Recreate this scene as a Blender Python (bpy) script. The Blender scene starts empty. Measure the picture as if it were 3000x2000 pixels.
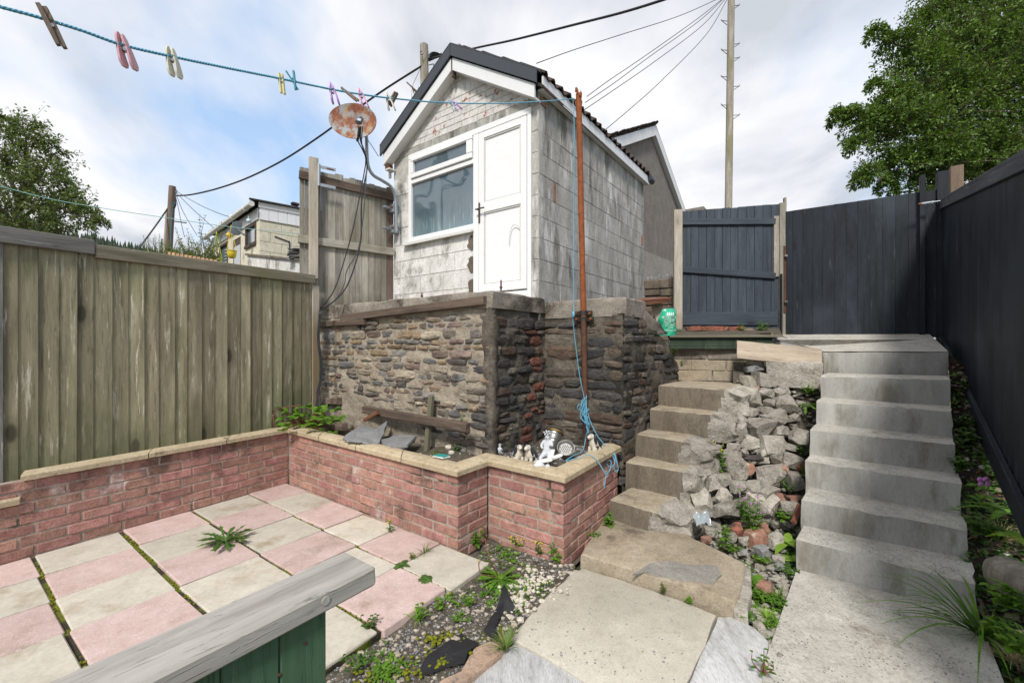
import bpy, bmesh, math, random
import numpy as np
from mathutils import Vector, Matrix, noise

SC = bpy.context.scene
COL = SC.collection
R = math.radians
V3 = Vector

# ---------------------------------------------------------------- camera
CAM_H = 1.45
cam_d = bpy.data.cameras.new('camera')
cam = bpy.data.objects.new('camera', cam_d)
COL.objects.link(cam)
cam.location = (0, 0, CAM_H)
cam.rotation_euler = (R(90), 0, 0)
cam_d.sensor_width = 36.0
cam_d.sensor_fit = 'HORIZONTAL'
cam_d.lens = 36.0 * 960 / 2352
cam_d.shift_y = 6 / 2352
cam_d.clip_start = 0.05
cam_d.clip_end = 3000
SC.camera = cam

# ---------------------------------------------------------------- sky, sun, exposure
SUN_EL, SUN_AZ = R(47), R(193)      # azimuth clockwise from +Y: from behind the camera, a little to the left
world = bpy.data.worlds.new('World')
SC.world = world
world.use_nodes = True
wt = world.node_tree
wt.nodes.clear()
def wn(t, **k):
    n = wt.nodes.new(t)
    for a, b in k.items():
        setattr(n, a, b)
    return n
w_out = wn('ShaderNodeOutputWorld')
w_bg = wn('ShaderNodeBackground')
w_bg.inputs['Strength'].default_value = 0.1
w_sky = wn('ShaderNodeTexSky', sky_type='NISHITA')
w_sky.sun_disc = False
w_sky.sun_elevation = SUN_EL
w_sky.sun_rotation = SUN_AZ
w_sky.air_density = 1.0
w_sky.dust_density = 0.6
w_sky.ozone_density = 2.0
w_tc = wn('ShaderNodeTexCoord')
w_sep = wn('ShaderNodeSeparateXYZ')
wt.links.new(w_tc.outputs['Generated'], w_sep.inputs[0])
def wmath(op, a, b=None, clamp=False):
    n = wn('ShaderNodeMath', operation=op)
    n.use_clamp = clamp
    for i, x in enumerate((a, b)):
        if x is None: continue
        if isinstance(x, (int, float)): n.inputs[i].default_value = x
        else: wt.links.new(x, n.inputs[i])
    return n.outputs[0]
zc = wmath('MAXIMUM', w_sep.outputs[2], 0.0)
zd = wmath('ADD', zc, 0.28)
cx_ = wmath('DIVIDE', w_sep.outputs[0], zd)
cy_ = wmath('DIVIDE', w_sep.outputs[1], zd)
w_cmb = wn('ShaderNodeCombineXYZ')
wt.links.new(cx_, w_cmb.inputs[0]); wt.links.new(cy_, w_cmb.inputs[1])
def wnoise(scale, detail, rough, off, dist=0.0, rot=0.0, sc=(1, 1, 1)):
    m = wn('ShaderNodeMapping')
    m.inputs['Location'].default_value = off
    m.inputs['Rotation'].default_value = (0, 0, rot)
    m.inputs['Scale'].default_value = sc
    wt.links.new(w_cmb.outputs[0], m.inputs[0])
    n = wn('ShaderNodeTexNoise')
    n.inputs['Scale'].default_value = scale
    n.inputs['Detail'].default_value = detail
    n.inputs['Roughness'].default_value = rough
    n.inputs['Distortion'].default_value = dist
    wt.links.new(m.outputs[0], n.inputs['Vector'])
    return n.outputs[0]
def wramp(f, stops):
    n = wn('ShaderNodeValToRGB')
    cr = n.color_ramp
    while len(cr.elements) < len(stops): cr.elements.new(0.5)
    for e, (p, c) in zip(cr.elements, stops):
        e.position = p; e.color = (*c, 1)
    wt.links.new(f, n.inputs[0])
    return n.outputs[0]
def wmix(f, a, b, blend='MIX'):
    n = wn('ShaderNodeMix', data_type='RGBA', blend_type=blend)
    for s, x in ((0, f), (6, a), (7, b)):
        if isinstance(x, tuple): n.inputs[s].default_value = (*x, 1)
        elif isinstance(x, (int, float)): n.inputs[s].default_value = x
        else: wt.links.new(x, n.inputs[s])
    return n.outputs[2]
# cloud cover with a few blue gaps, then soft grey bellies
low_ = wmath('MULTIPLY', wmath('SUBTRACT', 0.5, zc, True), 0.14)
cov = wramp(wmath('ADD', wnoise(1.0, 6, 0.52, (11.7, 3.9, 0.0), 0.35, R(38), (1.0, 0.5, 1)), low_), [(0.36, (0, 0, 0)), (0.53, (1, 1, 1))])
belly = wnoise(1.7, 6, 0.52, (7.1, 2.3, 4.0), 0.25, R(30), (1.0, 0.7, 1))
CLOUD_W = 3.75
cloud = wramp(belly, [(0.40, (0.66 * CLOUD_W, 0.70 * CLOUD_W, 0.765 * CLOUD_W)), (0.485, (0.88 * CLOUD_W, 0.90 * CLOUD_W, 0.96 * CLOUD_W)), (0.56, (1.04 * CLOUD_W, 1.04 * CLOUD_W, 1.06 * CLOUD_W))])
blue = wmix(0.7, w_sky.outputs[0], (2.0, 2.75, 3.8))
w_col = wmix(cov, blue, cloud)
wt.links.new(w_col, w_bg.inputs['Color'])
wt.links.new(w_bg.outputs[0], w_out.inputs['Surface'])

sun_d = bpy.data.lights.new('sun', 'SUN')
sun_d.energy = 1.5
sun_d.angle = R(10)
sun_d.color = (1.0, 0.955, 0.89)
sun = bpy.data.objects.new('sun', sun_d)
COL.objects.link(sun)
_sd = V3((math.sin(SUN_AZ) * math.cos(SUN_EL), math.cos(SUN_AZ) * math.cos(SUN_EL), math.sin(SUN_EL)))
sun.rotation_euler = _sd.to_track_quat('Z', 'Y').to_euler()
sun.location = _sd * 30

SC.view_settings.view_transform = 'Standard'
SC.view_settings.look = 'None'
SC.view_settings.gamma = 1
SC.view_settings.exposure = 1.36
SC.view_settings.use_curve_mapping = False
SC.cycles.max_bounces = 6
SC.cycles.transparent_max_bounces = 8

# ---------------------------------------------------------------- survey helpers: sight lines meeting a height, a distance or a wall
FPX, CXP, CYP = 960.0, 1176.0, 790.0
def G(u, v, z=0.0):
    Y = (CAM_H - z) * FPX / (v - CYP)
    return V3(((u - CXP) * Y / FPX, Y, z))
def D(u, v, Y):
    return V3(((u - CXP) * Y / FPX, Y, CAM_H - (v - CYP) * Y / FPX))
def PLt(u, p, d):
    k = (u - CXP) / FPX
    return (k * p[1] - p[0]) / (d[0] - k * d[1])
def PL(u, v, p, d):
    t = PLt(u, p, d)
    Y = p[1] + d[1] * t
    return V3((p[0] + d[0] * t, Y, CAM_H - (v - CYP) * Y / FPX))
def nz(p, s=1.0, seed=0.0):
    return noise.noise(V3((p[0] * s + seed * 7.31, p[1] * s + seed * 3.17, p[2] * s - seed * 5.7)))

# ---------------------------------------------------------------- mesh builder
BOXF = [(0, 3, 2, 1), (4, 5, 6, 7), (0, 1, 5, 4), (1, 2, 6, 5), (2, 3, 7, 6), (3, 0, 4, 7)]
class MB:
    def __init__(s):
        s.v = []; s.f = []; s.m = []
    def add(s, vs, fs, mi=0):
        o = len(s.v)
        s.v.extend([tuple(x) for x in vs])
        s.f.extend([tuple(i + o for i in f) for f in fs])
        s.m.extend([mi] * len(fs))
        return s
    def box(s, c, size, M=None, mi=0):
        hx, hy, hz = size[0] / 2, size[1] / 2, size[2] / 2
        vs = [V3((a, b, d)) for d in (-hz, hz) for a, b in ((-hx, -hy), (hx, -hy), (hx, hy), (-hx, hy))]
        c = V3(c)
        vs = [(M @ x + c) if M is not None and len(M) == 3 else x + c for x in vs]
        return s.add(vs, BOXF, mi)
    def hexa(s, b, t, mi=0):
        return s.add(list(b) + list(t), BOXF, mi)
    def chamfer(s, size, c=0.004, org=(0, 0, 0), jit=0.0, seed=0, M=None, mi=0):
        """box with chamfered edges; 24 corners"""
        hx, hy, hz = size[0] / 2, size[1] / 2, size[2] / 2
        rr = random.Random(seed)
        idx = {}; vs = []
        for sx in (-1, 1):
            for sy in (-1, 1):
                for sz in (-1, 1):
                    j = V3((rr.uniform(-jit, jit), rr.uniform(-jit, jit), rr.uniform(-jit, jit)))
                    for ax in range(3):
                        p = [sx * hx, sy * hy, sz * hz]
                        for k, sg in enumerate((sx, sy, sz)):
                            if k != ax: p[k] -= sg * c
                        q = V3(p) + j + V3(org)
                        idx[(sx, sy, sz, ax)] = len(vs)
                        vs.append(M @ q if M is not None else q)
        fs = []
        S = (-1, 1)
        def q(*k): fs.append(tuple(idx[x] for x in k))
        for s1 in S:
            q((s1, -1, -1, 0), (s1, 1, -1, 0), (s1, 1, 1, 0), (s1, -1, 1, 0))
            q((-1, s1, -1, 1), (1, s1, -1, 1), (1, s1, 1, 1), (-1, s1, 1, 1))
            q((-1, -1, s1, 2), (1, -1, s1, 2), (1, 1, s1, 2), (-1, 1, s1, 2))
        for a in S:
            for b in S:
                q((a, b, -1, 0), (a, b, 1, 0), (a, b, 1, 1), (a, b, -1, 1))
                q((a, -1, b, 0), (a, 1, b, 0), (a, 1, b, 2), (a, -1, b, 2))
                q((-1, a, b, 1), (1, a, b, 1), (1, a, b, 2), (-1, a, b, 2))
                for d in S:
                    if (a, b, d) not in (): pass
        for a in S:
            for b in S:
                for d in S:
                    q((a, b, d, 0), (a, b, d, 1), (a, b, d, 2))
        return s.add(vs, fs, mi)
    def tube(s, pts, r, n=8, cap=True, mi=0):
        pts = [V3(p) for p in pts]
        m = len(pts)
        rs = r if isinstance(r, (list, tuple)) else [r] * m
        t0 = (pts[1] - pts[0]).normalized()
        up = V3((0, 0, 1)) if abs(t0.z) < 0.9 else V3((1, 0, 0))
        a = t0.cross(up).normalized()
        vs = []
        for i, p in enumerate(pts):
            t = (pts[min(i + 1, m - 1)] - pts[max(i - 1, 0)])
            if t.length < 1e-9: t = t0.copy()
            t.normalize()
            a = (a - t * a.dot(t))
            if a.length < 1e-6: a = t.orthogonal()
            a.normalize()
            b = t.cross(a)
            for k in range(n):
                an = 2 * math.pi * k / n
                vs.append(p + (a * math.cos(an) + b * math.sin(an)) * rs[i])
        fs = [(i * n + k, i * n + (k + 1) % n, (i + 1) * n + (k + 1) % n, (i + 1) * n + k) for i in range(m - 1) for k in range(n)]
        if cap:
            fs.append(tuple(range(n - 1, -1, -1)))
            fs.append(tuple((m - 1) * n + k for k in range(n)))
        return s.add(vs, fs, mi)
    def lathe(s, prof, n=20, M=None, mi=0):
        vs = []; m = len(prof)
        for r, z in prof:
            for k in range(n):
                a = 2 * math.pi * k / n
                p = V3((r * math.cos(a), r * math.sin(a), z))
                vs.append(M @ p if M is not None else p)
        fs = [(i * n + k, i * n + (k + 1) % n, (i + 1) * n + (k + 1) % n, (i + 1) * n + k) for i in range(m - 1) for k in range(n)]
        return s.add(vs, fs, mi)
    def prism(s, poly, off, mi=0):
        """poly: 3D points of a flat face, extruded by the vector off"""
        n = len(poly)
        a = [V3(p) for p in poly]
        b = [p + V3(off) for p in a]
        fs = [tuple(range(n)), tuple(range(2 * n - 1, n - 1, -1))]
        fs += [(i, i + n, (i + 1) % n + n, (i + 1) % n) for i in range(n)]
        return s.add(a + b, fs, mi)
    def blob(s, c, size, amp=0.25, fr=1.3, seed=0, n=2, flat=0.0, M=None, mi=0):
        """irregular lump: subdivided octahedral ball pushed about by noise"""
        vs, fs = ICO[n]
        out = []
        for p in vs:
            d = 1 + amp * noise.noise(p * fr + V3((seed * 3.7, seed * 1.3, seed * 9.1)))
            q = p * d
            q = V3((q.x * size[0], q.y * size[1], q.z * size[2]))
            if M is not None: q = M @ q
            out.append(q + V3(c))
        return s.add(out, fs, mi)
    def build(s, name, mats, parent=None, smooth=False, M=None, fix=False, auto=None):
        me = bpy.data.meshes.new(name)
        me.from_pydata(s.v, [], s.f)
        if not isinstance(mats, (list, tuple)): mats = [mats]
        for m in mats: me.materials.append(m)
        if len(mats) > 1: me.polygons.foreach_set('material_index', s.m)
        if smooth: me.polygons.foreach_set('use_smooth', [True] * len(me.polygons))
        if fix:
            bm = bmesh.new(); bm.from_mesh(me)
            bmesh.ops.recalc_face_normals(bm, faces=bm.faces)
            bm.to_mesh(me); bm.free()
        if auto: me.set_sharp_from_angle(angle=R(auto))
        me.update()
        return put(name, me, parent, M)
def _ico():
    out = {}
    for n in (1, 2, 3):
        bm = bmesh.new()
        bmesh.ops.create_icosphere(bm, subdivisions=n, radius=1)
        bm.verts.ensure_lookup_table()
        out[n] = ([v.co.copy() for v in bm.verts], [tuple(v.index for v in f.verts) for f in bm.faces])
        bm.free()
    return out
ICO = _ico()
def put(name, me, parent=None, M=None):
    o = bpy.data.objects.new(name, me)
    COL.objects.link(o)
    if M is not None: o.matrix_basis = M
    if parent is not None:
        o.parent = parent
        o.matrix_parent_inverse = Matrix.Translation(-ROOTLOC[parent.name]) if parent.name in ROOTLOC else Matrix.Identity(4)
    return o
ROOTLOC = {}
def tag(o, label=None, cat=None, group=None, kind=None):
    if label: o['label'] = label
    if cat: o['category'] = cat
    if group: o['group'] = group
    if kind: o['kind'] = kind
    return o
def thing(name, label, cat, loc=(0, 0, 0), group=None):
    o = bpy.data.objects.new(name, None)
    o.empty_display_size = 0.1
    COL.objects.link(o)
    o.location = loc
    ROOTLOC[o.name] = V3(loc)
    return tag(o, label, cat, group)
def sub(o, parent):
    """make o a sub-part of a part that sits at the world origin of its thing"""
    o.parent = parent
    o.matrix_parent_inverse = parent.matrix_basis.inverted()
    return o
def frame(o, x, y, z):
    M = Matrix((V3(x), V3(y), V3(z))).transposed().to_4x4()
    M.translation = V3(o)
    return M
def plank(name, p0, p1, w, t, nrm, mat, parent=None, ch=0.003, w1=None, cut0=0.0, cut1=0.0, wedge=None, jit=0.0, seed=0):
    """board whose length runs from p0 to p1 (centre line of its back face), w wide, t thick towards nrm; built along its own z"""
    p0, p1 = V3(p0), V3(p1)
    z = (p1 - p0); L = z.length; z.normalize()
    y = V3(nrm); y = (y - z * y.dot(z)).normalized()
    x = y.cross(z)
    mb = MB()
    h0, h1 = w / 2, (w1 or w) / 2
    tl, tr = wedge if wedge else (t, t)
    c = ch
    rr = random.Random(seed)
    def j(): return rr.uniform(-jit, jit)
    rows = []
    for zz, hh, ct in ((0, h0, cut0), (L, h1, cut1)):
        sl = ct * 2 * hh
        rows.append([(-hh, 0, zz), (hh, 0, zz + sl), (hh, tr - c, zz + sl + j()), (hh - c, tr, zz + sl + j()), (-hh + c, tl, zz + j()), (-hh, tl - c, zz + j())])
    vs = rows[0] + rows[1]
    fs = [(5, 4, 3, 2, 1, 0), (6, 7, 8, 9, 10, 11)] + [(i, (i + 1) % 6, (i + 1) % 6 + 6, i + 6) for i in range(6)]
    mb.add(vs, fs)
    return mb.build(name, mat, parent, M=frame(p0, x, y, z))

def clip(poly, a, b, c):
    """keep the part of a 2D polygon with a*x+b*y <= c"""
    out = []
    n = len(poly)
    for i in range(n):
        p, q = poly[i], poly[(i + 1) % n]
        dp, dq = a * p[0] + b * p[1] - c, a * q[0] + b * q[1] - c
        if dp <= 0: out.append(p)
        if dp * dq < 0:
            t = dp / (dp - dq)
            out.append((p[0] + (q[0] - p[0]) * t, p[1] + (q[1] - p[1]) * t))
    return out
def area(p):
    return abs(sum(p[i][0] * p[(i + 1) % len(p)][1] - p[(i + 1) % len(p)][0] * p[i][1] for i in range(len(p)))) / 2
def smoothpts(pts, n=8):
    """Catmull-Rom through points"""
    pts = [V3(p) for p in pts]
    P = [pts[0] * 2 - pts[1]] + pts + [pts[-1] * 2 - pts[-2]]
    out = []
    for i in range(1, len(P) - 2):
        for k in range(n):
            t = k / n
            a, b, c, d = P[i - 1], P[i], P[i + 1], P[i + 2]
            out.append(0.5 * ((2 * b) + (c - a) * t + (2 * a - 5 * b + 4 * c - d) * t * t + (3 * b - a - 3 * c + d) * t ** 3))
    out.append(pts[-1])
    return out

# ---------------------------------------------------------------- materials
class NT:
    def __init__(s, name):
        s.mat = bpy.data.materials.new(name)
        s.mat.use_nodes = True
        s.t = s.mat.node_tree
        s.t.nodes.clear()
        s.o = s.t.nodes.new('ShaderNodeOutputMaterial')
        s._c = {}
    def n(s, t, **k):
        n = s.t.nodes.new(t)
        for a, b in k.items(): setattr(n, a, b)
        return n
    def set(s, sock, x):
        if x is None: return
        if isinstance(x, tuple):
            sock.default_value = (*x, 1) if len(sock.default_value) == 4 and len(x) == 3 else x
        elif isinstance(x, (int, float)): sock.default_value = x
        else: s.t.links.new(x, sock)
    def pos(s):
        if 'p' not in s._c: s._c['p'] = s.n('ShaderNodeNewGeometry')
        return s._c['p'].outputs['Position']
    def obj(s):
        if 'o' not in s._c: s._c['o'] = s.n('ShaderNodeTexCoord')
        return s._c['o'].outputs['Object']
    def info(s, k):
        if 'i' not in s._c: s._c['i'] = s.n('ShaderNodeObjectInfo')
        return s._c['i'].outputs[k]
    def math(s, op, a, b=None, clamp=False):
        n = s.n('ShaderNodeMath', operation=op); n.use_clamp = clamp
        s.set(n.inputs[0], a); s.set(n.inputs[1], b)
        return n.outputs[0]
    def shifted(s, vec, k=37.0):
        """vec moved by the object's own random number, so that alike pieces differ"""
        m = s.math('MULTIPLY', s.info('Random'), k)
        n = s.n('ShaderNodeVectorMath', operation='ADD')
        s.set(n.inputs[0], vec); s.set(n.inputs[1], m)
        return n.outputs[0]
    def scl(s, vec, sc, loc=(0, 0, 0), rot=(0, 0, 0)):
        n = s.n('ShaderNodeMapping')
        s.set(n.inputs[0], vec)
        n.inputs['Location'].default_value = loc
        n.inputs['Rotation'].default_value = rot
        n.inputs['Scale'].default_value = sc
        return n.outputs[0]
    def noise(s, vec, scale, detail=4, rough=0.55, dist=0.0):
        n = s.n('ShaderNodeTexNoise')
        s.set(n.inputs['Vector'], vec)
        n.inputs['Scale'].default_value = scale
        n.inputs['Detail'].default_value = detail
        n.inputs['Roughness'].default_value = rough
        n.inputs['Distortion'].default_value = dist
        return n.outputs[0]
    def voro(s, vec, scale, feature='F1', out=0):
        n = s.n('ShaderNodeTexVoronoi', feature=feature)
        s.set(n.inputs['Vector'], vec)
        n.inputs['Scale'].default_value = scale
        return n.outputs[out]
    def step(s, f, a, b):
        n = s.n('ShaderNodeMapRange', interpolation_type='SMOOTHSTEP')
        s.set(n.inputs[0], f); n.inputs[1].default_value = a; n.inputs[2].default_value = b
        return n.outputs[0]
    def ramp(s, f, stops):
        n = s.n('ShaderNodeValToRGB')
        cr = n.color_ramp
        while len(cr.elements) < len(stops): cr.elements.new(0.5)
        for e, (p, c) in zip(cr.elements, stops):
            e.position = p; e.color = (*c, 1)
        s.set(n.inputs[0], f)
        return n.outputs[0]
    def mix(s, f, a, b, blend='MIX'):
        n = s.n('ShaderNodeMix', data_type='RGBA', blend_type=blend)
        s.set(n.inputs[0], f); s.set(n.inputs[6], a); s.set(n.inputs[7], b)
        return n.outputs[2]
    def vary(s, col, amount, hue=0.0):
        """value changed by the object's own random number"""
        n = s.n('ShaderNodeHueSaturation')
        v = s.math('MULTIPLY_ADD', s.info('Random'), 2 * amount); v.node.inputs[2].default_value = 1 - amount
        s.set(n.inputs['Value'], v); s.set(n.inputs['Color'], col)
        if hue:
            r2 = s.math('FRACT', s.math('MULTIPLY', s.info('Random'), 13.7))
            h = s.math('MULTIPLY_ADD', r2, 2 * hue); h.node.inputs[2].default_value = 0.5 - hue
            s.set(n.inputs['Hue'], h)
        return n.outputs[0]
    def bump(s, h, strength=0.3, dist=0.01, nrm=None):
        n = s.n('ShaderNodeBump')
        n.inputs['Strength'].default_value = strength
        n.inputs['Distance'].default_value = dist
        s.set(n.inputs['Height'], h)
        if nrm is not None: s.set(n.inputs['Normal'], nrm)
        return n.outputs[0]
    def done(s, col, rough=0.85, nrm=None, metal=0.0, spec=0.35, **kw):
        b = s.n('ShaderNodeBsdfPrincipled')
        s.set(b.inputs['Base Color'], col); s.set(b.inputs['Roughness'], rough)
        s.set(b.inputs['Metallic'], metal)
        b.inputs['Specular IOR Level'].default_value = spec
        if nrm is not None: s.set(b.inputs['Normal'], nrm)
        for k, x in kw.items(): s.set(b.inputs[k.replace('_', ' ')], x)
        s.t.links.new(b.outputs[0], s.o.inputs[0])
        return s.mat

def plain(name, col, rough=0.5, metal=0.0, spec=0.4, var=0.0, bump=0.0, bs=60):
    m = NT(name)
    c = col
    f = m.noise(m.pos(), 14, 4, 0.6)
    c = m.mix(m.math('MULTIPLY', f, 0.5), col, tuple(x * 0.72 for x in col))
    if var: c = m.vary(c, var)
    nb = m.bump(m.noise(m.pos(), bs, 4), bump, 0.004) if bump else None
    return m.done(c, rough, nb, metal, spec)

def mineral(name, c1, c2, sc=6, stain=None, st=(0.55, 0.7), stsc=2.5, speck=None, spk=(0.0, 0.12), spsc=120, pale=None, pl=(0.62, 0.72), plsc=5,
            var=0.12, hue=0.0, bump=0.4, bsc=60, bd=0.004, rough=0.9, stretch=(1, 1, 1), big=None, objcol=False, con=1.0):
    """stone, concrete, render, brick: two tones, a stain, pale bloom, embedded specks and fine relief"""
    m = NT(name)
    p = m.pos() if stretch == (1, 1, 1) else m.scl(m.pos(), stretch)
    q = m.shifted(m.pos(), 11.0)
    f = m.noise(p, sc, 6, 0.62)
    if objcol:
        base = m.info('Color')
        col = m.mix(m.step(f, 0.3, 0.7), m.mix(1.0, base, c1, 'MULTIPLY'), m.mix(1.0, base, c2, 'MULTIPLY'))
    else:
        col = m.ramp(f, [(0.3, c1), (0.7, c2)])
    if pale is not None:
        g = m.noise(p, plsc, 6, 0.65)
        col = m.mix(m.step(g, *pl), col, pale)
    if stain is not None:
        g = m.noise(m.scl(p, (1, 1, 1), (4.2, 1.1, 7.7)), stsc, 6, 0.68)
        col = m.mix(m.step(g, *st), col, stain)
    if speck is not None:
        d = m.voro(q, spsc)
        g = m.noise(p, spsc * 0.12, 2)
        k = m.math('MULTIPLY', m.math('SUBTRACT', 1.0, m.step(d, *spk)), m.step(g, 0.45, 0.6))
        col = m.mix(k, col, speck)
    fine = m.noise(p, bsc * 1.5, 4, 0.75)
    col = m.mix(m.math('MULTIPLY', m.step(fine, 0.42, 0.68), 0.65 * con), col, m.mix(1.0, col, (0.55, 0.54, 0.52), 'MULTIPLY'))
    mid = m.noise(m.scl(p, (1, 1, 1), (2.3, 9.1, 4.4)), bsc * 0.33, 5, 0.7)
    col = m.mix(m.math('MULTIPLY', m.step(mid, 0.48, 0.68), 0.5 * con), col, m.mix(1.0, col, (0.62, 0.60, 0.57), 'MULTIPLY'))
    col = m.mix(m.math('MULTIPLY', m.step(mid, 0.46, 0.30), 0.45 * con), col, m.mix(1.0, col, (1.3, 1.29, 1.27), 'MULTIPLY'))
    if var: col = m.vary(col, var, hue)
    h = m.math('ADD', m.noise(p, bsc, 5, 0.65), m.math('MULTIPLY', m.noise(p, bsc * 0.25, 3), big or 0.6))
    return m.done(col, rough, m.bump(h, bump, bd), spec=0.25)

def wood(name, c1, c2, flake=None, fl=(0.56, 0.66), algae=None, al=(0.5, 0.7), knot=0.8, var=0.15, bump=0.35, rough=0.85, gsc=26, damp=None, dampz=(0.4, 1.0)):
    """weathered timber: grain along the board's own length, knots, flaking pale streaks, algae, damp foot"""
    m = NT(name)
    p = m.shifted(m.obj(), 23.0)
    wob = m.noise(m.scl(p, (4, 4, 0.9)), 1.6, 3)
    pw = m.n('ShaderNodeVectorMath', operation='ADD')
    m.set(pw.inputs[0], m.scl(p, (1, 1, 0.045))); m.set(pw.inputs[1], m.math('MULTIPLY', wob, 0.09))
    g = m.noise(pw.outputs[0], gsc, 5, 0.62)
    g2 = m.noise(m.scl(p, (1, 1, 0.16)), 7, 4, 0.6)
    col = m.ramp(m.math('ADD', m.math('MULTIPLY', g, 0.6), m.math('MULTIPLY', g2, 0.4)), [(0.33, c2), (0.66, c1)])
    line = m.step(m.noise(pw.outputs[0], gsc * 3.5, 3, 0.7), 0.55, 0.75)
    col = m.mix(m.math('MULTIPLY', line, 0.75), col, tuple(x * 0.4 for x in c2))
    broad = m.noise(m.scl(p, (1, 1, 0.10)), 13, 5, 0.7)
    col = m.mix(m.math('MULTIPLY', m.step(broad, 0.5, 0.66), 0.5), col, tuple(x * 0.6 for x in c2))
    col = m.mix(m.math('MULTIPLY', m.step(broad, 0.47, 0.33), 0.4), col, tuple(min(1, x * 1.35) for x in c1))
    if algae is not None:
        a = m.noise(m.scl(m.pos(), (1, 1, 0.6)), 1.4, 4)
        col = m.mix(m.math('MULTIPLY', m.step(a, *al), 0.8), col, algae)
    if flake is not None:
        fz = m.noise(m.scl(p, (1, 1, 0.075)), 30, 5, 0.7)
        fm = m.noise(m.scl(p, (1, 1, 0.5)), 4, 3)
        k = m.math('MULTIPLY', m.step(fz, *fl), m.step(fm, 0.40, 0.55))
        col = m.mix(k, col, flake)
    if damp is not None:
        sz = m.n('ShaderNodeSeparateXYZ'); m.set(sz.inputs[0], m.pos())
        zz = m.math('ADD', sz.outputs[2], m.math('MULTIPLY', m.noise(m.pos(), 5, 4), 0.7))
        col = m.mix(m.math('MULTIPLY', m.math('SUBTRACT', 1.0, m.step(zz, dampz[0] + 0.35, dampz[1] + 0.35)), 0.75), col, damp)
    if knot:
        vk = m.voro(m.scl(p, (1, 1, 0.42)), 3.1)
        ring = m.step(vk, 0.115, 0.06)
        col = m.mix(m.math('MULTIPLY', ring, knot), col, tuple(x * 0.3 for x in c2))
        halo = m.math('MULTIPLY', m.step(vk, 0.2, 0.12), 0.3)
        col = m.mix(halo, col, tuple(x * 0.62 for x in c2))
    col = m.vary(col, var, 0.012)
    return m.done(col, rough, m.bump(m.math('ADD', g, m.math('MULTIPLY', line, 0.6)), bump, 0.003), spec=0.25)

def leafmat(name, c1, c2, trans=0.35, rough=0.58):
    m = NT(name)
    f = m.noise(m.pos(), 7, 4, 0.6)
    wn_ = m.n('ShaderNodeTexWhiteNoise', noise_dimensions='3D')
    q = m.n('ShaderNodeVectorMath', operation='SNAP'); m.set(q.inputs[0], m.pos()); q.inputs[1].default_value = (0.06, 0.06, 0.06)
    m.set(wn_.inputs[0], q.outputs[0])
    col = m.ramp(m.math('ADD', m.math('ADD', m.math('MULTIPLY', f, 0.35), m.math('MULTIPLY', m.noise(m.pos(), 1.7, 3), 0.35)), m.math('MULTIPLY', wn_.outputs[0], 0.3)), [(0.3, c1), (0.72, c2)])
    b = m.n('ShaderNodeBsdfPrincipled')
    m.set(b.inputs['Base Color'], col); b.inputs['Roughness'].default_value = rough
    b.inputs['Specular IOR Level'].default_value = 0.4
    t = m.n('ShaderNodeBsdfTranslucent'); m.set(t.inputs[0], m.mix(1.0, col, (1.5, 1.5, 0.6), 'MULTIPLY'))
    x = m.n('ShaderNodeMixShader'); x.inputs[0].default_value = trans
    m.t.links.new(b.outputs[0], x.inputs[1]); m.t.links.new(t.outputs[0], x.inputs[2])
    m.t.links.new(x.outputs[0], m.o.inputs[0])
    return m.mat

MT = {}
MT['brick'] = mineral('pink_brick', (0.345, 0.172, 0.14), (0.46, 0.262, 0.215), sc=14, stain=(0.15, 0.09, 0.075), st=(0.50, 0.70), stsc=3.0, pale=(0.56, 0.47, 0.44), pl=(0.59, 0.72), plsc=4.5, var=0.2, hue=0.012, bump=0.9, bsc=75, bd=0.006)
MT['mortar'] = mineral('wall_mortar', (0.35, 0.285, 0.235), (0.44, 0.37, 0.315), sc=9, stain=(0.08, 0.075, 0.05), st=(0.5, 0.68), stsc=4, pale=(0.6, 0.58, 0.55), pl=(0.66, 0.72), plsc=6, var=0, bump=0.6, bsc=90)
MT['coping'] = mineral('sandy_coping', (0.42, 0.335, 0.215), (0.54, 0.45, 0.31), sc=8, stain=(0.16, 0.13, 0.085), st=(0.56, 0.74), stsc=9, speck=(0.62, 0.56, 0.46), spsc=90, spk=(0.1, 0.3), var=0.07, bump=0.6, bsc=80)
MT['slab_pink'] = mineral('pink_paving', (0.50, 0.36, 0.325), (0.58, 0.45, 0.42), sc=5, stain=(0.34, 0.255, 0.21), st=(0.50, 0.76), stsc=3.0, speck=(0.82, 0.72, 0.68), spsc=150, spk=(0.12, 0.34), var=0.11, bump=0.35, bsc=50, con=.45)
MT['slab_cream'] = mineral('cream_paving', (0.46, 0.42, 0.35), (0.58, 0.54, 0.46), sc=4, stain=(0.36, 0.29, 0.20), st=(0.50, 0.74), stsc=3.0, speck=(0.24, 0.22, 0.2), spsc=90, spk=(0.04, 0.1), var=0.10, bump=0.45, bsc=22, bd=0.005, con=.4)
MT['joint'] = mineral('mossy_joint', (0.035, 0.03, 0.022), (0.06, 0.052, 0.035), sc=9, stain=(0.13, 0.15, 0.015), st=(0.47, 0.58), stsc=4.5, var=0, bump=0.9, bsc=60, bd=0.01)
MT['soil'] = mineral('garden_soil', (0.06, 0.052, 0.04), (0.155, 0.132, 0.102), sc=16, stain=(0.10, 0.115, 0.02), st=(0.56, 0.68), stsc=3, speck=(0.34, 0.31, 0.27), spsc=60, spk=(0.1, 0.25), var=0, bump=1.0, bsc=45, bd=0.015)
MT['litter'] = mineral('dark_leaf_litter', (0.02, 0.016, 0.012), (0.055, 0.043, 0.032), sc=22, stain=(0.03, 0.04, 0.012), st=(0.55, 0.68), stsc=4, speck=(0.2, 0.18, 0.15), spsc=45, spk=(0.08, 0.2), var=0, bump=1.0, bsc=40, bd=0.02)
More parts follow.
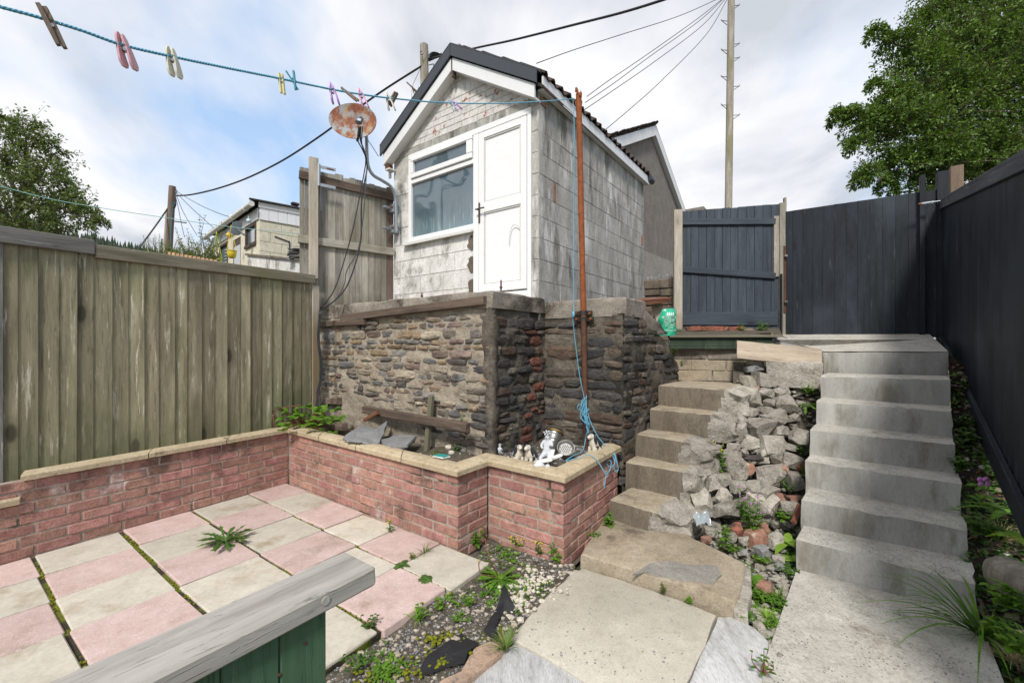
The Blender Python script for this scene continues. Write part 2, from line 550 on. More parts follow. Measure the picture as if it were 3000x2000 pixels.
MT['lime'] = mineral('lime_mortar', (0.27, 0.23, 0.178), (0.41, 0.358, 0.285), sc=7, stain=(0.12, 0.10, 0.08), st=(0.56, 0.72), stsc=2.4, var=0, bump=0.9, bsc=34, bd=0.012)
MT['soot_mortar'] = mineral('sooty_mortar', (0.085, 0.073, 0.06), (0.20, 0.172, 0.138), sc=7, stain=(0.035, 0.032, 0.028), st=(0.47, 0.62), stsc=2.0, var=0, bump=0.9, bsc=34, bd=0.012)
MT['stone'] = mineral('rubble_stone', (0.62, 0.62, 0.62), (1.12, 1.1, 1.05), sc=13, stain=(0.30, 0.265, 0.215), st=(0.63, 0.74), stsc=5, var=0.12, bump=0.9, bsc=30, bd=0.012, objcol=True, stretch=(1, 1, 2.2))
MT['cap'] = mineral('aggregate_concrete', (0.20, 0.175, 0.145), (0.34, 0.305, 0.26), sc=6, stain=(0.085, 0.07, 0.055), st=(0.48, 0.66), stsc=2.4, speck=(0.45, 0.40, 0.34), spsc=70, spk=(0.12, 0.3), var=0.05, bump=0.9, bsc=55, bd=0.008)
MT['block_front'] = mineral('whitewashed_block', (0.60, 0.585, 0.55), (0.80, 0.79, 0.77), sc=5, stain=(0.22, 0.20, 0.175), st=(0.50, 0.68), stsc=2.8, speck=(0.30, 0.27, 0.23), spsc=85, spk=(0.08, 0.2), var=0.07, bump=0.7, bsc=60, stretch=(1, 1, 0.7))
MT['block_side'] = mineral('weathered_block', (0.30, 0.288, 0.26), (0.52, 0.505, 0.47), sc=5, stain=(0.15, 0.14, 0.12), st=(0.49, 0.68), stsc=2.6, pale=(0.72, 0.71, 0.69), pl=(0.52, 0.66), plsc=2.2, speck=(0.16, 0.15, 0.13), spsc=85, spk=(0.08, 0.2), var=0.09, bump=0.7, bsc=60, stretch=(1.5, 1.5, 0.45))
MT['block_mortar'] = mineral('block_mortar', (0.40, 0.38, 0.345), (0.60, 0.58, 0.545), sc=8, var=0, bump=0.5)
MT['white_brick'] = mineral('flaking_white_brick', (0.58, 0.56, 0.53), (0.70, 0.68, 0.66), sc=8, stain=(0.38, 0.14, 0.09), st=(0.59, 0.63), stsc=9, pale=(0.24, 0.22, 0.2), pl=(0.63, 0.76), plsc=6, var=0.07, bump=0.6, bsc=60)
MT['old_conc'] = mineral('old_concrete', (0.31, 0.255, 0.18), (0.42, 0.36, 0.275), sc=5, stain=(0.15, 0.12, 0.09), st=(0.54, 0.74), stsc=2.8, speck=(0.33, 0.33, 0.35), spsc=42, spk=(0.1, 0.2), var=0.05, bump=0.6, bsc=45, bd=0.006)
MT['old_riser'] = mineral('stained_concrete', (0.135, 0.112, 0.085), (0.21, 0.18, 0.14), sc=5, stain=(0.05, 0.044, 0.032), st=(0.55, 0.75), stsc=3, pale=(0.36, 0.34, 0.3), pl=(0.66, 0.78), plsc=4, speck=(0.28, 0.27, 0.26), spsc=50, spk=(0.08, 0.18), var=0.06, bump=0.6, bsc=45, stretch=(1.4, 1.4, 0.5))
MT['broken'] = mineral('broken_concrete', (0.27, 0.25, 0.212), (0.46, 0.43, 0.378), sc=9, stain=(0.22, 0.185, 0.14), st=(0.55, 0.72), stsc=5, speck=(0.2, 0.19, 0.18), spsc=50, spk=(0.1, 0.24), var=0.24, hue=.012, bump=1.0, bsc=38, bd=0.014)
MT['new_conc'] = mineral('grey_concrete', (0.31, 0.302, 0.28), (0.445, 0.438, 0.412), sc=4, stain=(0.225, 0.21, 0.175), st=(0.48, 0.68), stsc=2.6, speck=(0.13, 0.13, 0.135), spsc=60, spk=(0.05, 0.12), var=0.05, bump=0.5, bsc=60, bd=0.004, stretch=(1.3, 1.3, 0.4), con=.45)
MT['new_tread'] = mineral('grey_concrete_top', (0.42, 0.40, 0.36), (0.53, 0.51, 0.465), sc=5, stain=(0.26, 0.235, 0.185), st=(0.54, 0.72), stsc=2.8, pale=(0.075, 0.075, 0.085), pl=(0.705, 0.725), plsc=13, speck=(0.10, 0.10, 0.11), spsc=55, spk=(0.14, 0.30), var=0.05, bump=0.6, bsc=50, bd=0.005)
MT['path'] = mineral('beige_path_concrete', (0.44, 0.405, 0.335), (0.54, 0.505, 0.43), sc=3, stain=(0.30, 0.26, 0.195), st=(0.56, 0.78), stsc=1.8, speck=(0.12, 0.125, 0.14), spsc=38, spk=(0.05, 0.11), var=0, bump=0.4, bsc=60, con=.6)
MT['fresh'] = mineral('fresh_white_concrete', (0.50, 0.505, 0.505), (0.61, 0.615, 0.615), sc=4, stain=(0.37, 0.35, 0.31), st=(0.56, 0.76), stsc=2.6, speck=(0.14, 0.14, 0.15), spsc=26, spk=(0.04, 0.08), var=0, bump=0.5, bsc=30, stretch=(3, 0.6, 1))
MT['patch'] = mineral('grey_patch', (0.24, 0.225, 0.20), (0.33, 0.315, 0.285), sc=8, speck=(0.08, 0.08, 0.09), spsc=90, spk=(0.1, 0.25), var=0, bump=0.8, bsc=70, bd=0.006)
MT['pebble'] = mineral('gravel_stone', (0.8, 0.78, 0.74), (1.05, 1.0, 0.92), sc=30, var=0, bump=0.3, objcol=False)
MT['pebble_pale'] = mineral('pale_pebble', (0.46, 0.41, 0.33), (0.66, 0.61, 0.53), sc=25, stain=(0.32, 0.24, 0.17), st=(0.6, 0.7), stsc=14, var=0, bump=0.4)
MT['pebble_grey'] = mineral('grey_chipping', (0.16, 0.165, 0.175), (0.33, 0.33, 0.34), sc=30, var=0, bump=0.4)
MT['clay'] = mineral('tan_clay', (0.42, 0.29, 0.21), (0.54, 0.40, 0.30), sc=9, stain=(0.25, 0.2, 0.15), st=(0.55, 0.7), stsc=5, var=0, bump=0.7)
MT['pebble_tan'] = mineral('tan_pebble', (0.30, 0.25, 0.19), (0.48, 0.42, 0.34), sc=25, stain=(0.2, 0.16, 0.13), st=(0.58, 0.7), stsc=14, var=0, bump=0.4)
MT['slate'] = mineral('slate', (0.19, 0.195, 0.20), (0.29, 0.29, 0.285), sc=4, stain=(0.27, 0.225, 0.16), st=(0.56, 0.7), stsc=5, var=0.1, bump=0.5, bsc=30)
MT['wall_render'] = mineral('pebbledash', (0.20, 0.175, 0.155), (0.27, 0.24, 0.215), sc=3, speck=(0.12, 0.10, 0.09), spsc=45, spk=(0.1, 0.3), var=0, bump=0.9, bsc=40, bd=0.01)
MT['wall_render2'] = mineral('pebbledash_plinth', (0.30, 0.275, 0.25), (0.36, 0.335, 0.31), sc=3, var=0, bump=0.6, bsc=40, bd=0.01)
MT['dark_block'] = mineral('dark_block', (0.125, 0.10, 0.075), (0.205, 0.17, 0.13), sc=6, stain=(0.06, 0.05, 0.04), st=(0.52, 0.7), stsc=3, var=0.12, bump=0.8, bsc=50)
MT['cream_block'] = mineral('cream_painted_block', (0.66, 0.61, 0.47), (0.76, 0.715, 0.58), sc=4, stain=(0.27, 0.25, 0.21), st=(0.64, 0.76), stsc=4, var=0.03, bump=0.5, bsc=50)
MT['roof_tile'] = mineral('brown_roof_tile', (0.045, 0.033, 0.028), (0.095, 0.066, 0.054), sc=9, stain=(0.03, 0.025, 0.022), st=(0.5, 0.65), stsc=6, var=0.15, bump=0.7, bsc=50)
MT['roof_slate'] = mineral('roof_slate', (0.05, 0.045, 0.045), (0.10, 0.085, 0.08), sc=9, var=0.1, bump=0.5)
MT['moss'] = mineral('moss', (0.11, 0.13, 0.008), (0.27, 0.28, 0.015), sc=30, var=0, bump=0.9, bsc=90, bd=0.01)
MT['terracotta'] = mineral('orange_brick', (0.25, 0.12, 0.082), (0.36, 0.215, 0.16), sc=9, stain=(0.42, 0.37, 0.3), st=(0.6, 0.68), stsc=8, var=0.15, bump=0.7)
MT['red_brick'] = mineral('old_red_brick', (0.22, 0.085, 0.055), (0.36, 0.145, 0.10), sc=9, stain=(0.06, 0.045, 0.038), st=(0.5, 0.66), stsc=5, var=0.2, bump=0.8)
MT['hill'] = mineral('forest_hill', (0.010, 0.020, 0.008), (0.025, 0.042, 0.014), sc=0.05, var=0, bump=0.2, bsc=0.3, bd=2)
MT['ground'] = mineral('rough_ground', (0.05, 0.06, 0.025), (0.10, 0.105, 0.05), sc=1.2, var=0, bump=0.6, bsc=6, bd=0.05)
MT['lane'] = mineral('lane_gravel', (0.12, 0.115, 0.10), (0.2, 0.19, 0.165), sc=3, var=0, bump=0.8, bsc=20, bd=0.02)

MT['w_green'] = wood('mossy_fence_wood', (0.315, 0.285, 0.19), (0.15, 0.135, 0.088), flake=(0.52, 0.49, 0.40), fl=(0.56, 0.66), algae=(0.125, 0.13, 0.06), al=(0.48, 0.68), damp=(0.10, 0.115, 0.055), dampz=(0.3, 1.15), knot=0.95, var=0.27, bump=0.6)
MT['w_greyold'] = wood('silvered_wood', (0.42, 0.395, 0.35), (0.20, 0.185, 0.16), flake=(0.44, 0.42, 0.375), fl=(0.58, 0.7), algae=(0.17, 0.155, 0.10), al=(0.5, 0.72), damp=(0.10, 0.09, 0.05), dampz=(1.75, 2.35), var=0.16, bump=0.5)
MT['w_rail'] = wood('weathered_rail', (0.44, 0.415, 0.38), (0.29, 0.268, 0.24), flake=(0.16, 0.135, 0.115), fl=(0.62, 0.74), knot=0.5, var=0.04, bump=0.6, gsc=34)
MT['w_capgreen'] = wood('fence_cap_wood', (0.23, 0.21, 0.155), (0.125, 0.115, 0.08), flake=(0.33, 0.31, 0.26), algae=(0.13, 0.125, 0.06), knot=0.6, var=0.08, bump=0.5)
MT['w_capgrey'] = wood('grey_cap_wood', (0.195, 0.19, 0.175), (0.11, 0.108, 0.10), flake=(0.28, 0.275, 0.26), knot=0.7, var=0.06, bump=0.5)
MT['w_navy'] = wood('blue_grey_painted_wood', (0.066, 0.082, 0.102), (0.037, 0.047, 0.061), flake=(0.12, 0.13, 0.15), fl=(0.64, 0.74), knot=0.7, var=0.12, bump=0.3, rough=0.6)
MT['w_black'] = wood('black_painted_wood', (0.020, 0.0265, 0.035), (0.0085, 0.0115, 0.016), algae=(0.035, 0.044, 0.055), al=(0.5, 0.66), flake=(0.058, 0.065, 0.078), fl=(0.58, 0.72), knot=0.5, var=0.16, bump=0.3, rough=0.6)
MT['w_blackcap'] = wood('dark_cap_wood', (0.10, 0.108, 0.12), (0.055, 0.062, 0.072), flake=(0.17, 0.175, 0.18), knot=0.3, var=0.05, bump=0.4)
MT['w_paleposts'] = wood('pale_post_wood', (0.46, 0.42, 0.35), (0.33, 0.29, 0.225), flake=(0.55, 0.52, 0.46), damp=(0.22, 0.16, 0.085), dampz=(1.5, 2.0), knot=0.5, var=0.05)
MT['w_rotten'] = wood('rotten_batten', (0.17, 0.125, 0.098), (0.085, 0.06, 0.048), flake=(0.30, 0.265, 0.23), fl=(0.58, 0.72), knot=0.3, var=0.15, bump=0.7)
MT['w_rot'] = plain('crumbling_rot', (0.17, 0.075, 0.04), 0.95, bump=1.0)
MT['w_greenboard'] = wood('green_painted_board', (0.085, 0.155, 0.088), (0.05, 0.10, 0.056), flake=(0.21, 0.215, 0.17), fl=(0.63, 0.74), knot=0.5, var=0.14, bump=0.4, rough=0.6)
MT['w_deck'] = wood('green_deck_board', (0.085, 0.115, 0.08), (0.045, 0.066, 0.045), flake=(0.46, 0.46, 0.4), fl=(0.62, 0.70), knot=0, var=0.08, bump=0.5)
MT['w_new'] = wood('plywood_board', (0.44, 0.365, 0.285), (0.30, 0.24, 0.18), flake=(0.56, 0.51, 0.44), fl=(0.55, 0.72), knot=0.7, var=0.05)
MT['w_brown'] = wood('brown_decking', (0.20, 0.09, 0.055), (0.12, 0.05, 0.03), flake=(0.36, 0.24, 0.18), knot=0, var=0.1)
MT['w_pole'] = wood('weathered_pole_wood', (0.36, 0.33, 0.27), (0.22, 0.20, 0.16), flake=(0.45, 0.43, 0.38), algae=(0.20, 0.19, 0.10), al=(0.52, 0.66), knot=0.3, var=0.1)
MT['w_pole_brown'] = wood('brown_pole_wood', (0.22, 0.155, 0.12), (0.125, 0.09, 0.07), knot=0, var=0.1)
MT['w_orange'] = wood('new_fence_wood', (0.55, 0.35, 0.20), (0.45, 0.27, 0.15), knot=0.4, var=0.08)
MT['w_peg'] = wood('peg_wood', (0.27, 0.21, 0.165), (0.16, 0.12, 0.095), knot=0, var=0.1)

MT['upvc'] = plain('white_upvc', (0.84, 0.84, 0.84), 0.32, spec=0.5)
MT['upvc_dull'] = plain('dull_white_plastic', (0.70, 0.69, 0.66), 0.5, spec=0.4)
MT['white_paint'] = plain('white_board_paint', (0.76, 0.765, 0.77), 0.5)
MT['rubber'] = plain('black_rubber', (0.018, 0.018, 0.02), 0.6)
MT['flash'] = plain('dark_grey_metal', (0.042, 0.05, 0.062), 0.42, 0.0, 0.5)
MT['galv'] = plain('galvanised_steel', (0.36, 0.40, 0.43), 0.45, 0.55)
MT['steel'] = plain('bright_steel', (0.42, 0.41, 0.39), 0.36, 0.85)
MT['brass'] = plain('brass', (0.55, 0.38, 0.13), 0.35, 0.9)
MT['iron'] = plain('dark_iron', (0.05, 0.043, 0.04), 0.6, 0.4, bump=0.4)
MT['handle'] = plain('worn_bronze_handle', (0.10, 0.088, 0.075), 0.4, 0.7)
MT['cable'] = plain('black_cable', (0.02, 0.021, 0.024), 0.5)
MT['cable_grey'] = plain('grey_cable', (0.06, 0.065, 0.07), 0.5)
MT['wire_teal'] = plain('teal_line', (0.20, 0.42, 0.42), 0.5)
MT['rope'] = plain('blue_rope', (0.13, 0.40, 0.56), 0.6, var=0)
MT['rope_dull'] = plain('teal_rope', (0.05, 0.28, 0.33), 0.7)
MT['bag'] = plain('green_plastic_sack', (0.03, 0.42, 0.24), 0.3, spec=0.5)
MT['print'] = plain('white_print', (0.78, 0.82, 0.8), 0.5)
MT['print_dark'] = plain('dark_print', (0.05, 0.08, 0.09), 0.5)
MT['felt'] = plain('teal_pad', (0.02, 0.27, 0.22), 0.9, bump=0.8, bs=200)
MT['fabric'] = plain('black_weed_membrane', (0.016, 0.016, 0.018), 0.7, bump=0.8, bs=90)
MT['porcelain'] = plain('grey_white_plaster', (0.58, 0.60, 0.63), 0.6, bump=0.5)
MT['yellow'] = plain('yellow_plastic', (0.72, 0.56, 0.05), 0.35)
MT['glass_lamp'] = plain('floodlight_grey', (0.13, 0.145, 0.155), 0.4)
MT['blue_glass'] = plain('pale_blue_bulb', (0.50, 0.62, 0.68), 0.15)
MT['amber'] = plain('amber_bulb', (0.70, 0.48, 0.03), 0.15)
MT['lime_plastic'] = plain('lime_plastic', (0.50, 0.62, 0.04), 0.35)
MT['window_brown'] = plain('brown_window_frame', (0.085, 0.055, 0.045), 0.6)
MT['bark'] = plain('bark', (0.115, 0.095, 0.07), 0.9, bump=0.8, bs=30)
MT['twig'] = plain('twig', (0.12, 0.105, 0.06), 0.9)
MT['stem_red'] = plain('red_stem', (0.20, 0.075, 0.04), 0.6)
MT['dry'] = plain('dry_grass', (0.36, 0.29, 0.14), 0.8)
MT['flower_pink'] = plain('pink_petal', (0.60, 0.24, 0.62), 0.6)
MT['flower_yellow'] = plain('yellow_petal', (0.65, 0.50, 0.03), 0.6)
MT['polythene'] = plain('grey_polythene', (0.28, 0.32, 0.34), 0.2)
MT['white_card'] = plain('white_card', (0.78, 0.77, 0.74), 0.7)
MT['log'] = wood('grey_log_wood', (0.30, 0.27, 0.235), (0.16, 0.14, 0.12), knot=0.2, var=0.05, bump=0.8)
for k, c in dict(pink=(0.62, 0.34, 0.37), cream=(0.66, 0.63, 0.50), paleyellow=(0.72, 0.66, 0.32), teal=(0.015, 0.27, 0.36), purple=(0.42, 0.18, 0.58), hotpink=(0.66, 0.28, 0.46), white=(0.68, 0.66, 0.58), mint=(0.30, 0.42, 0.40), lilac=(0.46, 0.24, 0.66)).items():
    MT['peg_' + k] = plain(k + '_peg_plastic', c, 0.4)
def rust(name, a, b, base=None, thr=(0.4, 0.55)):
    m = NT(name)
    f = m.noise(m.pos(), 22, 6, 0.68)
    col = m.ramp(f, [(0.3, a), (0.7, b)])
    if base:
        g = m.noise(m.pos(), 6.5, 6, 0.7)
        col = m.mix(m.step(g, *thr), base, col)
        col = m.mix(m.math('MULTIPLY', m.step(m.noise(m.scl(m.pos(), (1, 1, 0.3)), 12, 4), 0.5, 0.7), 0.6), col, (0.42, 0.24, 0.09))
    return m.done(col, 0.8, m.bump(m.noise(m.pos(), 120, 4, 0.7), 0.6, 0.003), spec=0.25)
MT['rust'] = rust('red_rust', (0.17, 0.048, 0.018), (0.31, 0.10, 0.035))
MT['rust_dark'] = rust('brown_rust', (0.07, 0.034, 0.022), (0.13, 0.062, 0.04))
MT['dish'] = rust('rusting_dish_paint', (0.17, 0.05, 0.028), (0.30, 0.13, 0.07), (0.30, 0.315, 0.32), (0.42, 0.54))
def glass():
    m = NT('fogged_glass')
    p = m.pos()
    sz = m.n('ShaderNodeSeparateXYZ'); m.set(sz.inputs[0], p)
    runs = m.noise(m.scl(p, (1, 1, 0.08)), 38, 4, 0.65)
    low = m.step(m.math('ADD', sz.outputs[2], m.math('MULTIPLY', runs, 0.5)), 3.32, 3.02)
    col = m.ramp(m.noise(p, 3, 4), [(0.3, (0.06, 0.095, 0.12)), (0.7, (0.10, 0.145, 0.175))])
    col = m.mix(m.math('MULTIPLY', low, 0.45), col, (0.20, 0.30, 0.32))
    streak = m.math('MULTIPLY', low, m.step(m.noise(m.scl(p, (1, 1, 0.05)), 60, 3), 0.56, 0.66))
    col = m.mix(m.math('MULTIPLY', streak, 0.55), col, (0.42, 0.53, 0.56))
    return m.done(col, 0.06, spec=0.9, IOR=1.6, Coat_Weight=0.6, Coat_Roughness=0.03)
MT['glass'] = glass()
MT['glass_far'] = plain('far_window_glass', (0.12, 0.16, 0.18), 0.08, spec=0.9)
MT['net'] = plain('pale_blind', (0.52, 0.55, 0.57), 0.7)
MT['leaf_hedge'] = leafmat('hedge_leaf', (0.045, 0.09, 0.017), (0.175, 0.285, 0.055), 0.3)
MT['leaf_tree'] = leafmat('tree_leaf', (0.06, 0.095, 0.028), (0.17, 0.225, 0.075), 0.3)
MT['leaf_bush'] = leafmat('shrub_leaf', (0.09, 0.14, 0.035), (0.23, 0.28, 0.095), 0.3)
MT['leaf_weed'] = leafmat('weed_leaf', (0.06, 0.155, 0.012), (0.16, 0.30, 0.03), 0.3)
MT['leaf_dark'] = leafmat('dark_weed_leaf', (0.035, 0.09, 0.015), (0.10, 0.19, 0.035), 0.25)
MT['leaf_grass'] = leafmat('grass_blade', (0.06, 0.13, 0.018), (0.15, 0.24, 0.045), 0.3)
MT['leaf_lime'] = leafmat('lime_leaf', (0.16, 0.30, 0.03), (0.32, 0.46, 0.07), 0.35)
MT['conifer'] = leafmat('conifer_needles', (0.008, 0.02, 0.008), (0.022, 0.045, 0.016), 0.1)
# ================================================================ GROUND AND TERRACES
def grid_mesh(name, mat, fn, nu, nv, kind='structure', smooth=True):
    mb = MB()
    vs = [fn(i / nu, j / nv) for j in range(nv + 1) for i in range(nu + 1)]
    fs = [(j * (nu + 1) + i, j * (nu + 1) + i + 1, (j + 1) * (nu + 1) + i + 1, (j + 1) * (nu + 1) + i) for j in range(nv) for i in range(nu)]
    mb.add(vs, fs)
    o = mb.build(name, mat, smooth=smooth)
    tag(o, kind=kind)
    return o

def flat_poly(name, mat, pts, thick=0.1, kind=None, parent=None, M=None):
    mb = MB()
    mb.prism([V3(p) for p in pts], V3((0, 0, -thick)))
    o = mb.build(name, mat, parent, fix=True)
    if kind: tag(o, kind=kind)
    return o

# one sheet to the horizon
mb = MB()
S = 1500
mb.add([(-S, -S, -0.16), (S, -S, -0.16), (S, S, -0.16), (-S, S, -0.16)], [(0, 1, 2, 3)])
tag(mb.build('ground', MT['ground']), kind='structure')

# upper lane behind the shed and the gates
lane = [(2.25, 6.2), (2.6, 5.35), (3.3, 4.75), (4.6, 4.75), (5.25, 4.9), (7.5, 4.2), (30, 14), (30, 60), (-20, 60), (-8, 30), (-2.6, 8.2), (-1.2, 5.7), (0.3, 4.6), (0.6, 4.75), (1.9, 6.3)]
flat_poly('upper_lane', MT['lane'], [(x, y, 1.5) for x, y in lane], 1.65, 'structure')
# neighbour's higher yard beyond the left fence
flat_poly('neighbour_yard', MT['lane'], [(-2.75, 5.2, 1.25), (-2.0, 6.2, 1.25), (-2.9, 8.4, 1.25), (-8.5, 31, 1.25), (-30, 40, 1.25), (-40, 14, 1.25), (-9.0, 6.0, 1.25), (-4.6, 5.6, 1.25)], 1.4, 'structure')

# far wooded hill on the left horizon
def hillf(a, b):
    ang = R(-78 + 74 * a)
    rad = 330 + 240 * b
    prof = 84 + 14 * math.sin(a * 5.1 + 0.6) - 34 * max(0, a - 0.55) / 0.45 + 6 * nz((a * 9, 0, 0), 1, 3)
    z = prof * math.sin(min(1, b * 1.25) * math.pi / 2) + 6 * nz((a * 30, b * 14, 0), 1, 5)
    return V3((rad * math.sin(ang), rad * math.cos(ang), max(-3, z - 2)))
hill = grid_mesh('hill', MT['hill'], hillf, 70, 18)

# ================================================================ PATIO
PO, PA, PB = V3((-3.543, 2.524, 0)), V3((0.5543, 0.8323, 0)), V3((0.8097, -0.5868, 0))
def pat(s, t, z=0.0): return PO + PA * s + PB * t + V3((0, 0, z))
patio = MB()
patio.prism([pat(-2.6, -0.2, -0.014), pat(2.45, -0.3, -0.014), pat(2.2, 2.615, -0.014), pat(-2.6, 2.615, -0.014)], V3((0, 0, -0.12)))
patio = tag(patio.build('patio', MT['joint'], fix=True), 'checkered patio of pink and cream paving slabs with mossy joints', kind='structure')
jt = {-4: (-1.80, .4385, -.012), -3: (-1.35, .4385, -.012), -2: (-0.905, .4385, -.012), -1: (-0.46, .4385, -.012), 0: (-0.015, .4385, -.012), 1: (.428, .4385, -.012), 2: (.886, .4385, -.006), 3: (1.353, .4385, -.02), 4: (1.82, .4645, -.107), 5: (2.19, .458, -.058)}
GAPS = {1: .012, 2: .014, 3: .011, 4: .007, 5: 0}
rnd = random.Random(4)
for s in range(-4, 5):
    s0, k0, o0 = jt[s]; s1, k1, o1 = jt[s + 1]
    for r in range(0, 6):
        def tt(q): return (k0 * q + o0 + k1 * q + o1) / 2
        ta, tb = tt(r), tt(r + 1)
        if r == 0: ta = -0.12 if s < 3 else -0.16
        sa, sb = s0 + GAPS.get(s, .014), s1 - GAPS.get(s + 1, .014) * .9
        cr = rnd.uniform(-.004, .004)
        ga, gb = (k0 - k1) * 0, 0
        ctr = pat((sa + sb) / 2, (ta + tb) / 2, -0.024 + rnd.uniform(-.0035, .0035))
        M = frame(ctr, (PA * math.cos(cr) + PB * math.sin(cr)), (-PA * math.sin(cr) + PB * math.cos(cr)), V3((0, 0, 1)))
        M = M @ Matrix.Rotation(rnd.uniform(-.006, .006), 4, 'X') @ Matrix.Rotation(rnd.uniform(-.006, .006), 4, 'Y')
        mb = MB().chamfer((sb - sa, tb - ta - rnd.uniform(.007, .014), 0.048), 0.006, jit=0.004, seed=rnd.random())
        col = 'slab_cream' if (s + r) % 2 else 'slab_pink'
        mb.build('paving_slab', MT[col], patio, M=M)

# ================================================================ BRICK PLANTER WALL
KL, K0, K1, K2, K3, K4 = [V3((x, y, 0)) for x, y in ((-3.86, 1.94), (-2.335, 4.372), (-.382, 2.935), (-.184, 3.195), (.343, 2.795), (.915, 3.61))]
planter = thing('brick_planter_wall', 'low pink brick planter wall with sandy coping stones around the patio', 'brick wall', K1)
CH = 0.0757                       # brick course
def seg_frame(a, b):
    d = (b - a); L = d.length; d.normalize()
    return d, V3((-d.y, d.x, 0)), L     # along, into the wall, length
brick_cache = {}
def brick_mesh(L, h, dep, mat, tagname='brick', ch=0.006, jit=0.003):
    key = (tagname, round(L, 2), round(h, 3), mat.name, rnd.randrange(3))
    if key not in brick_cache:
        mb = MB().chamfer((L, dep, h), ch, jit=jit, seed=hash(key[1:3]) % 1000 + key[4])
        me = bpy.data.meshes.new(tagname)
        me.from_pydata(mb.v, [], mb.f); me.materials.append(mat)
        brick_cache[key] = me
    return brick_cache[key]
segs = [(KL, K0), (K0, K1), (K1, K2), (K2, K3), (K3, K4)]
ends = {0: ('o', 'c'), 1: ('c', 'v'), 2: ('v', 'c'), 3: ('c', 'v'), 4: ('v', 'o')}    # open, concave, convex
core = MB()
rnd = random.Random(11)
for si, (a, b) in enumerate(segs):
    d, n, L = seg_frame(a, b)
    z0 = -0.11
    # core (a mortar body 5 mm behind the brick faces)
    q0 = a + n * .0055 + d * (.009 if ends[si][0] == 'v' else 0); q1 = b + n * .0055 - d * (.009 if ends[si][1] == 'v' else 0)
    zt = .527
    core.hexa([q0 + V3((0, 0, z0)), q1 + V3((0, 0, z0)), q1 + n * .095 + V3((0, 0, z0)), q0 + n * .095 + V3((0, 0, z0))],
              [q0 + V3((0, 0, zt)), q1 + V3((0, 0, zt)), q1 + n * .095 + V3((0, 0, zt)), q0 + n * .095 + V3((0, 0, zt))])
    for c in range(-1, 7):
        z = c * CH
        even = (c % 2 == 0)
        s = 0.0
        e = L
        if ends[si][0] == 'v' and not even: s = 0.109
        if ends[si][1] == 'v' and even: e = L - 0.109
        if ends[si][0] == 'c': s = 0.004
        if ends[si][1] == 'c': e = L - 0.004
        if si == 4 and c < 1: e = L - .3
        first = (0.225 if even else 0.112) if s < 0.05 else (0.112 if even else .225)
        if si == 0 and even: first = .19
        x = s; k = 0
        while x < e - 0.03:
            ln = first if k == 0 else 0.228
            ln = min(ln, e - x)
            if e - x - ln < 0.05: ln = e - x
            if si == 0 and x + ln < 1.02 and c >= 5: x += ln; k += 1; continue      # the far left part is two courses lower
            bl = ln - 0.011
            me = brick_mesh(round(bl, 2), CH - .0105, .10, MT['brick'])
            sh = -.0055 if (k == 0 and s == 0 and ends[si][0] == 'v') else (.0055 if (x + ln > L - .01 and ends[si][1] == 'v') else 0)
            ctr = a + d * (x + ln / 2 + sh) + n * (.05 + rnd.uniform(-.003, .003)) + V3((0, 0, z + CH / 2))
            M = frame(ctr, d, n, V3((0, 0, 1))) @ Matrix.Rotation(rnd.uniform(-.008, .008), 4, 'Z') @ Matrix.Rotation(rnd.uniform(-.008, .008), 4, 'Y')
            sx = bl / round(bl, 2)
            put('brick', me, planter, M @ Matrix.Diagonal((sx, 1, 1, 1)))
            x += ln; k += 1
core.build('mortar_core', MT['mortar'], planter)
# coping: mitred strips cut into stones
def offs(pts, dist):
    out = []
    for i, p in enumerate(pts):
        ns = []
        if i > 0: ns.append(seg_frame(pts[i - 1], p)[1])
        if i < len(pts) - 1: ns.append(seg_frame(p, pts[i + 1])[1])
        if len(ns) == 1: out.append(p + ns[0] * dist)
        else:
            m = (ns[0] + ns[1]).normalized()
            out.append(p + m * (dist / max(.3, m.dot(ns[0]))))
    return out
plan = [KL, K0, K1, K2, K3, K4]
pf, pb = offs(plan, -.028), offs(plan, .128)
ptm = offs(plan, -.018); ptb = offs(plan, .118); pr = offs(plan, .05)
for i in range(5):
    L = (plan[i + 1] - plan[i]).length
    ncut = max(1, round(L / .62))
    for k in range(ncut):
        t0, t1 = k / ncut, (k + 1) / ncut
        g = .004 / L
        t0 += g if k else 0; t1 -= g if k < ncut - 1 else 0
        zb = .531 + rnd.uniform(-.002, .002)
        dz = 0
        if i == 0:
            if k == 0: t1 = .50 / L; dz = -.152
            elif k == 1: t0 = .505 / L; t1 = 1.035 / L; dz = -.152
            elif k == 2: t0 = 1.04 / L
        def at(pl, t, z): return pl[i].lerp(pl[i + 1], t) + V3((0, 0, z + dz))
        mb = MB()
        prof = lambda t: [at(pf, t, zb), at(pf, t, zb + .033), at(ptm, t, zb + .042), at(pr, t, zb + .054), at(ptb, t, zb + .046), at(pb, t, zb + .036), at(pb, t, zb)]
        p0, p1 = prof(t0), prof(t1)
        mb.add(p0 + p1, [tuple(range(7)), tuple(range(13, 6, -1))] + [(q, q + 7, (q + 1) % 7 + 7, (q + 1) % 7) for q in range(7)])
        mb.build('coping_stone', MT['coping'], planter, fix=True)

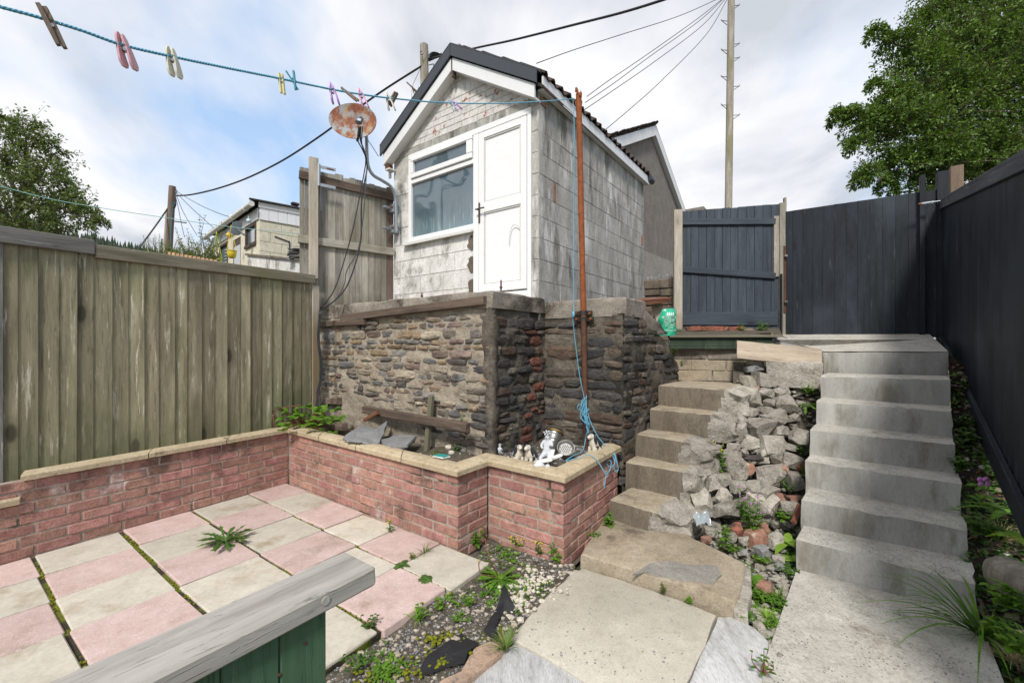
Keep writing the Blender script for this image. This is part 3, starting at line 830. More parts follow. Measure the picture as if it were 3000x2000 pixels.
# ================================================================ PLANTER SOIL
def soilf(a, b):
    # a: along from left end to the buttress side, b: from the brick wall back to the stone wall
    fr = [V3((-2.42, 4.55, 0)), V3((-2.25, 4.42, 0)), V3((-.36, 3.04, 0)), V3((-.10, 3.25, 0)), V3((.33, 2.9, 0)), V3((.87, 3.66, 0))]
    bk = [V3((-2.75, 5.4, 0)), V3((-2.3, 5.15, 0)), V3((-.25, 3.66, 0)), V3((-.05, 3.75, 0)), V3((.4, 4.25, 0)), V3((1.0, 3.8, 0))]
    x = a * 5; i = min(4, int(x)); f = x - i
    p = fr[i].lerp(fr[i + 1], f).lerp(bk[i].lerp(bk[i + 1], f), b)
    z = .475 + .045 * nz(p, 2.3, 1) + .02 * nz(p, 9, 2) + .03 * b - (.04 if b < .08 else 0)
    return V3((p.x, p.y, z))
grid_mesh('planter_soil', MT['soil'], soilf, 60, 16)
def soilz(x, y):
    return .475 + .045 * nz((x, y, 0), 2.3, 1) + .015

# narrow strip of rubbly earth between the left wall and its fence
mb = MB()
a1 = V3((.51, .86, 0)); n1 = V3((-.86, .51, 0))
fo = V3((-2.434, 4.431, 0))
for k in range(24):
    pass
def stripf(a, b):
    p = fo + a1 * (-3.2 + 3.25 * a) + n1 * (-.06 + .3 * b)
    z = (.40 if a < .48 else .5) + .015 * nz(p, 12, 4)
    return V3((p.x, p.y, z))
grid_mesh('fence_strip_soil', MT['soil'], stripf, 50, 4)

# ================================================================ LEFT TIMBER FENCE
fence = thing('timber_fence', 'mossy green brown closeboard fence behind the left planter wall', 'fence', fo)
us = [-150, -108, -66, -28, 1, 36.5, 82, 129, 170.5, 209.5, 253, 291, 327, 360.5, 396.5, 425, 459, 488, 518, 546, 571, 596.5, 620, 644, 667, 688, 711]
fd = (a1.x, a1.y); fp = (fo.x, fo.y)
ts = [PLt(u, fp, fd) for u in us]
ts = [ts[0] - .112 * j for j in range(8, 0, -1)] + ts
us = [-150] * 8 + us
rnd = random.Random(21)
for i in range(len(us) - 1):
    t0, t1 = ts[i], ts[i + 1]
    w = t1 - t0 + .014
    c = fo - n1 * (.003 if i % 2 else 0) + a1 * ((t0 + t1) / 2 + .004)
    zb = .42 if t0 < -1.6 else .50
    if us[i] < 10: zb = .36 if us[i] > -140 else .1
    top = 2.17 + rnd.uniform(-.01, .01)
    lean = rnd.uniform(-.004, .004)
    p0 = c + V3((0, 0, zb)); p1 = c + a1 * lean + V3((0, 0, top))
    # x axis of plank() = nrm x z ; nrm towards the patio
    plank('board', p0, p1, w, .018, -n1, MT['w_capgrey'] if i == 11 else MT['w_green'], fence, wedge=(.015, .004), jit=.003, seed=i)
def fpt(u, z, off=0.0):
    t = PLt(u, fp, fd)
    p = fo + a1 * t - n1 * off
    return V3((p.x, p.y, z))
plank('top_rail', fo + a1 * -3.08 - n1 * .021 + V3((0, 0, 2.17)), fpt(212, 2.178, .021), .108, .03, -n1, MT['w_capgrey'], fence, ch=.004)
plank('top_rail', fpt(214.5, 2.152, .020), fpt(719, 2.178, .020), .10, .026, -n1, MT['w_capgreen'], fence, ch=.004)
plank('post', fpt(722.5, .45, -.03), fpt(722.5, 2.11, -.03), .085, .06, -n1, MT['w_paleposts'], fence, ch=.004)
plank('post', fpt(-120, .3, -.09), fpt(-120, 2.2, -.09), .09, .08, -n1, MT['w_green'], fence, ch=.004)

# ================================================================ TALL SILVERED FENCE PANEL BESIDE THE SHED
SO = V3((.259, 4.075, 0)); SL = V3((-.81, .5864, 0)); SD = V3((.6, .8, 0)); NF = V3((-.5864, -.81, 0)); NS = V3((.8, -.6, 0))
W_SH, L_SH = 2.19, 2.94
tfo = SO + SL * W_SH                       # shed's left front corner
tfd = V3((.847, .532, 0)); tfn = V3((.532, -.847, 0))
tall = thing('tall_fence_panel', 'tall silvered wooden fence panel with two rails, joining the shed corner', 'fence', tfo)
bx = [85, 130, 165, 205, 250, 283, 347, 411, 488, 541, 598, 658, 719, 776, 832, 884, 948]
bu = [666.4 + .25 * x for x in bx]
tp = (tfo.x, tfo.y); td = (tfd.x, tfd.y)
tts = [PLt(u, tp, td) for u in bu]
rnd = random.Random(31)
for i in range(len(bu) - 1):
    t0, t1 = tts[i], tts[i + 1]
    c = tfo + tfd * ((t0 + t1) / 2)
    top = CAM_H + (790 - (381 + (bu[i] - 687) * .269)) * c.y / 960 + rnd.uniform(-.02, .02)
    m = MT['w_greyold']
    o = plank('board', c + V3((0, 0, 1.85)), c + V3((0, 0, top)), t1 - t0 - .003, .016, tfn, MT['w_rotten'] if i == len(bu) - 2 else m, tall, jit=.003, seed=i)
def tpt(u, v, off):
    p = PL(u, v, tp, td)
    return p + tfn * off
plank('rail', tpt(686, 403, .017), tpt(903, 456, .017), .09, .04, tfn, MT['w_rotten'], tall, ch=.005, jit=.004, seed=3)
plank('rail', tpt(684, 550, .017), tpt(903, 580, .017), .09, .042, tfn, MT['w_greyold'], tall, ch=.005, jit=.004, seed=4)
plank('post', tpt(718, 642, .05), tpt(718, 370, .05), .095, .07, tfn, MT['w_paleposts'], tall, ch=.006)
br = MB()
for z, u1 in ((391, 767), (431, 767)):
    a, b = tpt(729, z, .12), tpt(u1, z + 8, .12)
    x = (b - a).normalized()
    br.chamfer(((b - a).length, .006, .035), .001, M=frame((a + b) / 2, x, tfn, x.cross(tfn)))
a, b = tpt(729.5, 431, .12), tpt(729.5, 389, .12)
br.box((a + b) / 2, (.02, .03, .25))
br.build('steel_bracket', MT['galv'], tall)
sl = MB()
a, b = tpt(747, 395, .125), tpt(762, 399, .125)
sl.tube([a, b], .006, 6)
sl.build('rusty_bolt', MT['rust'], tall)

# ================================================================ SHED
shed = thing('shed', 'whitewashed block shed with white door, window and dark roof trim on the stone base', 'shed', SO + SL * 1.1 + SD * 1.5 + V3((0, 0, 1.86)))
def sf(s, z, o=0.0): return SO + SL * s + NF * o + V3((0, 0, z))          # on the gable front
def ss(s, z, o=0.0): return SO + SD * s + NS * o + V3((0, 0, z))          # on the long side
SR = 1.062
def roofz(s): return 4.66 - .63 * abs(s - SR)
zB, zE = 1.80, 3.93
core = MB()
under = [(0, zB), (W_SH, zB), (W_SH, roofz(W_SH) - .06), (SR, roofz(SR) - .08), (0, roofz(0) - .06)]
# front wall body with the big opening left out
op = dict(s0=.081, s1=1.90, z1=3.79)
def body(poly):
    core.prism([sf(s, z, -.004) for s, z in poly], NF * -.10)
def cutpoly(s0, s1, z0, z1):
    p = [(s0, z0), (s1, z0), (s1, z1), (s0, z1)]
    p = clip(p, .63, 1, 4.58 + .63 * SR)
    p = clip(p, -.63, 1, 4.58 - .63 * SR)
    return p
body(cutpoly(.0, .081, zB, 3.79)); body(cutpoly(1.90, W_SH, zB, 3.79)); body(cutpoly(.836, 1.90, zB, 2.70))
body(cutpoly(0, W_SH, 3.79, 4.6))
# side and other walls
core.prism([ss(.104, zB, -.004), ss(L_SH, zB, -.004), ss(L_SH, zE + .04, -.004), ss(.104, zE + .04, -.004)], NS * -.1)
core.prism([ss(L_SH - .1, zB, -.11), ss(L_SH - .1, zE, -.11), ss(L_SH - .1, zE, -W_SH), ss(L_SH - .1, zB, -W_SH)], SD * .1)
core.prism([ss(.104, zB, -W_SH + .1), ss(L_SH - .1, zB, -W_SH + .1), ss(L_SH - .1, zE, -W_SH + .1), ss(.104, zE, -W_SH + .1)], NS * -.1)
core.build('wall_body', MT['block_mortar'], shed, fix=True)
# blocks: long side
rnd = random.Random(41)
CB = .2097
zl = [1.86 + CB * k - CB for k in range(11)]
def piece(poly, fr_, off, depth, mat, name='block'):
    if len(poly) < 3 or area(poly) < .0012: return
    if isinstance(mat, str): mat = MT[mat]
    o = rnd.uniform(-.0015, .002) + off - .004
    mb = MB()
    cx = sum(p[0] for p in poly) / len(poly); cz = sum(p[1] for p in poly) / len(poly)
    fp_ = [fr_(cx + (s - cx) * .985 + rnd.uniform(-.002, .002), cz + (z - cz) * .975 + rnd.uniform(-.002, .002), o) for s, z in poly]
    bp_ = [fr_(s, z, o - .012) for s, z in poly]
    n = len(poly)
    mb.add(fp_ + bp_, [tuple(range(n))] + [(i, (i + 1) % n, (i + 1) % n + n, i + n) for i in range(n)])
    mb.build(name, mat, shed, fix=True)
def inset(s0, s1, z0, z1, g=.0025):
    return [(s0 + g, z0 + g), (s1 - g, z0 + g), (s1 - g, z1 - g), (s0 + g, z1 - g)]
BLK = .415
for k in range(10):
    z0, z1 = zl[k], zl[k] + CB
    if k == 9: z1 = zE + .02
    x = 0.0
    first = BLK if k % 2 else BLK * .5 + .03
    i = 0
    if k in (6,): first = .28
    while x < L_SH - .02:
        ln = first if i == 0 else BLK + rnd.uniform(-.012, .012)
        if x + ln > L_SH - .06: ln = L_SH - x
        piece(inset(x, x + ln, z0, z1), ss, .004, .01, 'block_side')
        if k == 6 and i == 0:
            x += ln
            piece(inset(x, x + .055, z0, z1), ss, .004, .01, 'terracotta', 'brick')
            ln = .055
        x += ln; i += 1
piece(inset(.02, .14, 3.80, 3.88), ss, .012, .01, 'terracotta', 'brick')
piece(inset(L_SH - .11, L_SH - .05, 2.95, 3.1), ss, .012, .01, 'terracotta', 'brick')
# blocks: front, right strip, left strip, under the window, gable
for k in range(10):
    z0, z1 = zl[k], min(zl[k] + CB, 3.79)
    if z0 >= 3.79: break
    piece(inset(.0, .081, z0, z1, .003), sf, .004, .01, 'block_side')
    if k == 9 - 1: pass
    if z0 > 3.6:
        piece(inset(1.90, 2.05, 3.62, 3.70), sf, .004, .01, 'white_brick', 'brick'); piece(inset(2.05, W_SH, 3.62, 3.70), sf, .004, .01, 'white_brick', 'brick')
        piece(inset(1.90, 2.0, 3.705, 3.785), sf, .004, .01, 'white_brick', 'brick'); piece(inset(2.0, W_SH, 3.705, 3.785), sf, .004, .01, 'white_brick', 'brick')
        piece(inset(1.90, 2.06, 3.53, 3.615), sf, .004, .01, 'white_brick', 'brick'); piece(inset(2.06, W_SH, 3.53, 3.615), sf, .004, .01, 'white_brick', 'brick')
    else:
        if z1 > 3.52: z1 = 3.525
        piece(inset(1.90 if k % 2 else 1.90, 2.06 if k % 2 else W_SH, z0, z1), sf, .004, .01, 'block_front')
        if k % 2: piece(inset(2.06, W_SH, z0, z1), sf, .004, .01, 'block_front')
    zz1 = min(z1, 2.685)
    if z0 < 2.6:
        cuts = [.845, 1.12, 1.52, 1.90] if k % 2 else [.845, 1.30, 1.69, 1.90]
        for i in range(3):
            piece(inset(cuts[i], cuts[i + 1], z0, zz1), sf, .004, .01, 'block_front')
# broken render scars by the door
sc = MB()
for zc, hh in ((2.56, .085), (2.32, .09), (2.08, .085)):
    pts = []
    for q in range(9):
        an = R(90 + 180 * q / 8)
        pts.append((.842 + .075 * -math.cos(an) * (1 + .25 * rnd.uniform(-1, 1)), zc + hh * math.sin(an) * (1 + .1 * rnd.uniform(-1, 1))))
    pts = [sf(s, z, .0105) for s, z in pts]
    sc.prism(pts, NF * -.006)
sc.build('render_scar', MT['dark_block'], shed, fix=True)
# lintel band over the frame
piece([(-.0 + .002, 3.795), (W_SH - .002, 3.795), (W_SH - .002, 3.865), (.002, 3.865)], sf, .006, .01, 'block_side', 'lintel')
def gclip(p):
    p = clip(p, .63, 1, 4.51 + .63 * SR)
    return clip(p, -.63, 1, 4.51 - .63 * SR)
bh = .0715
for k in range(5):
    z0 = 3.868 + bh * k
    x = 0 if k % 2 else -.11
    while x < W_SH:
        p = gclip(inset(max(x, .004), min(x + .222, W_SH - .004), z0, z0 + bh, .0035))
        if max(x, .004) < min(x + .222, W_SH - .004) - .03: piece(p, sf, .004, .01, 'white_brick', 'brick')
        x += .225
z0 = 3.868 + 5 * bh
piece(gclip(inset(.3, .96, z0, z0 + .17)), sf, .004, .01, 'block_front'); piece(gclip(inset(.96, 1.9, z0, z0 + .17)), sf, .004, .01, 'block_front')
piece(gclip(inset(.3, 1.9, z0 + .17, 4.6)), sf, .004, .01, 'block_front')
# ---- window and door set
def fbox(mb, s0, s1, z0, z1, o0, o1, c=.004):
    mb.chamfer((s1 - s0, o1 - o0, z1 - z0), c, M=frame(SO + SL * ((s0 + s1) / 2) + NF * ((o0 + o1) / 2) + V3((0, 0, (z0 + z1) / 2)), SL, NF, V3((0, 0, 1))))
fr = MB()
fbox(fr, .082, 1.899, 3.725, 3.788, -.05, .012)          # head
fbox(fr, .082, .128, 1.905, 3.724, -.05, .012)           # right jamb
fbox(fr, .762, .836, 1.905, 3.724, -.05, .012)           # mullion
fbox(fr, 1.846, 1.899, 2.702, 3.724, -.05, .012)         # left jamb
fbox(fr, .837, 1.845, 2.702, 2.762, -.05, .010)          # bottom of window
fbox(fr, .837, 1.845, 3.418, 3.470, -.05, .012)          # transom
fbox(fr, .129, .761, 1.905, 1.985, -.05, .014)           # threshold
window = fr.build('window_frame', MT['upvc'], shed)
sa = MB()
for s0, s1, z0, z1 in ((.842, 1.84, 3.476, 3.537), (.842, 1.84, 3.683, 3.722), (.842, .925, 3.538, 3.682), (1.80, 1.84, 3.538, 3.682)):
    fbox(sa, s0, s1, z0, z1, -.02, .03, .006)
sub(sa.build('opening_sash', MT['upvc'], shed), window)
gs = MB(); fbox(gs, .838, 1.844, 2.763, 3.417, -.03, -.018, .001)
sub(gs.build('pane', MT['glass'], shed), window)
gs = MB(); fbox(gs, .926, 1.799, 3.538, 3.682, -.02, -.006, .001)
sub(gs.build('pane', MT['glass'], shed), window)
si = MB(); fbox(si, .825, 1.97, 2.672, 2.70, .0, .055, .004); fbox(si, .825, 1.97, 2.66, 2.673, .045, .058, .003)
si.build('window_sill', MT['upvc_dull'], shed)
# interior back board so that the glass has a room behind it
room = MB(); room.prism([sf(.15, 1.9, -.9), sf(2.0, 1.9, -.9), sf(2.0, 4.0, -.9), sf(.15, 4.0, -.9)], NF * -.02)
room.build('inner_wall', MT['block_mortar'], shed)
dr = MB()
fbox(dr, .134, .756, 2.0, 3.718, -.035, -.002, .004)
# raised stiles and rails round two panels
for s0, s1, z0, z1 in ((.134, .205, 2.0, 3.718), (.683, .756, 2.0, 3.718), (.2055, .6825, 3.645, 3.718), (.2055, .6825, 2.852, 2.965), (.2055, .6825, 2.0, 2.088)):
    fbox(dr, s0, s1, z0, z1, -.0015, .016, .005)
door = dr.build('door', MT['upvc'], shed)
be = MB()
for z0, z1 in ((2.967, 3.643), (2.090, 2.850)):
    for s0, s1, a, b in ((.208, .68, z0, z0 + .014), (.208, .68, z1 - .014, z1), (.208, .222, z0 + .0145, z1 - .0145), (.666, .68, z0 + .0145, z1 - .0145)):
        fbox(be, s0, s1, a, b, -.0015, .009, .004)
sub(be.build('panel_bead', MT['upvc_dull'], shed), door)
hd = MB()
fbox(hd, .728, .752, 2.748, 2.968, .0165, .026, .004)
hp = sf(.74, 2.888, .03)
hd.tube([hp, hp + NF * .03], .009, 8); hd.tube([hp + NF * .03 + SL * .02, hp + NF * .03 - SL * .10], .008, 8)
sub(hd.build('door_handle', MT['handle'], shed), door)
cb = MB()
pts = [sf(.215, 2.60, .012), sf(.225, 2.63, .02), sf(.27, 2.655, .022), sf(.31, 2.63, .02), sf(.335, 2.56, .018), sf(.345, 2.47, .014)]
cb.tube(smoothpts(pts, 5), .004, 5)
sub(cb.build('loose_beading', MT['upvc_dull'], shed), door)
# ---- barge boards, soffit, metal capping
def barge(s0, s1, zt0, zt1, w, o0, o1, mat, name, cutv=True):
    mb = MB()
    mb.prism([sf(s0, zt0, o1), sf(s1, zt1, o1), sf(s1, zt1 - w, o1), sf(s0, zt0 - w, o1)], NF * (o0 - o1))
    return mb.build(name, mat, shed, fix=True)
zr = lambda s: 4.66 - .63 * abs(s - SR)
barge(-.02, SR - .012, zr(-.02) - .052, zr(SR - .012) - .052, .135, .085, .11, MT['white_paint'], 'barge_board')
barge(SR + .012, 2.26, zr(SR + .012) - .052, zr(2.26) - .052, .135, .085, .11, MT['white_paint'], 'barge_board')
sfm = MB()
for s0, s1 in ((-.02, SR), (SR, 2.26)):
    sfm.prism([sf(s0, zr(s0) - .185, .084), sf(s1, zr(s1) - .185, .084), sf(s1, zr(s1) - .185, .0), sf(s0, zr(s0) - .185, .0)], V3((0, 0, .018)))
sfm.build('soffit', MT['white_paint'], shed, fix=True)
kb = MB(); fbox(kb, SR - .0115, SR + .0115, zr(SR) - .26, zr(SR) - .06, .04, .107, .003)
kb.build('ridge_block', MT['w_rotten'], shed)
kb = MB(); fbox(kb, 2.20, 2.262, zr(2.23) - .252, zr(2.23) - .19, .005, .083, .003)
kb.build('rafter_end', MT['w_rot'], shed)
kb = MB(); fbox(kb, 2.15, 2.235, zr(2.23) - .275, zr(2.23) - .254, .0, .10, .003); fbox(kb, 2.235, 2.275, zr(2.2) - .36, zr(2.2) - .2, .0, .02, .003)
kb.build('eave_box', MT['upvc_dull'], shed)
for s0, s1 in ((-.055, SR - .003), (SR + .003, 2.30)):
    mb = MB()
    mb.prism([sf(s0, zr(s0) + .085, .135), sf(s1, zr(s1) + .085, .135), sf(s1, zr(s1) - .04, .135), sf(s0, zr(s0) - .04, .135)], NF * -.02)
    mb.prism([sf(s0, zr(s0) + .087, .137), sf(s1, zr(s1) + .087, .137), sf(s1, zr(s1) + .087, -.06), sf(s0, zr(s0) + .087, -.06)], V3((0, 0, .012)))
    mb.build('verge_capping', MT['flash'], shed, fix=True)
# ---- fascia along the right eave, gutter end, roof
fa = MB()
fa.prism([ss(-.02, 3.915, .05), ss(L_SH + .06, 3.905, .05), ss(L_SH + .06, 4.01, .05), ss(-.02, 4.03, .05)], NS * .02)
fa.prism([ss(-.02, 3.905, .0), ss(L_SH + .06, 3.895, .0), ss(L_SH + .06, 3.895, .074), ss(-.02, 3.905, .074)], V3((0, 0, .012)))
fa.build('fascia', MT['white_paint'], shed, fix=True)
gt = MB()
g0, g1 = ss(L_SH + .0, 3.99, .08), ss(L_SH + .16, 3.98, .08)
gt.tube([g0, g1], .05, 10); gt.box(g1 + V3((0, 0, .01)), (.02, .09, .09))
gt.build('gutter_end', MT['flash'], shed)
# roof: every wave at the eave is a tile of its own, the courses above follow the same waves
NW = 20
pitch = (L_SH + .1) / NW
up = (SL * 1 + V3((0, 0, .63))).normalized()
rn = up.cross(SD) * -1
if rn.z < 0: rn = -rn
def wave(t):  # t 0..1 across one tile
    return .026 * math.sin(t * 2 * math.pi) + (.012 if t < .12 else 0)
def tile_pts(i, row):
    base = ss(-.03 + i * pitch, zr(-.105) + .0, .105)
    out = []
    return base
rnd = random.Random(51)
for row in range(4):
    for i in range(NW):
        if row > 0: continue
        mb = MB(); n = 7
        top = []; bot = []
        jz = rnd.uniform(-.006, .006); jl = rnd.uniform(-.012, .012)
        base = ss(-.04 + i * pitch, zr(-.085) + .088, .085)
        for k in range(n):
            t = k / (n - 1)
            h = .024 * math.sin(t * 2 * math.pi + .5) + jz
            for L_ in (0 + jl, .36):
                pass
            a = base + SD * (t * (pitch - .003)) + up * jl + rn * (h + .02)
            b = base + SD * (t * (pitch - .003)) + up * .36 + rn * (h + .035)
            top += [a, b]; bot += [a - rn * .016, b - rn * .016]
        vs = top + bot; m = len(top)
        fs = []
        for k in range(n - 1):
            q = 2 * k
            fs += [(q, q + 2, q + 3, q + 1), (m + q, m + q + 1, m + q + 3, m + q + 2), (q, m + q, m + q + 2, q + 2), (q + 1, q + 3, m + q + 3, m + q + 1)]
        fs += [(0, 1, m + 1, m), (m - 2, 2 * m - 2, 2 * m - 1, m - 1)]
        mb.add(vs, fs)
        mb.build('roof_tile', MT['roof_tile'], shed, fix=True)
rf = MB()
nu = NW * 6
vs = []
for row, d_ in enumerate((.30, .62, .62, .94, .94, 1.26, 1.26, 1.36)):
    for k in range(nu + 1):
        t = k / 6
        h = .024 * math.sin((t % 1) * 2 * math.pi + .5) + (.02 if row % 2 == 0 else .036)
        vs.append(ss(-.04 + t * pitch, zr(-.085) + .088, .085) + up * d_ + rn * h)
rf.add(vs, [(r * (nu + 1) + k, r * (nu + 1) + k + 1, (r + 1) * (nu + 1) + k + 1, (r + 1) * (nu + 1) + k) for r in range(7) for k in range(nu)])
o_ = V3((0, 0, 0))
ls = [sf(SR, 4.70, .0), sf(2.33, zr(2.33) + .04, .0)]
rf.prism([sf(SR, 4.66, .06), sf(2.33, zr(2.33), .06), sf(2.33, zr(2.33), -L_SH), sf(SR, 4.66, -L_SH)], V3((0, 0, .05)))
rf.prism([sf(SR, 4.615, .06), sf(-.08, zr(-.08) - .045, .06), sf(-.08, zr(-.08) - .045, -L_SH), sf(SR, 4.615, -L_SH)], V3((0, 0, .03)))
roof = rf.build('roof', MT['roof_tile'], shed)
# ================================================================ STONE BASE WALL AND BUTTRESS
CQ = V3((-.168, 3.506, 0)); BQ = V3((.32, 4.156, 0)); BC = V3((.978, 3.68, 0)); BD = V3((.62, .785, 0)).normalized(); BN = V3((BD.y, -BD.x, 0))
pale = [(.33, .285, .23), (.235, .225, .215), (.20, .175, .15), (.30, .225, .155), (.19, .19, .19), (.27, .21, .165), (.15, .135, .125), (.38, .335, .265), (.225, .17, .15), (.13, .125, .125)]
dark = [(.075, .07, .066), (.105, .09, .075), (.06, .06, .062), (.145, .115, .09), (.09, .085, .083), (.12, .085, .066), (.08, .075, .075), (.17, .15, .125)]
def stone_proto(k):
    rr = random.Random(700 + k)
    nx, nz_ = 6, 4
    mb = MB(); vs = []; tu, tv = rr.uniform(-.18, .18), rr.uniform(-.18, .18)
    for j in range(nz_ + 1):
        for i in range(nx + 1):
            u, v = i / nx * 2 - 1, j / nz_ * 2 - 1
            edge = max(abs(u) ** 9, abs(v) ** 8)
            # ragged outline
            sx = 1 - .16 * abs(v) ** 3 * rr.uniform(-.3, 1.3); sz = 1 - .42 * abs(u) ** 3 * rr.uniform(-.2, 1.2)
            y = -.5 * (1 - .45 * edge) + (u * tu + v * tv) + .16 * noise.noise(V3((u * 1.7 + k * 5.1, v * 1.5, k * 2.3))) + rr.uniform(-.05, .05)
            vs.append((u * .5 * sx + rr.uniform(-.012, .012), y, v * .5 * sz + rr.uniform(-.03, .03)))
    nf = len(vs)
    ring = [i for i in range(nx)] + [nx + j * (nx + 1) for j in range(nz_)] + [nz_ * (nx + 1) + nx - i for i in range(nx)] + [(nz_ - j) * (nx + 1) for j in range(nz_)]
    for q in ring:
        x, y, z = vs[q]
        vs.append((x, .5, z))
    fs = [(j * (nx + 1) + i, j * (nx + 1) + i + 1, (j + 1) * (nx + 1) + i + 1, (j + 1) * (nx + 1) + i) for j in range(nz_) for i in range(nx)]
    m = len(ring)
    fs += [(ring[i], nf + i, nf + (i + 1) % m, ring[(i + 1) % m]) for i in range(m)]
    me = bpy.data.meshes.new('stone')
    me.from_pydata(vs, [], fs)
    bm = bmesh.new(); bm.from_mesh(me); bmesh.ops.recalc_face_normals(bm, faces=bm.faces); bm.to_mesh(me); bm.free()
    me.polygons.foreach_set('use_smooth', [True] * len(me.polygons))
    me.set_sharp_from_angle(angle=R(30))
    me.materials.append(MT['stone'])
    return me
PROTO = [stone_proto(k) for k in range(14)]
def lay_stones(parent, org, d, nrm, L, zlo, ztop, pal, seed, hmin=.045, hmax=.095, skip=None, lmin=.09, lmax=.26, red=None, tilt=.09):
    """courses of odd stones; nrm points out of the wall. zlo / ztop are functions of the distance along"""
    rr = random.Random(seed)
    z = min(zlo(0), zlo(L)) ; top = max(ztop(0), ztop(L)); n = 0
    while z < top - .02:
        h = rr.uniform(hmin, hmax)
        x = rr.uniform(-.06, 0)
        while x < L:
            ln = rr.uniform(lmin, lmax) * (1.15 if h > .07 else .9)
            c = x + ln / 2
            xa, xb = max(x, .0), min(x + ln, L)
            if xb - xa > .05:
                c = (xa + xb) / 2
                hh = h * rr.uniform(.8, 1.1)
                zc = z + h / 2 + .012 * noise.noise(V3((c * 2.2, z * 3, seed)))
                if zc - hh * .4 > zlo(c) and zc + hh * .45 < ztop(c) and not (skip and skip(c, zc, rr)):
                    is_red = red and red(c, zc, rr)
                    w_ = (xb - xa) * .95
                    if is_red: w_ = min(w_, .2)
                    o = put('brick' if is_red else 'stone', PROTO[rr.randrange(14)], parent)
                    flip = rr.random() < .5
                    M = frame(org + d * c + nrm * rr.uniform(-.021, -.003) + V3((0, 0, zc)), d, -nrm, V3((0, 0, 1)))
                    M = M @ Matrix.Rotation(rr.uniform(-tilt, tilt), 4, 'Y') @ (Matrix.Rotation(math.pi, 4, 'Y') if flip else Matrix.Identity(4))
                    o.matrix_basis = M @ Matrix.Diagonal((w_, rr.uniform(.04, .06), hh * .95, 1))
                    cc = (.18, .08, .06) if is_red else pal[rr.randrange(len(pal))]
                    k = rr.uniform(.8, 1.2)
                    o.color = (cc[0] * k, cc[1] * k, cc[2] * k, 1)
                    n += 1
            x += ln
        z += h
    return n

def rough_wall(name, mat, parent, org, d, nrm, L, z0, ztop, thick, nx=40, nz_=18, amp=.012, seed=1.0, lean=0.0, rnd_end=0.0):
    """wall body whose face is an uneven mortar surface"""
    mb = MB(); vs = []
    for j in range(nz_ + 1):
        for i in range(nx + 1):
            x = L * i / nx
            zt = ztop(x); z = z0 + (zt - z0) * j / nz_
            o = amp * nz((x, z, 0), 5, seed) + amp * .5 * nz((x, z, 0), 14, seed + 2) - lean * (z - z0)
            if rnd_end and x > L - rnd_end: o -= rnd_end * .6 * ((x - L + rnd_end) / rnd_end) ** 2
            p = org + d * x + nrm * o; vs.append((p.x, p.y, z))
    W = nx + 1; off = len(vs)
    for i in range(nx + 1):
        x = L * i / nx
        p = org + d * x - nrm * thick; vs.append((p.x, p.y, ztop(x)))
    fs = [(j * W + i, j * W + i + 1, (j + 1) * W + i + 1, (j + 1) * W + i) for j in range(nz_) for i in range(nx)]
    fs += [(nz_ * W + i, nz_ * W + i + 1, off + i + 1, off + i) for i in range(nx)]
    mb.add(vs, fs)
    return mb.build(name, mat, parent, smooth=True, auto=50)

swall = thing('stone_base_wall', 'old rubble stone wall with pale lime mortar and a concrete cap carrying the shed', 'stone wall', CQ)
SNF = V3((-.5864, -.81, 0)); S1 = V3((.6, .8, 0)); SN1 = V3((.8, -.6, 0))
LW = 2.66
rough_wall('mortar_face', MT['lime'], swall, CQ, SL, SNF, LW, .36, lambda x: 1.76, .1, 150, 80, .02, 1)
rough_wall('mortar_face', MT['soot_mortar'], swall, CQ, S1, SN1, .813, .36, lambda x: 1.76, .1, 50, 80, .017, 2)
def skip_front(c, z, rr):
    # smooth rendered patch low on the left, rough concrete footing below it
    if c > .95 and z < .86 + .05 * math.sin(c * 4) and c < 2.55: return True
    if z < .62 and c > .5: return rr.random() < .75
    return rr.random() < .14
n_a = lay_stones(swall, CQ, SL, SNF, LW, lambda x: .42, lambda x: 1.745, pale, 5, skip=skip_front, lmin=.07, lmax=.30, hmin=.03, hmax=.10)
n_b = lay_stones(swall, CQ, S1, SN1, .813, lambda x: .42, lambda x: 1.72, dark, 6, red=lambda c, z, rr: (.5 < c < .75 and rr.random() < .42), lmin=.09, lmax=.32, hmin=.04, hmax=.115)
# corner pilaster of rendered concrete
mb = MB()
vs = []
for j in range(41):
    z = .4 + 1.36 * j / 40
    for o, s in ((.0, -.10), (.018, -.09), (.02, .0), ):
        p = CQ + SL * -s * 1.0 * (.7 + .55 * nz((z, 1, 0), 6, 3)) + SNF * (o + .022 * nz((z, s, 0), 9, 5)); vs.append((p.x, p.y, z))
    for s in (.0, .075, .085):
        o = .018 if s < .08 else 0
        p = CQ + S1 * s * (.8 + .6 * nz((z, 5, 0), 6, 7)) + SN1 * o; vs.append((p.x, p.y, z))
mb.add(vs, [(j * 6 + i, j * 6 + i + 1, (j + 1) * 6 + i + 1, (j + 1) * 6 + i) for j in range(40) for i in range(5)])
mb.build('corner_render', MT['soot_mortar'], swall, smooth=True)
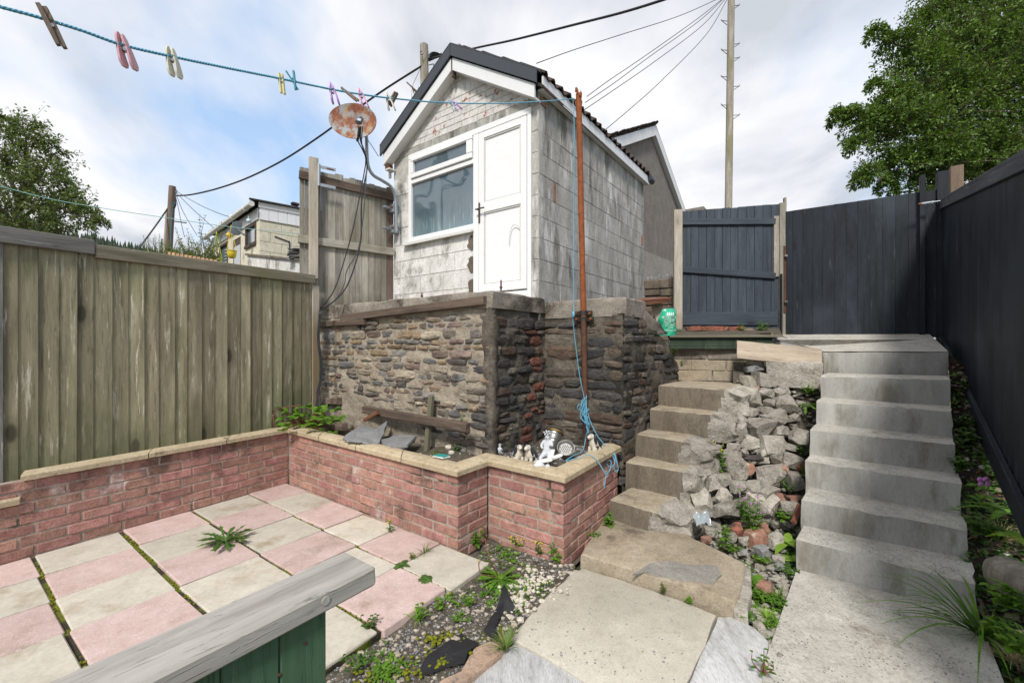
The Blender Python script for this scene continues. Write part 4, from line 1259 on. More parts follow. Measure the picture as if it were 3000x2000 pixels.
# concrete cap with a rough edge
def rough_slab(name, mat, parent, outline, z0, z1, n=14, amp=.012, seed=1, zfun=None, close=True):
    """slab whose rim is finely divided and chipped"""
    pts = []
    m = len(outline)
    for i in range(m):
        a, b = V3(outline[i]), V3(outline[(i + 1) % m])
        k = max(1, int((b - a).length / .07))
        for q in range(k): pts.append(a.lerp(b, q / k))
    ctr = sum(pts, V3()) / len(pts)
    rows = []
    for f in (0, .35, .7, .93, 1.0):
        rows.append([])
        for p in pts:
            z = z0 + (z1 - z0) * f
            out = (p - ctr).normalized()
            o = amp * nz((p.x, p.y, z), 7, seed) + amp * .7 * nz((p.x, p.y, z), 19, seed + 1) - (.014 if f == 1 else 0)
            q = p + out * o
            zz = z + (amp * .6 * nz((p.x, p.y, 0), 9, seed + 4) if f > .9 else 0)
            if zfun: zz += zfun(p) * f
            rows[-1].append((q.x, q.y, zz))
    mb = MB(); k = len(pts)
    mb.add([v for r in rows for v in r], [(j * k + i, j * k + (i + 1) % k, (j + 1) * k + (i + 1) % k, (j + 1) * k + i) for j in range(4) for i in range(k)] + [tuple(4 * k + i for i in range(k)), tuple(range(k - 1, -1, -1))])
    return mb.build(name, mat, parent, smooth=True, auto=40)
cl = CQ + SL * (LW + .02) + SNF * .012
capo = [CQ + SNF * .02 + SN1 * .02, CQ + S1 * .80 + SN1 * .02, CQ + S1 * .80 - SN1 * .30, SO + SL * .3 + S1 * .2, SO + SL * 2.15 + S1 * .1, cl - SNF * .5, cl]
rough_slab('concrete_cap', MT['cap'], swall, capo, 1.752, 1.898, amp=.024, seed=3)
# battens left on the face
plank('batten', PL(792, 731, (CQ.x, CQ.y), (SL.x, SL.y)) + SNF * .012, PL(1122, 691, (CQ.x, CQ.y), (SL.x, SL.y)) + SNF * .02, .075, .05, SNF, MT['w_rotten'], swall, ch=.006, jit=.004, seed=2)
plank('batten', PL(737, 745, (CQ.x, CQ.y), (SL.x, SL.y)) + SNF * .012, PL(846, 739, (CQ.x, CQ.y), (SL.x, SL.y)) + SNF * .012, .065, .05, SNF, MT['w_rotten'], swall, ch=.006, jit=.004, seed=3)
bo = MB()
for u, v, h in ((1154, 660, .11), (969, 679, .06), (869, 690, .03)):
    t = PLt(u, (CQ.x, CQ.y), (SL.x, SL.y)) if u < 1130 else None
    p = (CQ + SL * max(t, 0) - SNF * .10) if t is not None else CQ + S1 * .16 - SN1 * .03
    if u < 1130: p = PL(u, v, (CQ.x - SNF.x * .1, CQ.y - SNF.y * .1), (SL.x, SL.y))
    bo.tube([(p.x, p.y, 1.86), (p.x, p.y, 1.898 + h)], .007, 8)
    bo.tube([(p.x, p.y, 1.898 + h * .35), (p.x, p.y, 1.898 + h * .35 + .014)], .014, 6)
bo.build('anchor_bolts', MT['rust_dark'], swall)

butt = thing('stone_buttress', 'soot blackened stone buttress with a thick concrete cap beside the old steps', 'stone wall', BC)
FD = (BC - BQ); LB = FD.length; FD.normalize(); FN = V3((FD.y, -FD.x, 0))
topB = lambda x: 1.70 if x < .45 else max(.9, 1.70 - (x - .45) * .36 if x < 1.1 else 1.466 - (x - 1.1) * .62)
rough_wall('mortar_face', MT['soot_mortar'], butt, BQ, FD, FN, LB, .36, lambda x: 1.71, .12, 50, 80, .016, 4)
rough_wall('mortar_face', MT['soot_mortar'], butt, BC, BD, BN, 1.95, .1, lambda x: topB(x) + .02, .5, 90, 60, .018, 5)
lay_stones(butt, BQ, FD, FN, LB, lambda x: .42, lambda x: 1.71, dark, 8, lmin=.10, lmax=.38, hmin=.04, hmax=.125, skip=lambda c, z, rr: rr.random() < .06)
lay_stones(butt, BC, BD, BN, 1.9, lambda x: .12 + .32 * x, lambda x: topB(x) + .01, dark, 9, lmin=.10, lmax=.34, hmin=.04, hmax=.12, skip=lambda c, z, rr: rr.random() < .07)
bi = BC - FN * .55 - BN * .2
rough_slab('concrete_cap', MT['cap'], butt, [BQ + FN * .008 + FD * .01, BC + FN * .008 - FD * .05, BC + BD * .05 + BN * .01, BC + BD * .5 + BN * .005, BC + BD * .55 - BN * .42, BQ + FD * .2 - FN * .35], 1.70, 1.866, amp=.02, seed=9)
rough_slab('mortar_haunch', MT['cap'], butt, [BC + BD * .49 + BN * .008, BC + BD * 1.16 + BN * .01, BC + BD * 1.2 - BN * .35, BC + BD * .52 - BN * .4], 1.55, 1.80, amp=.03, seed=10, zfun=lambda p: -.34 * max(0, (p - BC).dot(BD) - .5))

# ================================================================ RUSTY WASHING LINE POST
PX = V3((.655, 3.83, 0))
p0, p1 = D(1347, 1032, 3.82), D(1329, 216, 3.86)
post = thing('washing_line_post', 'tall rust red steel pipe post clamped to the stone buttress', 'post', (p0.x, p0.y, .45))
pm = p0.lerp(p1, .36)
mb = MB()
mb.tube([p0 - V3((0, 0, .1)), pm], .0265, 14, mi=1); mb.tube([pm + V3((0, 0, .0005)), p1], .0262, 14, mi=0)
mb.build('pipe', [MT['rust'], MT['rust_dark']], post, smooth=True, auto=40)
mb = MB()
rr = random.Random(3)
for k in range(9):
    a = k * 2 * math.pi / 9
    mb.blob(p1 + V3((math.cos(a) * .024, math.sin(a) * .024, rr.uniform(-.12, .03))), (.013, .013, rr.uniform(.02, .05)), .5, 2, seed=k, n=1)
mb.build('flaking_head', MT['rust'], post)
cp = D(1340, 729, 3.85)
mb = MB()
for dz, m_ in ((.02, 0), (-.035, 1)):
    c = D(1340, 724, 3.845) + V3((0, 0, dz))
    mb.tube([c - V3((0, 0, .022)), c + V3((0, 0, .022))], .037, 14)
    mb.chamfer((.19 if m_ else .2, .012, .042), .002, M=frame(c - FN * .02 + FD * (.0 if m_ else -.02), FD, FN, V3((0, 0, 1))))
mb.build('clamp', MT['iron'], post, smooth=True, auto=40)
for dx, dz in ((-.075, .02), (.065, .015), (-.07, -.035), (.075, -.035)):
    mb = MB(); c = D(1340, 724, 3.845) + V3((0, 0, dz)) + FD * dx
    mb.tube([c + FN * -.03, c + FN * .02], .007, 6); mb.tube([c + FN * .0, c + FN * .012], .013, 6)
    mb.build('bolt', MT['rust'], post)

# ================================================================ SATELLITE DISH ON A CRANKED MAST
dc = D(813, 282, 4.75)
dish = thing('satellite_dish', 'rust stained satellite dish on a cranked grey mast at the shed corner', 'satellite dish', dc)
face = (V3((-.12, -1.0, .10))).normalized()
dxv = V3((0, 0, 1)).cross(face).normalized(); dxv = (dxv * math.cos(R(-17)) + face.cross(dxv) * math.sin(R(-17))).normalized(); dyv = face.cross(dxv)
mb = MB(); vs = []; NR, NA = 7, 36
for sgn, off in ((0, 0), (1, -.010)):
    for r in range(NR + 1):
        for k in range(NA):
            a = 2 * math.pi * k / NA; q = r / NR
            e = 1 + .10 * math.cos(a)                     # egg shaped rim
            x, y = .292 * q * math.cos(a) , .205 * q * math.sin(a) * (1.0 + .08 * math.cos(a))
            p = dc + dxv * x + dyv * y + face * (.045 * q * q + off)
            vs.append(p)
H_ = (NR + 1) * NA
fs = [(r * NA + k, r * NA + (k + 1) % NA, (r + 1) * NA + (k + 1) % NA, (r + 1) * NA + k) for r in range(NR) for k in range(NA)]
fs += [tuple(H_ + i for i in f[::-1]) for f in fs]
fs += [(NR * NA + k, NR * NA + (k + 1) % NA, H_ + NR * NA + (k + 1) % NA, H_ + NR * NA + k) for k in range(NA)]
mb.add(vs, fs); mb.build('reflector', MT['dish'], dish, smooth=True, auto=45)
lb = dc + face * .27 - dyv * .02
mb = MB()
mb.chamfer((.072, .06, .085), .016, M=frame(D(825, 276, 4.42), dxv, face, dyv))
lnb = mb.build('receiver', MT['glass_lamp'], dish)
mb = MB()
mb.tube(smoothpts([D(826, 292, 4.42), D(822, 320, 4.5), D(820, 322, 4.68), D(822, 310, 4.76)], 5), .012, 8)
mb.build('receiver_arm', MT['iron'], dish)
mb = MB(); mb.chamfer((.042, .004, .026), .001, M=frame(D(825, 275, 4.385), dxv, face, dyv)); sub(mb.build('badge', MT['galv'], dish), lnb)
mpts = [D(842, 318, 4.86), D(843, 355, 4.88), D(846, 382, 4.9), D(857, 402, 4.95), D(878, 415, 5.03), D(897, 428, 5.1), D(906, 446, 5.14), D(909, 470, 5.16), D(911, 533, 5.17)]
mb = MB(); mb.tube([D(838, 290, 4.82)] + smoothpts(mpts, 5), .019, 12); mb.build('mast', MT['galv'], dish, smooth=True, auto=45)
for v in (472, 520):
    c = D(909.5 + (v - 470) * .03, v, 5.165)
    mb = MB()
    mb.chamfer((.075, .10, .10), .006, M=frame(sf(W_SH - .07, c.z - .01, .05), SL, NF, V3((0, 0, 1))))
    mb.chamfer((.05, .16, .03), .004, M=frame(sf(W_SH - .05, c.z - .01, .12), SL, NF, V3((0, 0, 1))))
    bk = mb.build('wall_bracket', MT['galv'], dish)
    mb = MB(); mb.tube([c - SL * -.07, c + SL * .09], .012, 6)
    sub(mb.build('bolt', MT['rust'], dish), bk)

# cables hanging from the dish to the foot of the fence
def cable(name, label, pts, r, mat, cat='cable', n=6, group=None, sm=8):
    mb = MB(); mb.tube(smoothpts(pts, sm) if sm else pts, r, n)
    return tag(mb.build(name, mat, smooth=True), label, cat, group)
cable('dish_cable', 'slack black cable looping left of the mast down the tall fence panel', [D(824, 290, 4.45), D(822, 322, 4.5), D(833, 345, 4.7), D(840, 372, 4.75), D(828, 440, 4.75), D(812, 520, 4.72), D(793, 590, 4.7), D(770, 660, 4.65), D(750, 692, 4.63), D(734, 708, 4.62)], .0065, MT['cable'])
cable('dish_cable', 'black cable beside the mast hanging straight before swinging to the fence post', [D(829, 290, 4.45), D(828, 322, 4.5), D(838, 350, 4.72), D(843, 385, 4.75), D(837, 420, 4.74), D(830, 470, 4.74), D(829, 545, 4.73), D(818, 600, 4.7), D(795, 660, 4.66), D(764, 694, 4.63), D(736, 712, 4.62)], .0075, MT['cable'])
cable('dish_cable', 'thin grey cable crossing the other two below the mid rail of the tall fence', [D(833, 290, 4.45), D(831, 330, 4.55), D(842, 365, 4.74), D(841, 410, 4.74), D(834, 500, 4.74), D(822, 575, 4.72), D(797, 620, 4.7), D(790, 655, 4.68), D(768, 690, 4.64), D(736, 708, 4.63)], .0055, MT['cable_grey'])
cable('loose_wire_end', 'short stiff wire end sticking out from the dish mast', [D(845, 322, 4.86), D(856, 338, 4.8), D(869, 359, 4.75)], .004, MT['cable_grey'], n=5)
mb = MB()
for k in range(4):
    rr = random.Random(k)
    mb.tube(smoothpts([D(733 + k * 2, 712, 4.62), D(731 + rr.uniform(-2, 3), 780, 4.6), D(737 + rr.uniform(-4, 4), 850, 4.6), D(731 + rr.uniform(-3, 3), 900, 4.58), D(722 + k * 4, 950 + k * 6, 4.5)], 6), .006, 5)
tag(mb.build('cable_bundle', MT['cable'], smooth=True), 'bundle of black cables hanging down the gap between green fence and stone wall', 'cable')

# ================================================================ OLD CONCRETE STEPS
def rough_step(name, A, B, depth_dir, dep, h, parent, seed, broken=.3, mats=None, overl=.0):
    """one cast step: worn top, stained riser, broken-off right end"""
    A, B = V3(A), V3(B)
    d = (B - A); L = d.length; d.normalize()
    dd = V3(depth_dir); dd = (dd - d * dd.dot(d)).normalized()
    nx, ny, nz_ = 30, 8, 7
    vs = []; mi = []
    def br(x, y, z):   # push of the broken end
        p = A + d * x + dd * y + V3((0, 0, z))
        f = max(0.0, (x - (L - broken * L * (1 + .25 * nz((z * 3, y * 3, seed), 1, 2) - .35 * (z / h if h else 0)))) / (broken * L))
        return p, min(1.2, f)
    def pt(x, y, z, rim):
        p, f = br(x, y, z)
        q = p + V3((nz(p, 30, seed), nz(p, 30, seed + 1), nz(p, 30, seed + 2))) * .004
        if rim: q -= V3((0, 0, .006 + .010 * max(0, nz(p, 7, seed + 8)))) - dd * .006
        if f > 0:
            # broken region: knocked back and down, lumpy
            lump = V3((nz(p, 9, seed + 3), nz(p, 9, seed + 4), nz(p, 9, seed + 5))) * .045 + V3((nz(p, 22, seed + 3), nz(p, 22, seed + 4), nz(p, 22, seed + 5))) * .02
            q += (dd * .13 * f + V3((0, 0, -.07)) * f * (z / h + 1.0 if h else 1)) * min(1, f + .15) + lump * min(1, f * 2.5)
        return q, f
    mb = MB()
    def patch(fn, na, nb, flip, m_ok, m_br=2):
        o = len(mb.v)
        ff = []
        for j in range(nb + 1):
            for i in range(na + 1):
                q, f = fn(i / na, j / nb); mb.v.append(tuple(q)); ff.append(f)
        for j in range(nb):
            for i in range(na):
                a = j * (na + 1) + i
                f4 = (ff[a] + ff[a + 1] + ff[a + na + 1] + ff[a + na + 2]) / 4
                fc = (o + a, o + a + 1, o + a + na + 2, o + a + na + 1)
                mb.f.append(fc[::-1] if flip else fc); mb.m.append(m_br if f4 > .12 else m_ok)
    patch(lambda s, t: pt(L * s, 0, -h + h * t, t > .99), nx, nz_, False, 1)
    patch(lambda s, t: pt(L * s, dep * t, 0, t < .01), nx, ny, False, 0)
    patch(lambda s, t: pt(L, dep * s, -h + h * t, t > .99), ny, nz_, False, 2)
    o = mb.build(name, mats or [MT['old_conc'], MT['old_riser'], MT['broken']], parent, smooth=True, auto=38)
    return o
old = thing('old_concrete_steps', 'worn old concrete steps with broken right ends climbing beside the stone buttress', 'steps', (1.0, 3.6, .1))
dirD = V3((.62, .785, 0))
st = [(.2, (1400, 1147), (1562, 1192), .45, .26, .36), (.414, (1437, 1060), (1612, 1092), .36, .30, .24), (.6155, (1459, 996), (1622, 1022), .34, .26, .36), (.818, (1493, 938), (1680, 955), .36, .26, .22), (1.024, (1512, 884.5), (1706, 897), .80, .26, .22)]
for i, (z, a, b, dep, h, brk) in enumerate(st):
    A, B = G(*a, z), G(*b, z)
    # keep riser at a common bearing
    rough_step('step', A, B, dirD, dep, h, old, 11.3 * i + 2, broken=brk)
lz = .048
land = [G(1332.8, 1270, lz), G(1450, 1305, lz), G(1570, 1340, lz), G(1690, 1381, lz), G(1706, 1340, lz), G(1712, 1292, lz), G(1650, 1262, lz), G(1600, 1236, lz), G(1545, 1205, lz), G(1400, 1170, lz)]
rough_slab('bottom_slab', MT['old_conc'], old, land, -.10, lz, amp=.012, seed=21)
pt_ = [G(1455, 1318, lz + .004), G(1490, 1293, lz + .004), G(1540, 1287, lz + .004), G(1600, 1294, lz + .004), G(1645, 1296, lz + .004), G(1658, 1318, lz + .004), G(1640, 1344, lz + .004), G(1600, 1344, lz + .004), G(1560, 1330, lz + .004), G(1510, 1320, lz + .004), G(1480, 1312, lz + .004)]
rough_slab('mortar_patch', MT['patch'], old, pt_, lz - .006, lz + .003, amp=.018, seed=22)
e0, e1 = G(1692, 1384, .03), G(1716, 1296, .03)
rough_slab('broken_edge', MT['broken'], old, [G(1686, 1388, .03), G(1718, 1402, .03), G(1728, 1340, .03), G(1724, 1300, .03), G(1706, 1296, .03)], -.08, .03, amp=.02, seed=23)
# three courses of blocks closing the top
bz0 = 1.03
bA, bB = D(1549, 872, 4.93), D(1712, 876, 4.72)
bd_ = (bB - bA); bL = bd_.length; bd_.z = 0; bd_.normalize(); bn_ = V3((-bd_.y, bd_.x, 0))
rnd = random.Random(61)
for k in range(3):
    x = 0; cuts = ([0, .55, 1.0], [0, .24, .74, 1.0], [0, .47, 1.0])[k]
    for i in range(len(cuts) - 1):
        l0, l1 = cuts[i] * bL, cuts[i + 1] * bL
        mb = MB().chamfer((l1 - l0 - .012, .1, .117), .006, jit=.004, seed=k * 7 + i)
        ctr = V3((bA.x, bA.y, 0)) + bd_ * ((l0 + l1) / 2) + bn_ * (.05 + rnd.uniform(-.004, .004)) + V3((0, 0, 1.02 + .125 * k + .06))
        mb.build('block', MT['cap'] if k == 2 else MT['old_conc'], old, M=frame(ctr, bd_, bn_, V3((0, 0, 1))))
mb = MB(); mb.prism([V3((bA.x, bA.y, 1.0)) + bn_ * .012, V3((bA.x, bA.y, 1.0)) + bn_ * .012 + bd_ * bL, V3((bA.x, bA.y, 1.39)) + bn_ * .012 + bd_ * bL, V3((bA.x, bA.y, 1.39)) + bn_ * .012], bn_ * .09)
mb.build('block_bedding', MT['lime'], old, fix=True)
deck = thing('decking_edge', 'green grooved decking board with a grey plank on top, above the old steps', 'decking board', D(1650, 790, 4.75))
da, db = D(1537, 788, 4.86), D(1772, 788, 4.62)
dd_ = (db - da); dL = dd_.length; dd_.z = 0; dd_.normalize(); dn_ = V3((dd_.y, -dd_.x, 0))
z0d, z1d = 1.395, 1.525
mb = MB(); prof = []
NG = 8
for k in range(NG):
    a = z0d + (z1d - z0d) * k / NG; b = z0d + (z1d - z0d) * (k + 1) / NG
    prof += [(0, a + .0015), (.006, a + .003), (.006, b - .003), (0, b - .0015)]
vs = []
for t in (0, dL):
    for o, z in prof: vs.append(V3((da.x, da.y, z)) + dd_ * t + dn_ * o)
m = len(prof)
mb.add(vs, [(i, i + 1, m + i + 1, m + i) for i in range(m - 1)])
mb.prism([V3((da.x, da.y, z0d)) - dn_ * .001, V3((da.x, da.y, z0d)) - dn_ * .001 + dd_ * dL, V3((da.x, da.y, z1d)) - dn_ * .001 + dd_ * dL, V3((da.x, da.y, z1d)) - dn_ * .001], dn_ * -.022)
mb.build('grooved_board', MT['w_deck'], deck)
tp0 = V3((da.x, da.y, 1.5265)) + dn_ * .02; tp1 = tp0 + dd_ * (dL + .1)
plank('top_plank', tp0 - dn_ * .06, tp1 - dn_ * .06, .17, .024, V3((0, 0, 1)), MT['w_greyold'], deck, ch=.004)
plank('return_board', tp1 - dd_ * .1 + V3((0, 0, -.012)) - dn_ * .03, tp1 - dd_ * .1 + V3((0, 0, -.012)) - dn_ * .5, .13, .02, dd_, MT['w_greyold'], deck)
mb = MB(); mb.prism([V3((da.x, da.y, 1.375)) - dn_ * .02, V3((da.x, da.y, 1.375)) - dn_ * .02 + dd_ * dL * .8, V3((da.x, da.y, 1.394)) - dn_ * .02 + dd_ * dL * .8, V3((da.x, da.y, 1.394)) - dn_ * .02], dn_ * -.09)
mb.build('bearer', MT['w_rotten'], deck, fix=True)
# loose ply board leaning at the top of the rubble
q = [D(1690, 825, 4.50), D(1882, 841, 4.30), D(1889, 804, 4.36), D(1693.5, 782, 4.58)]
nb = (q[1] - q[0]).cross(q[3] - q[0]).normalized()
if nb.y > 0: nb = -nb
plank('loose_board', (q[0] + q[3]) / 2, (q[1] + q[2]) / 2, ((q[3] - q[0]).length + (q[2] - q[1]).length) / 2, .02, nb, MT['w_new'], None, ch=.003)
tag(bpy.data.objects['loose_board'], 'loose pale plywood board leaning across the top of the rubble', 'board')
lump = MB()
rough_slab('concrete_footing', MT['broken'], None, [D(1760, 860, 4.42) + V3((0, 0, 0)), D(1889, 862, 4.22), D(1889, 862, 4.22) + V3((.3, .5, 0)), D(1760, 860, 4.42) + V3((.3, .5, 0))], 1.0, 1.27, amp=.03, seed=33)
tag(bpy.data.objects['concrete_footing'], 'pale rough concrete footing under the loose plywood board', 'concrete block')

# ================================================================ NEW GREY STAIRS, RAMP AND LANDING
stairs = thing('concrete_stairs', 'new grey concrete stairs of seven steps beside the black fence', 'stairs', (2.3, 2.6, -.05))
Lf = [(1.378, (1891, 806), 4.327), (1.157, (1884, 862), 3.911), (.953, (1875, 920), 3.671), (.754, (1860, 986), 3.408), (.55, (1850, 1056), 3.247), (.344, (1840, 1146), 2.982), (.159, (1828.5, 1235.6), 2.782)]
Rf = [(1.379, (2178, 807), 4.0), (1.154, (2181, 870), 3.556), (.924, (2186.5, 943.5), 3.287), (.719, (2193, 1018.5), 3.07), (.50, (2208.5, 1110), 2.85), (.283, (2223, 1214.6), 2.639), (.0976, (2244, 1340.6), 2.358)]
LP = [D(p[0], p[1], Y) for z, p, Y in Lf]; RP = [D(p[0], p[1], Y) for z, p, Y in Rf]
base_l, base_r = V3((LP[6].x, LP[6].y, -.05)), V3((RP[6].x, RP[6].y, -.08))
for i in range(7):
    l, r = LP[i], RP[i]
    zl_, zr_ = (LP[i + 1].z, RP[i + 1].z) if i < 6 else (base_l.z, base_r.z)
    back = V3((.69, .72, 0)) * .8
    nx, nz_, ny = 26, 5, 5
    mb = MB()
    def spt(s, y, f, rim):
        p = l.lerp(r, s); zl2 = zl_ + (zr_ - zl_) * s
        q = V3((p.x, p.y, 0)) + back * y
        z = p.z + (zl2 - .06 - p.z) * (1 - f)
        w = V3((q.x, q.y, z))
        w += V3((nz(w, 6, i), nz(w, 6, i + 9), 0)) * .006 + V3((0, 0, nz(w, 5, i + 3) * .004))
        e = min(s, 1 - s) * 12
        if e < .4 and s > .5: w += V3((nz(w, 28, i + 4), nz(w, 28, i + 5), nz(w, 30, 2) * .4)) * .012
        if rim: w += V3((0, 0, -.008 - .012 * max(0, nz(w, 9, 14)) - .01 * max(0, nz(w, 26, 15) - .2))) + back.normalized() * .006
        return w
    def gridp(fn, a, b, m):
        o = len(mb.v)
        for jj in range(b + 1):
            for ii in range(a + 1): mb.v.append(tuple(fn(ii / a, jj / b)))
        for jj in range(b):
            for ii in range(a):
                q_ = o + jj * (a + 1) + ii
                mb.f.append((q_, q_ + 1, q_ + a + 2, q_ + a + 1)); mb.m.append(m)
    gridp(lambda s, t: spt(s, 0, t, t > .99), nx, nz_, 0)
    gridp(lambda s, t: spt(s, t * (.62 if i else 1.0), 1, t < .01), nx, ny, 1)
    gridp(lambda s, t: spt(1, s * .62, t, False), 4, nz_, 0)
    gridp(lambda s, t: spt(0, (1 - s) * .62, t, False), 4, nz_, 0)
    mb.build('step', [MT['new_conc'], MT['new_tread']], stairs, smooth=True, auto=40)
# landing that rises gently to the black gate
gl, gr = D(1797, 773, 5.95), D(2168, 771, 5.0)
lt = [LP[0], RP[0]]
mb = MB()
def landf(s, t):
    a = LP[0].lerp(RP[0], s); b = gl.lerp(gr, s) + V3((.05, .25, .05))
    p = a.lerp(b, t); return p + V3((0, 0, .004 * nz(p, 4, 3) - .004 * (t < .02) + .002))
vs = [landf(i / 20, j / 14) for j in range(15) for i in range(21)]
mb.add(vs, [(j * 21 + i, j * 21 + i + 1, (j + 1) * 21 + i + 1, (j + 1) * 21 + i) for j in range(14) for i in range(20)])
# the part left of the stairs behind the loose board
a0 = LP[0] + V3((0, .01, .012)); a1_ = D(1776, 779, 4.75); a2 = gl + V3((-.25, .2, .03))
mb.add([a0, V3((LP[0].x, LP[0].y, 1.39)), gl + V3((.0, .25, .052)), a2, a1_ + V3((0, .02, 0))], [(0, 2, 3, 4)])
mb.add([V3((LP[0].x, LP[0].y + .01, 1.38)), D(1772, 780, 4.70), V3((D(1772, 780, 4.7).x, 4.7, 1.1)), V3((LP[0].x, LP[0].y + .01, 1.1))], [(0, 1, 2, 3)])
tag(mb.build('landing', MT['new_tread'], smooth=True, auto=40), kind='structure')
# ramp path at the foot
mb = MB()
rl, rr_ = G(1735, 1580, -.06), G(2318, 1600, -.09)
rl2 = rl + (rl - base_l) * .6; rr2 = rr_ + (rr_ - base_r) * .6
def rampf(s, t):
    a = base_l.lerp(base_r, s) + V3((.03, .03, .004)); b = rl2.lerp(rr2, s)
    p = a.lerp(b, t); return p + V3((0, 0, .003 * nz(p, 3, 2)))
vs = [rampf(i / 20, j / 20) for j in range(21) for i in range(21)]
mb.add(vs, [(j * 21 + i, (j + 1) * 21 + i, (j + 1) * 21 + i + 1, j * 21 + i + 1) for j in range(20) for i in range(20)])
for side in (0, 1):
    e = [rampf(side, j / 20) for j in range(21)]
    o = len(mb.v); mb.v += [tuple(x) for x in e] + [(x.x, x.y, -.2) for x in e]
    for j in range(20):
        f = (o + j, o + j + 1, o + 21 + j + 1, o + 21 + j); mb.f.append(f if side else f[::-1]); mb.m.append(0)
tag(mb.build('ramp_path', MT['new_tread'], smooth=True, auto=40), kind='structure')

# ---- front path: beige slab, two fresh patches, clay edge, gravel bed
pz = -.034
beige = [G(1338, 1302, pz), G(1470, 1344, pz), G(1560, 1376, pz), G(1645, 1410, pz), G(1640, 1425, pz), G(1608, 1500, pz), G(1572, 1575, pz), G(1560, 1625, pz), G(1440, 1640, pz), G(1370, 1575, pz), G(1290, 1528, pz), G(1225, 1490, pz), G(1176, 1468, pz), G(1206, 1421, pz), G(1274, 1347, pz)]
path = tag(rough_slab('path', MT['path'], None, beige, -.14, pz, amp=.008, seed=41), kind='structure')
f1 = [G(1180, 1476, pz - .012), G(1228, 1496, pz - .012), G(1292, 1534, pz - .012), G(1372, 1580, pz - .012), G(1440, 1650, pz - .012), G(1440, 1800, pz - .012), G(900, 1800, pz - .012), G(1030, 1585, pz - .012), G(1120, 1520, pz - .012)]
tag(rough_slab('path', MT['fresh'], None, f1, -.15, pz - .012, amp=.008, seed=42), kind='structure')
f2 = [G(1648, 1412, pz - .01), G(1690, 1414, pz - .01), G(1735, 1440, pz - .01), G(1766, 1470, pz - .01), G(1745, 1580, pz - .01), G(1720, 1700, pz - .01), G(1560, 1640, pz - .01), G(1580, 1575, pz - .01), G(1614, 1500, pz - .01), G(1644, 1428, pz - .01)]
tag(rough_slab('path', MT['fresh'], None, f2, -.15, pz - .01, amp=.012, seed=43), kind='structure')
ce = [G(1092, 1484, -.02), G(1128, 1470, -.02), G(1166, 1474, -.02), G(1150, 1500, -.02), G(1110, 1530, -.02), G(1060, 1575, -.02), G(990, 1660, -.02), G(930, 1660, -.02), G(1010, 1560, -.02), G(1060, 1535, -.02)]
tag(rough_slab('clay_edging', MT['clay'], None, ce, -.13, -.018, amp=.012, seed=44), 'pinkish clay edging slab broken along the gravel beside the white path', 'edging')
ce2 = [G(1176, 1464, -.03), G(1206, 1418, -.03), G(1272, 1346, -.03), G(1332, 1302, -.03), G(1300, 1300, -.03), G(1245, 1345, -.03), G(1190, 1400, -.03), G(1150, 1450, -.03)]
tag(rough_slab('path', MT['path'], None, ce2, -.13, -.042, amp=.012, seed=45), kind='structure')
def bedf(a, b):
    l = [(1130, 1232), (1112, 1262), (1085, 1290), (1035, 1352), (985, 1400), (900, 1452), (868, 1480), (770, 1535), (700, 1640)]
    r = [(1305, 1292), (1310, 1300), (1285, 1330), (1220, 1390), (1180, 1440), (1150, 1475), (1110, 1510), (1050, 1570), (960, 1660)]
    x = b * 8; i = min(7, int(x)); f = x - i
    lu, lv = l[i][0] + (l[i + 1][0] - l[i][0]) * f, l[i][1] + (l[i + 1][1] - l[i][1]) * f
    ru, rv = r[i][0] + (r[i + 1][0] - r[i][0]) * f, r[i][1] + (r[i + 1][1] - r[i][1]) * f
    A, B = G(lu - 12, lv, -.03), G(ru + 12, rv, -.03)
    p = A.lerp(B, a)
    return V3((p.x, p.y, -.035 + .018 * nz(p, 6, 3) + .012 * nz(p, 17, 4)))
grid_mesh('gravel_bed', MT['soil'], bedf, 40, 60)

# ================================================================ BANKS: rubble slope between the stairs, dark strip by the fence
YV = [(820, 4.75), (840, 4.55), (872, 4.4), (931, 4.15), (986, 4.0), (1047, 3.8), (1117, 3.6), (1230, 3.2), (1300, 2.86), (1400, 2.4), (1500, 2.06), (1600, 1.81)]
def yv(v):
    for (a, ya), (b, yb) in zip(YV, YV[1:]):
        if v <= b: return ya + (yb - ya) * max(0, v - a) / (b - a)
    return YV[-1][1]
LU = [(820, 1690), (900, 1690), (960, 1660), (1030, 1610), (1100, 1590), (1180, 1540), (1230, 1560), (1300, 1690), (1400, 1700), (1450, 1745), (1600, 1725)]
RU = [(820, 1905), (900, 1900), (960, 1885), (1030, 1872), (1100, 1862), (1180, 1850), (1230, 1842), (1300, 1838), (1400, 1812), (1450, 1795), (1600, 1745)]
def lin(T, x):
    for (a, p), (b, q) in zip(T, T[1:]):
        if x <= b: return p + (q - p) * max(0, x - a) / (b - a)
    return T[-1][1]
def bankf(a, b):
    v = 822 + (1600 - 822) * b
    u = lin(LU, v) - 6 + (lin(RU, v) - lin(LU, v) + 14) * a
    p = D(u, v, yv(v) + .10 * (1 - max(0, min(1, (v - 1200) / 150))) + .02)
    return p + V3((0, 0, .025 * nz(p, 6, 5)))
grid_mesh('rubble_bank', MT['soil'], bankf, 26, 60)
FB = [V3((5.25, 5.1, 1.36)), V3((2.93, 2.36, .1)), V3((1.9, 1.1, -.3))]
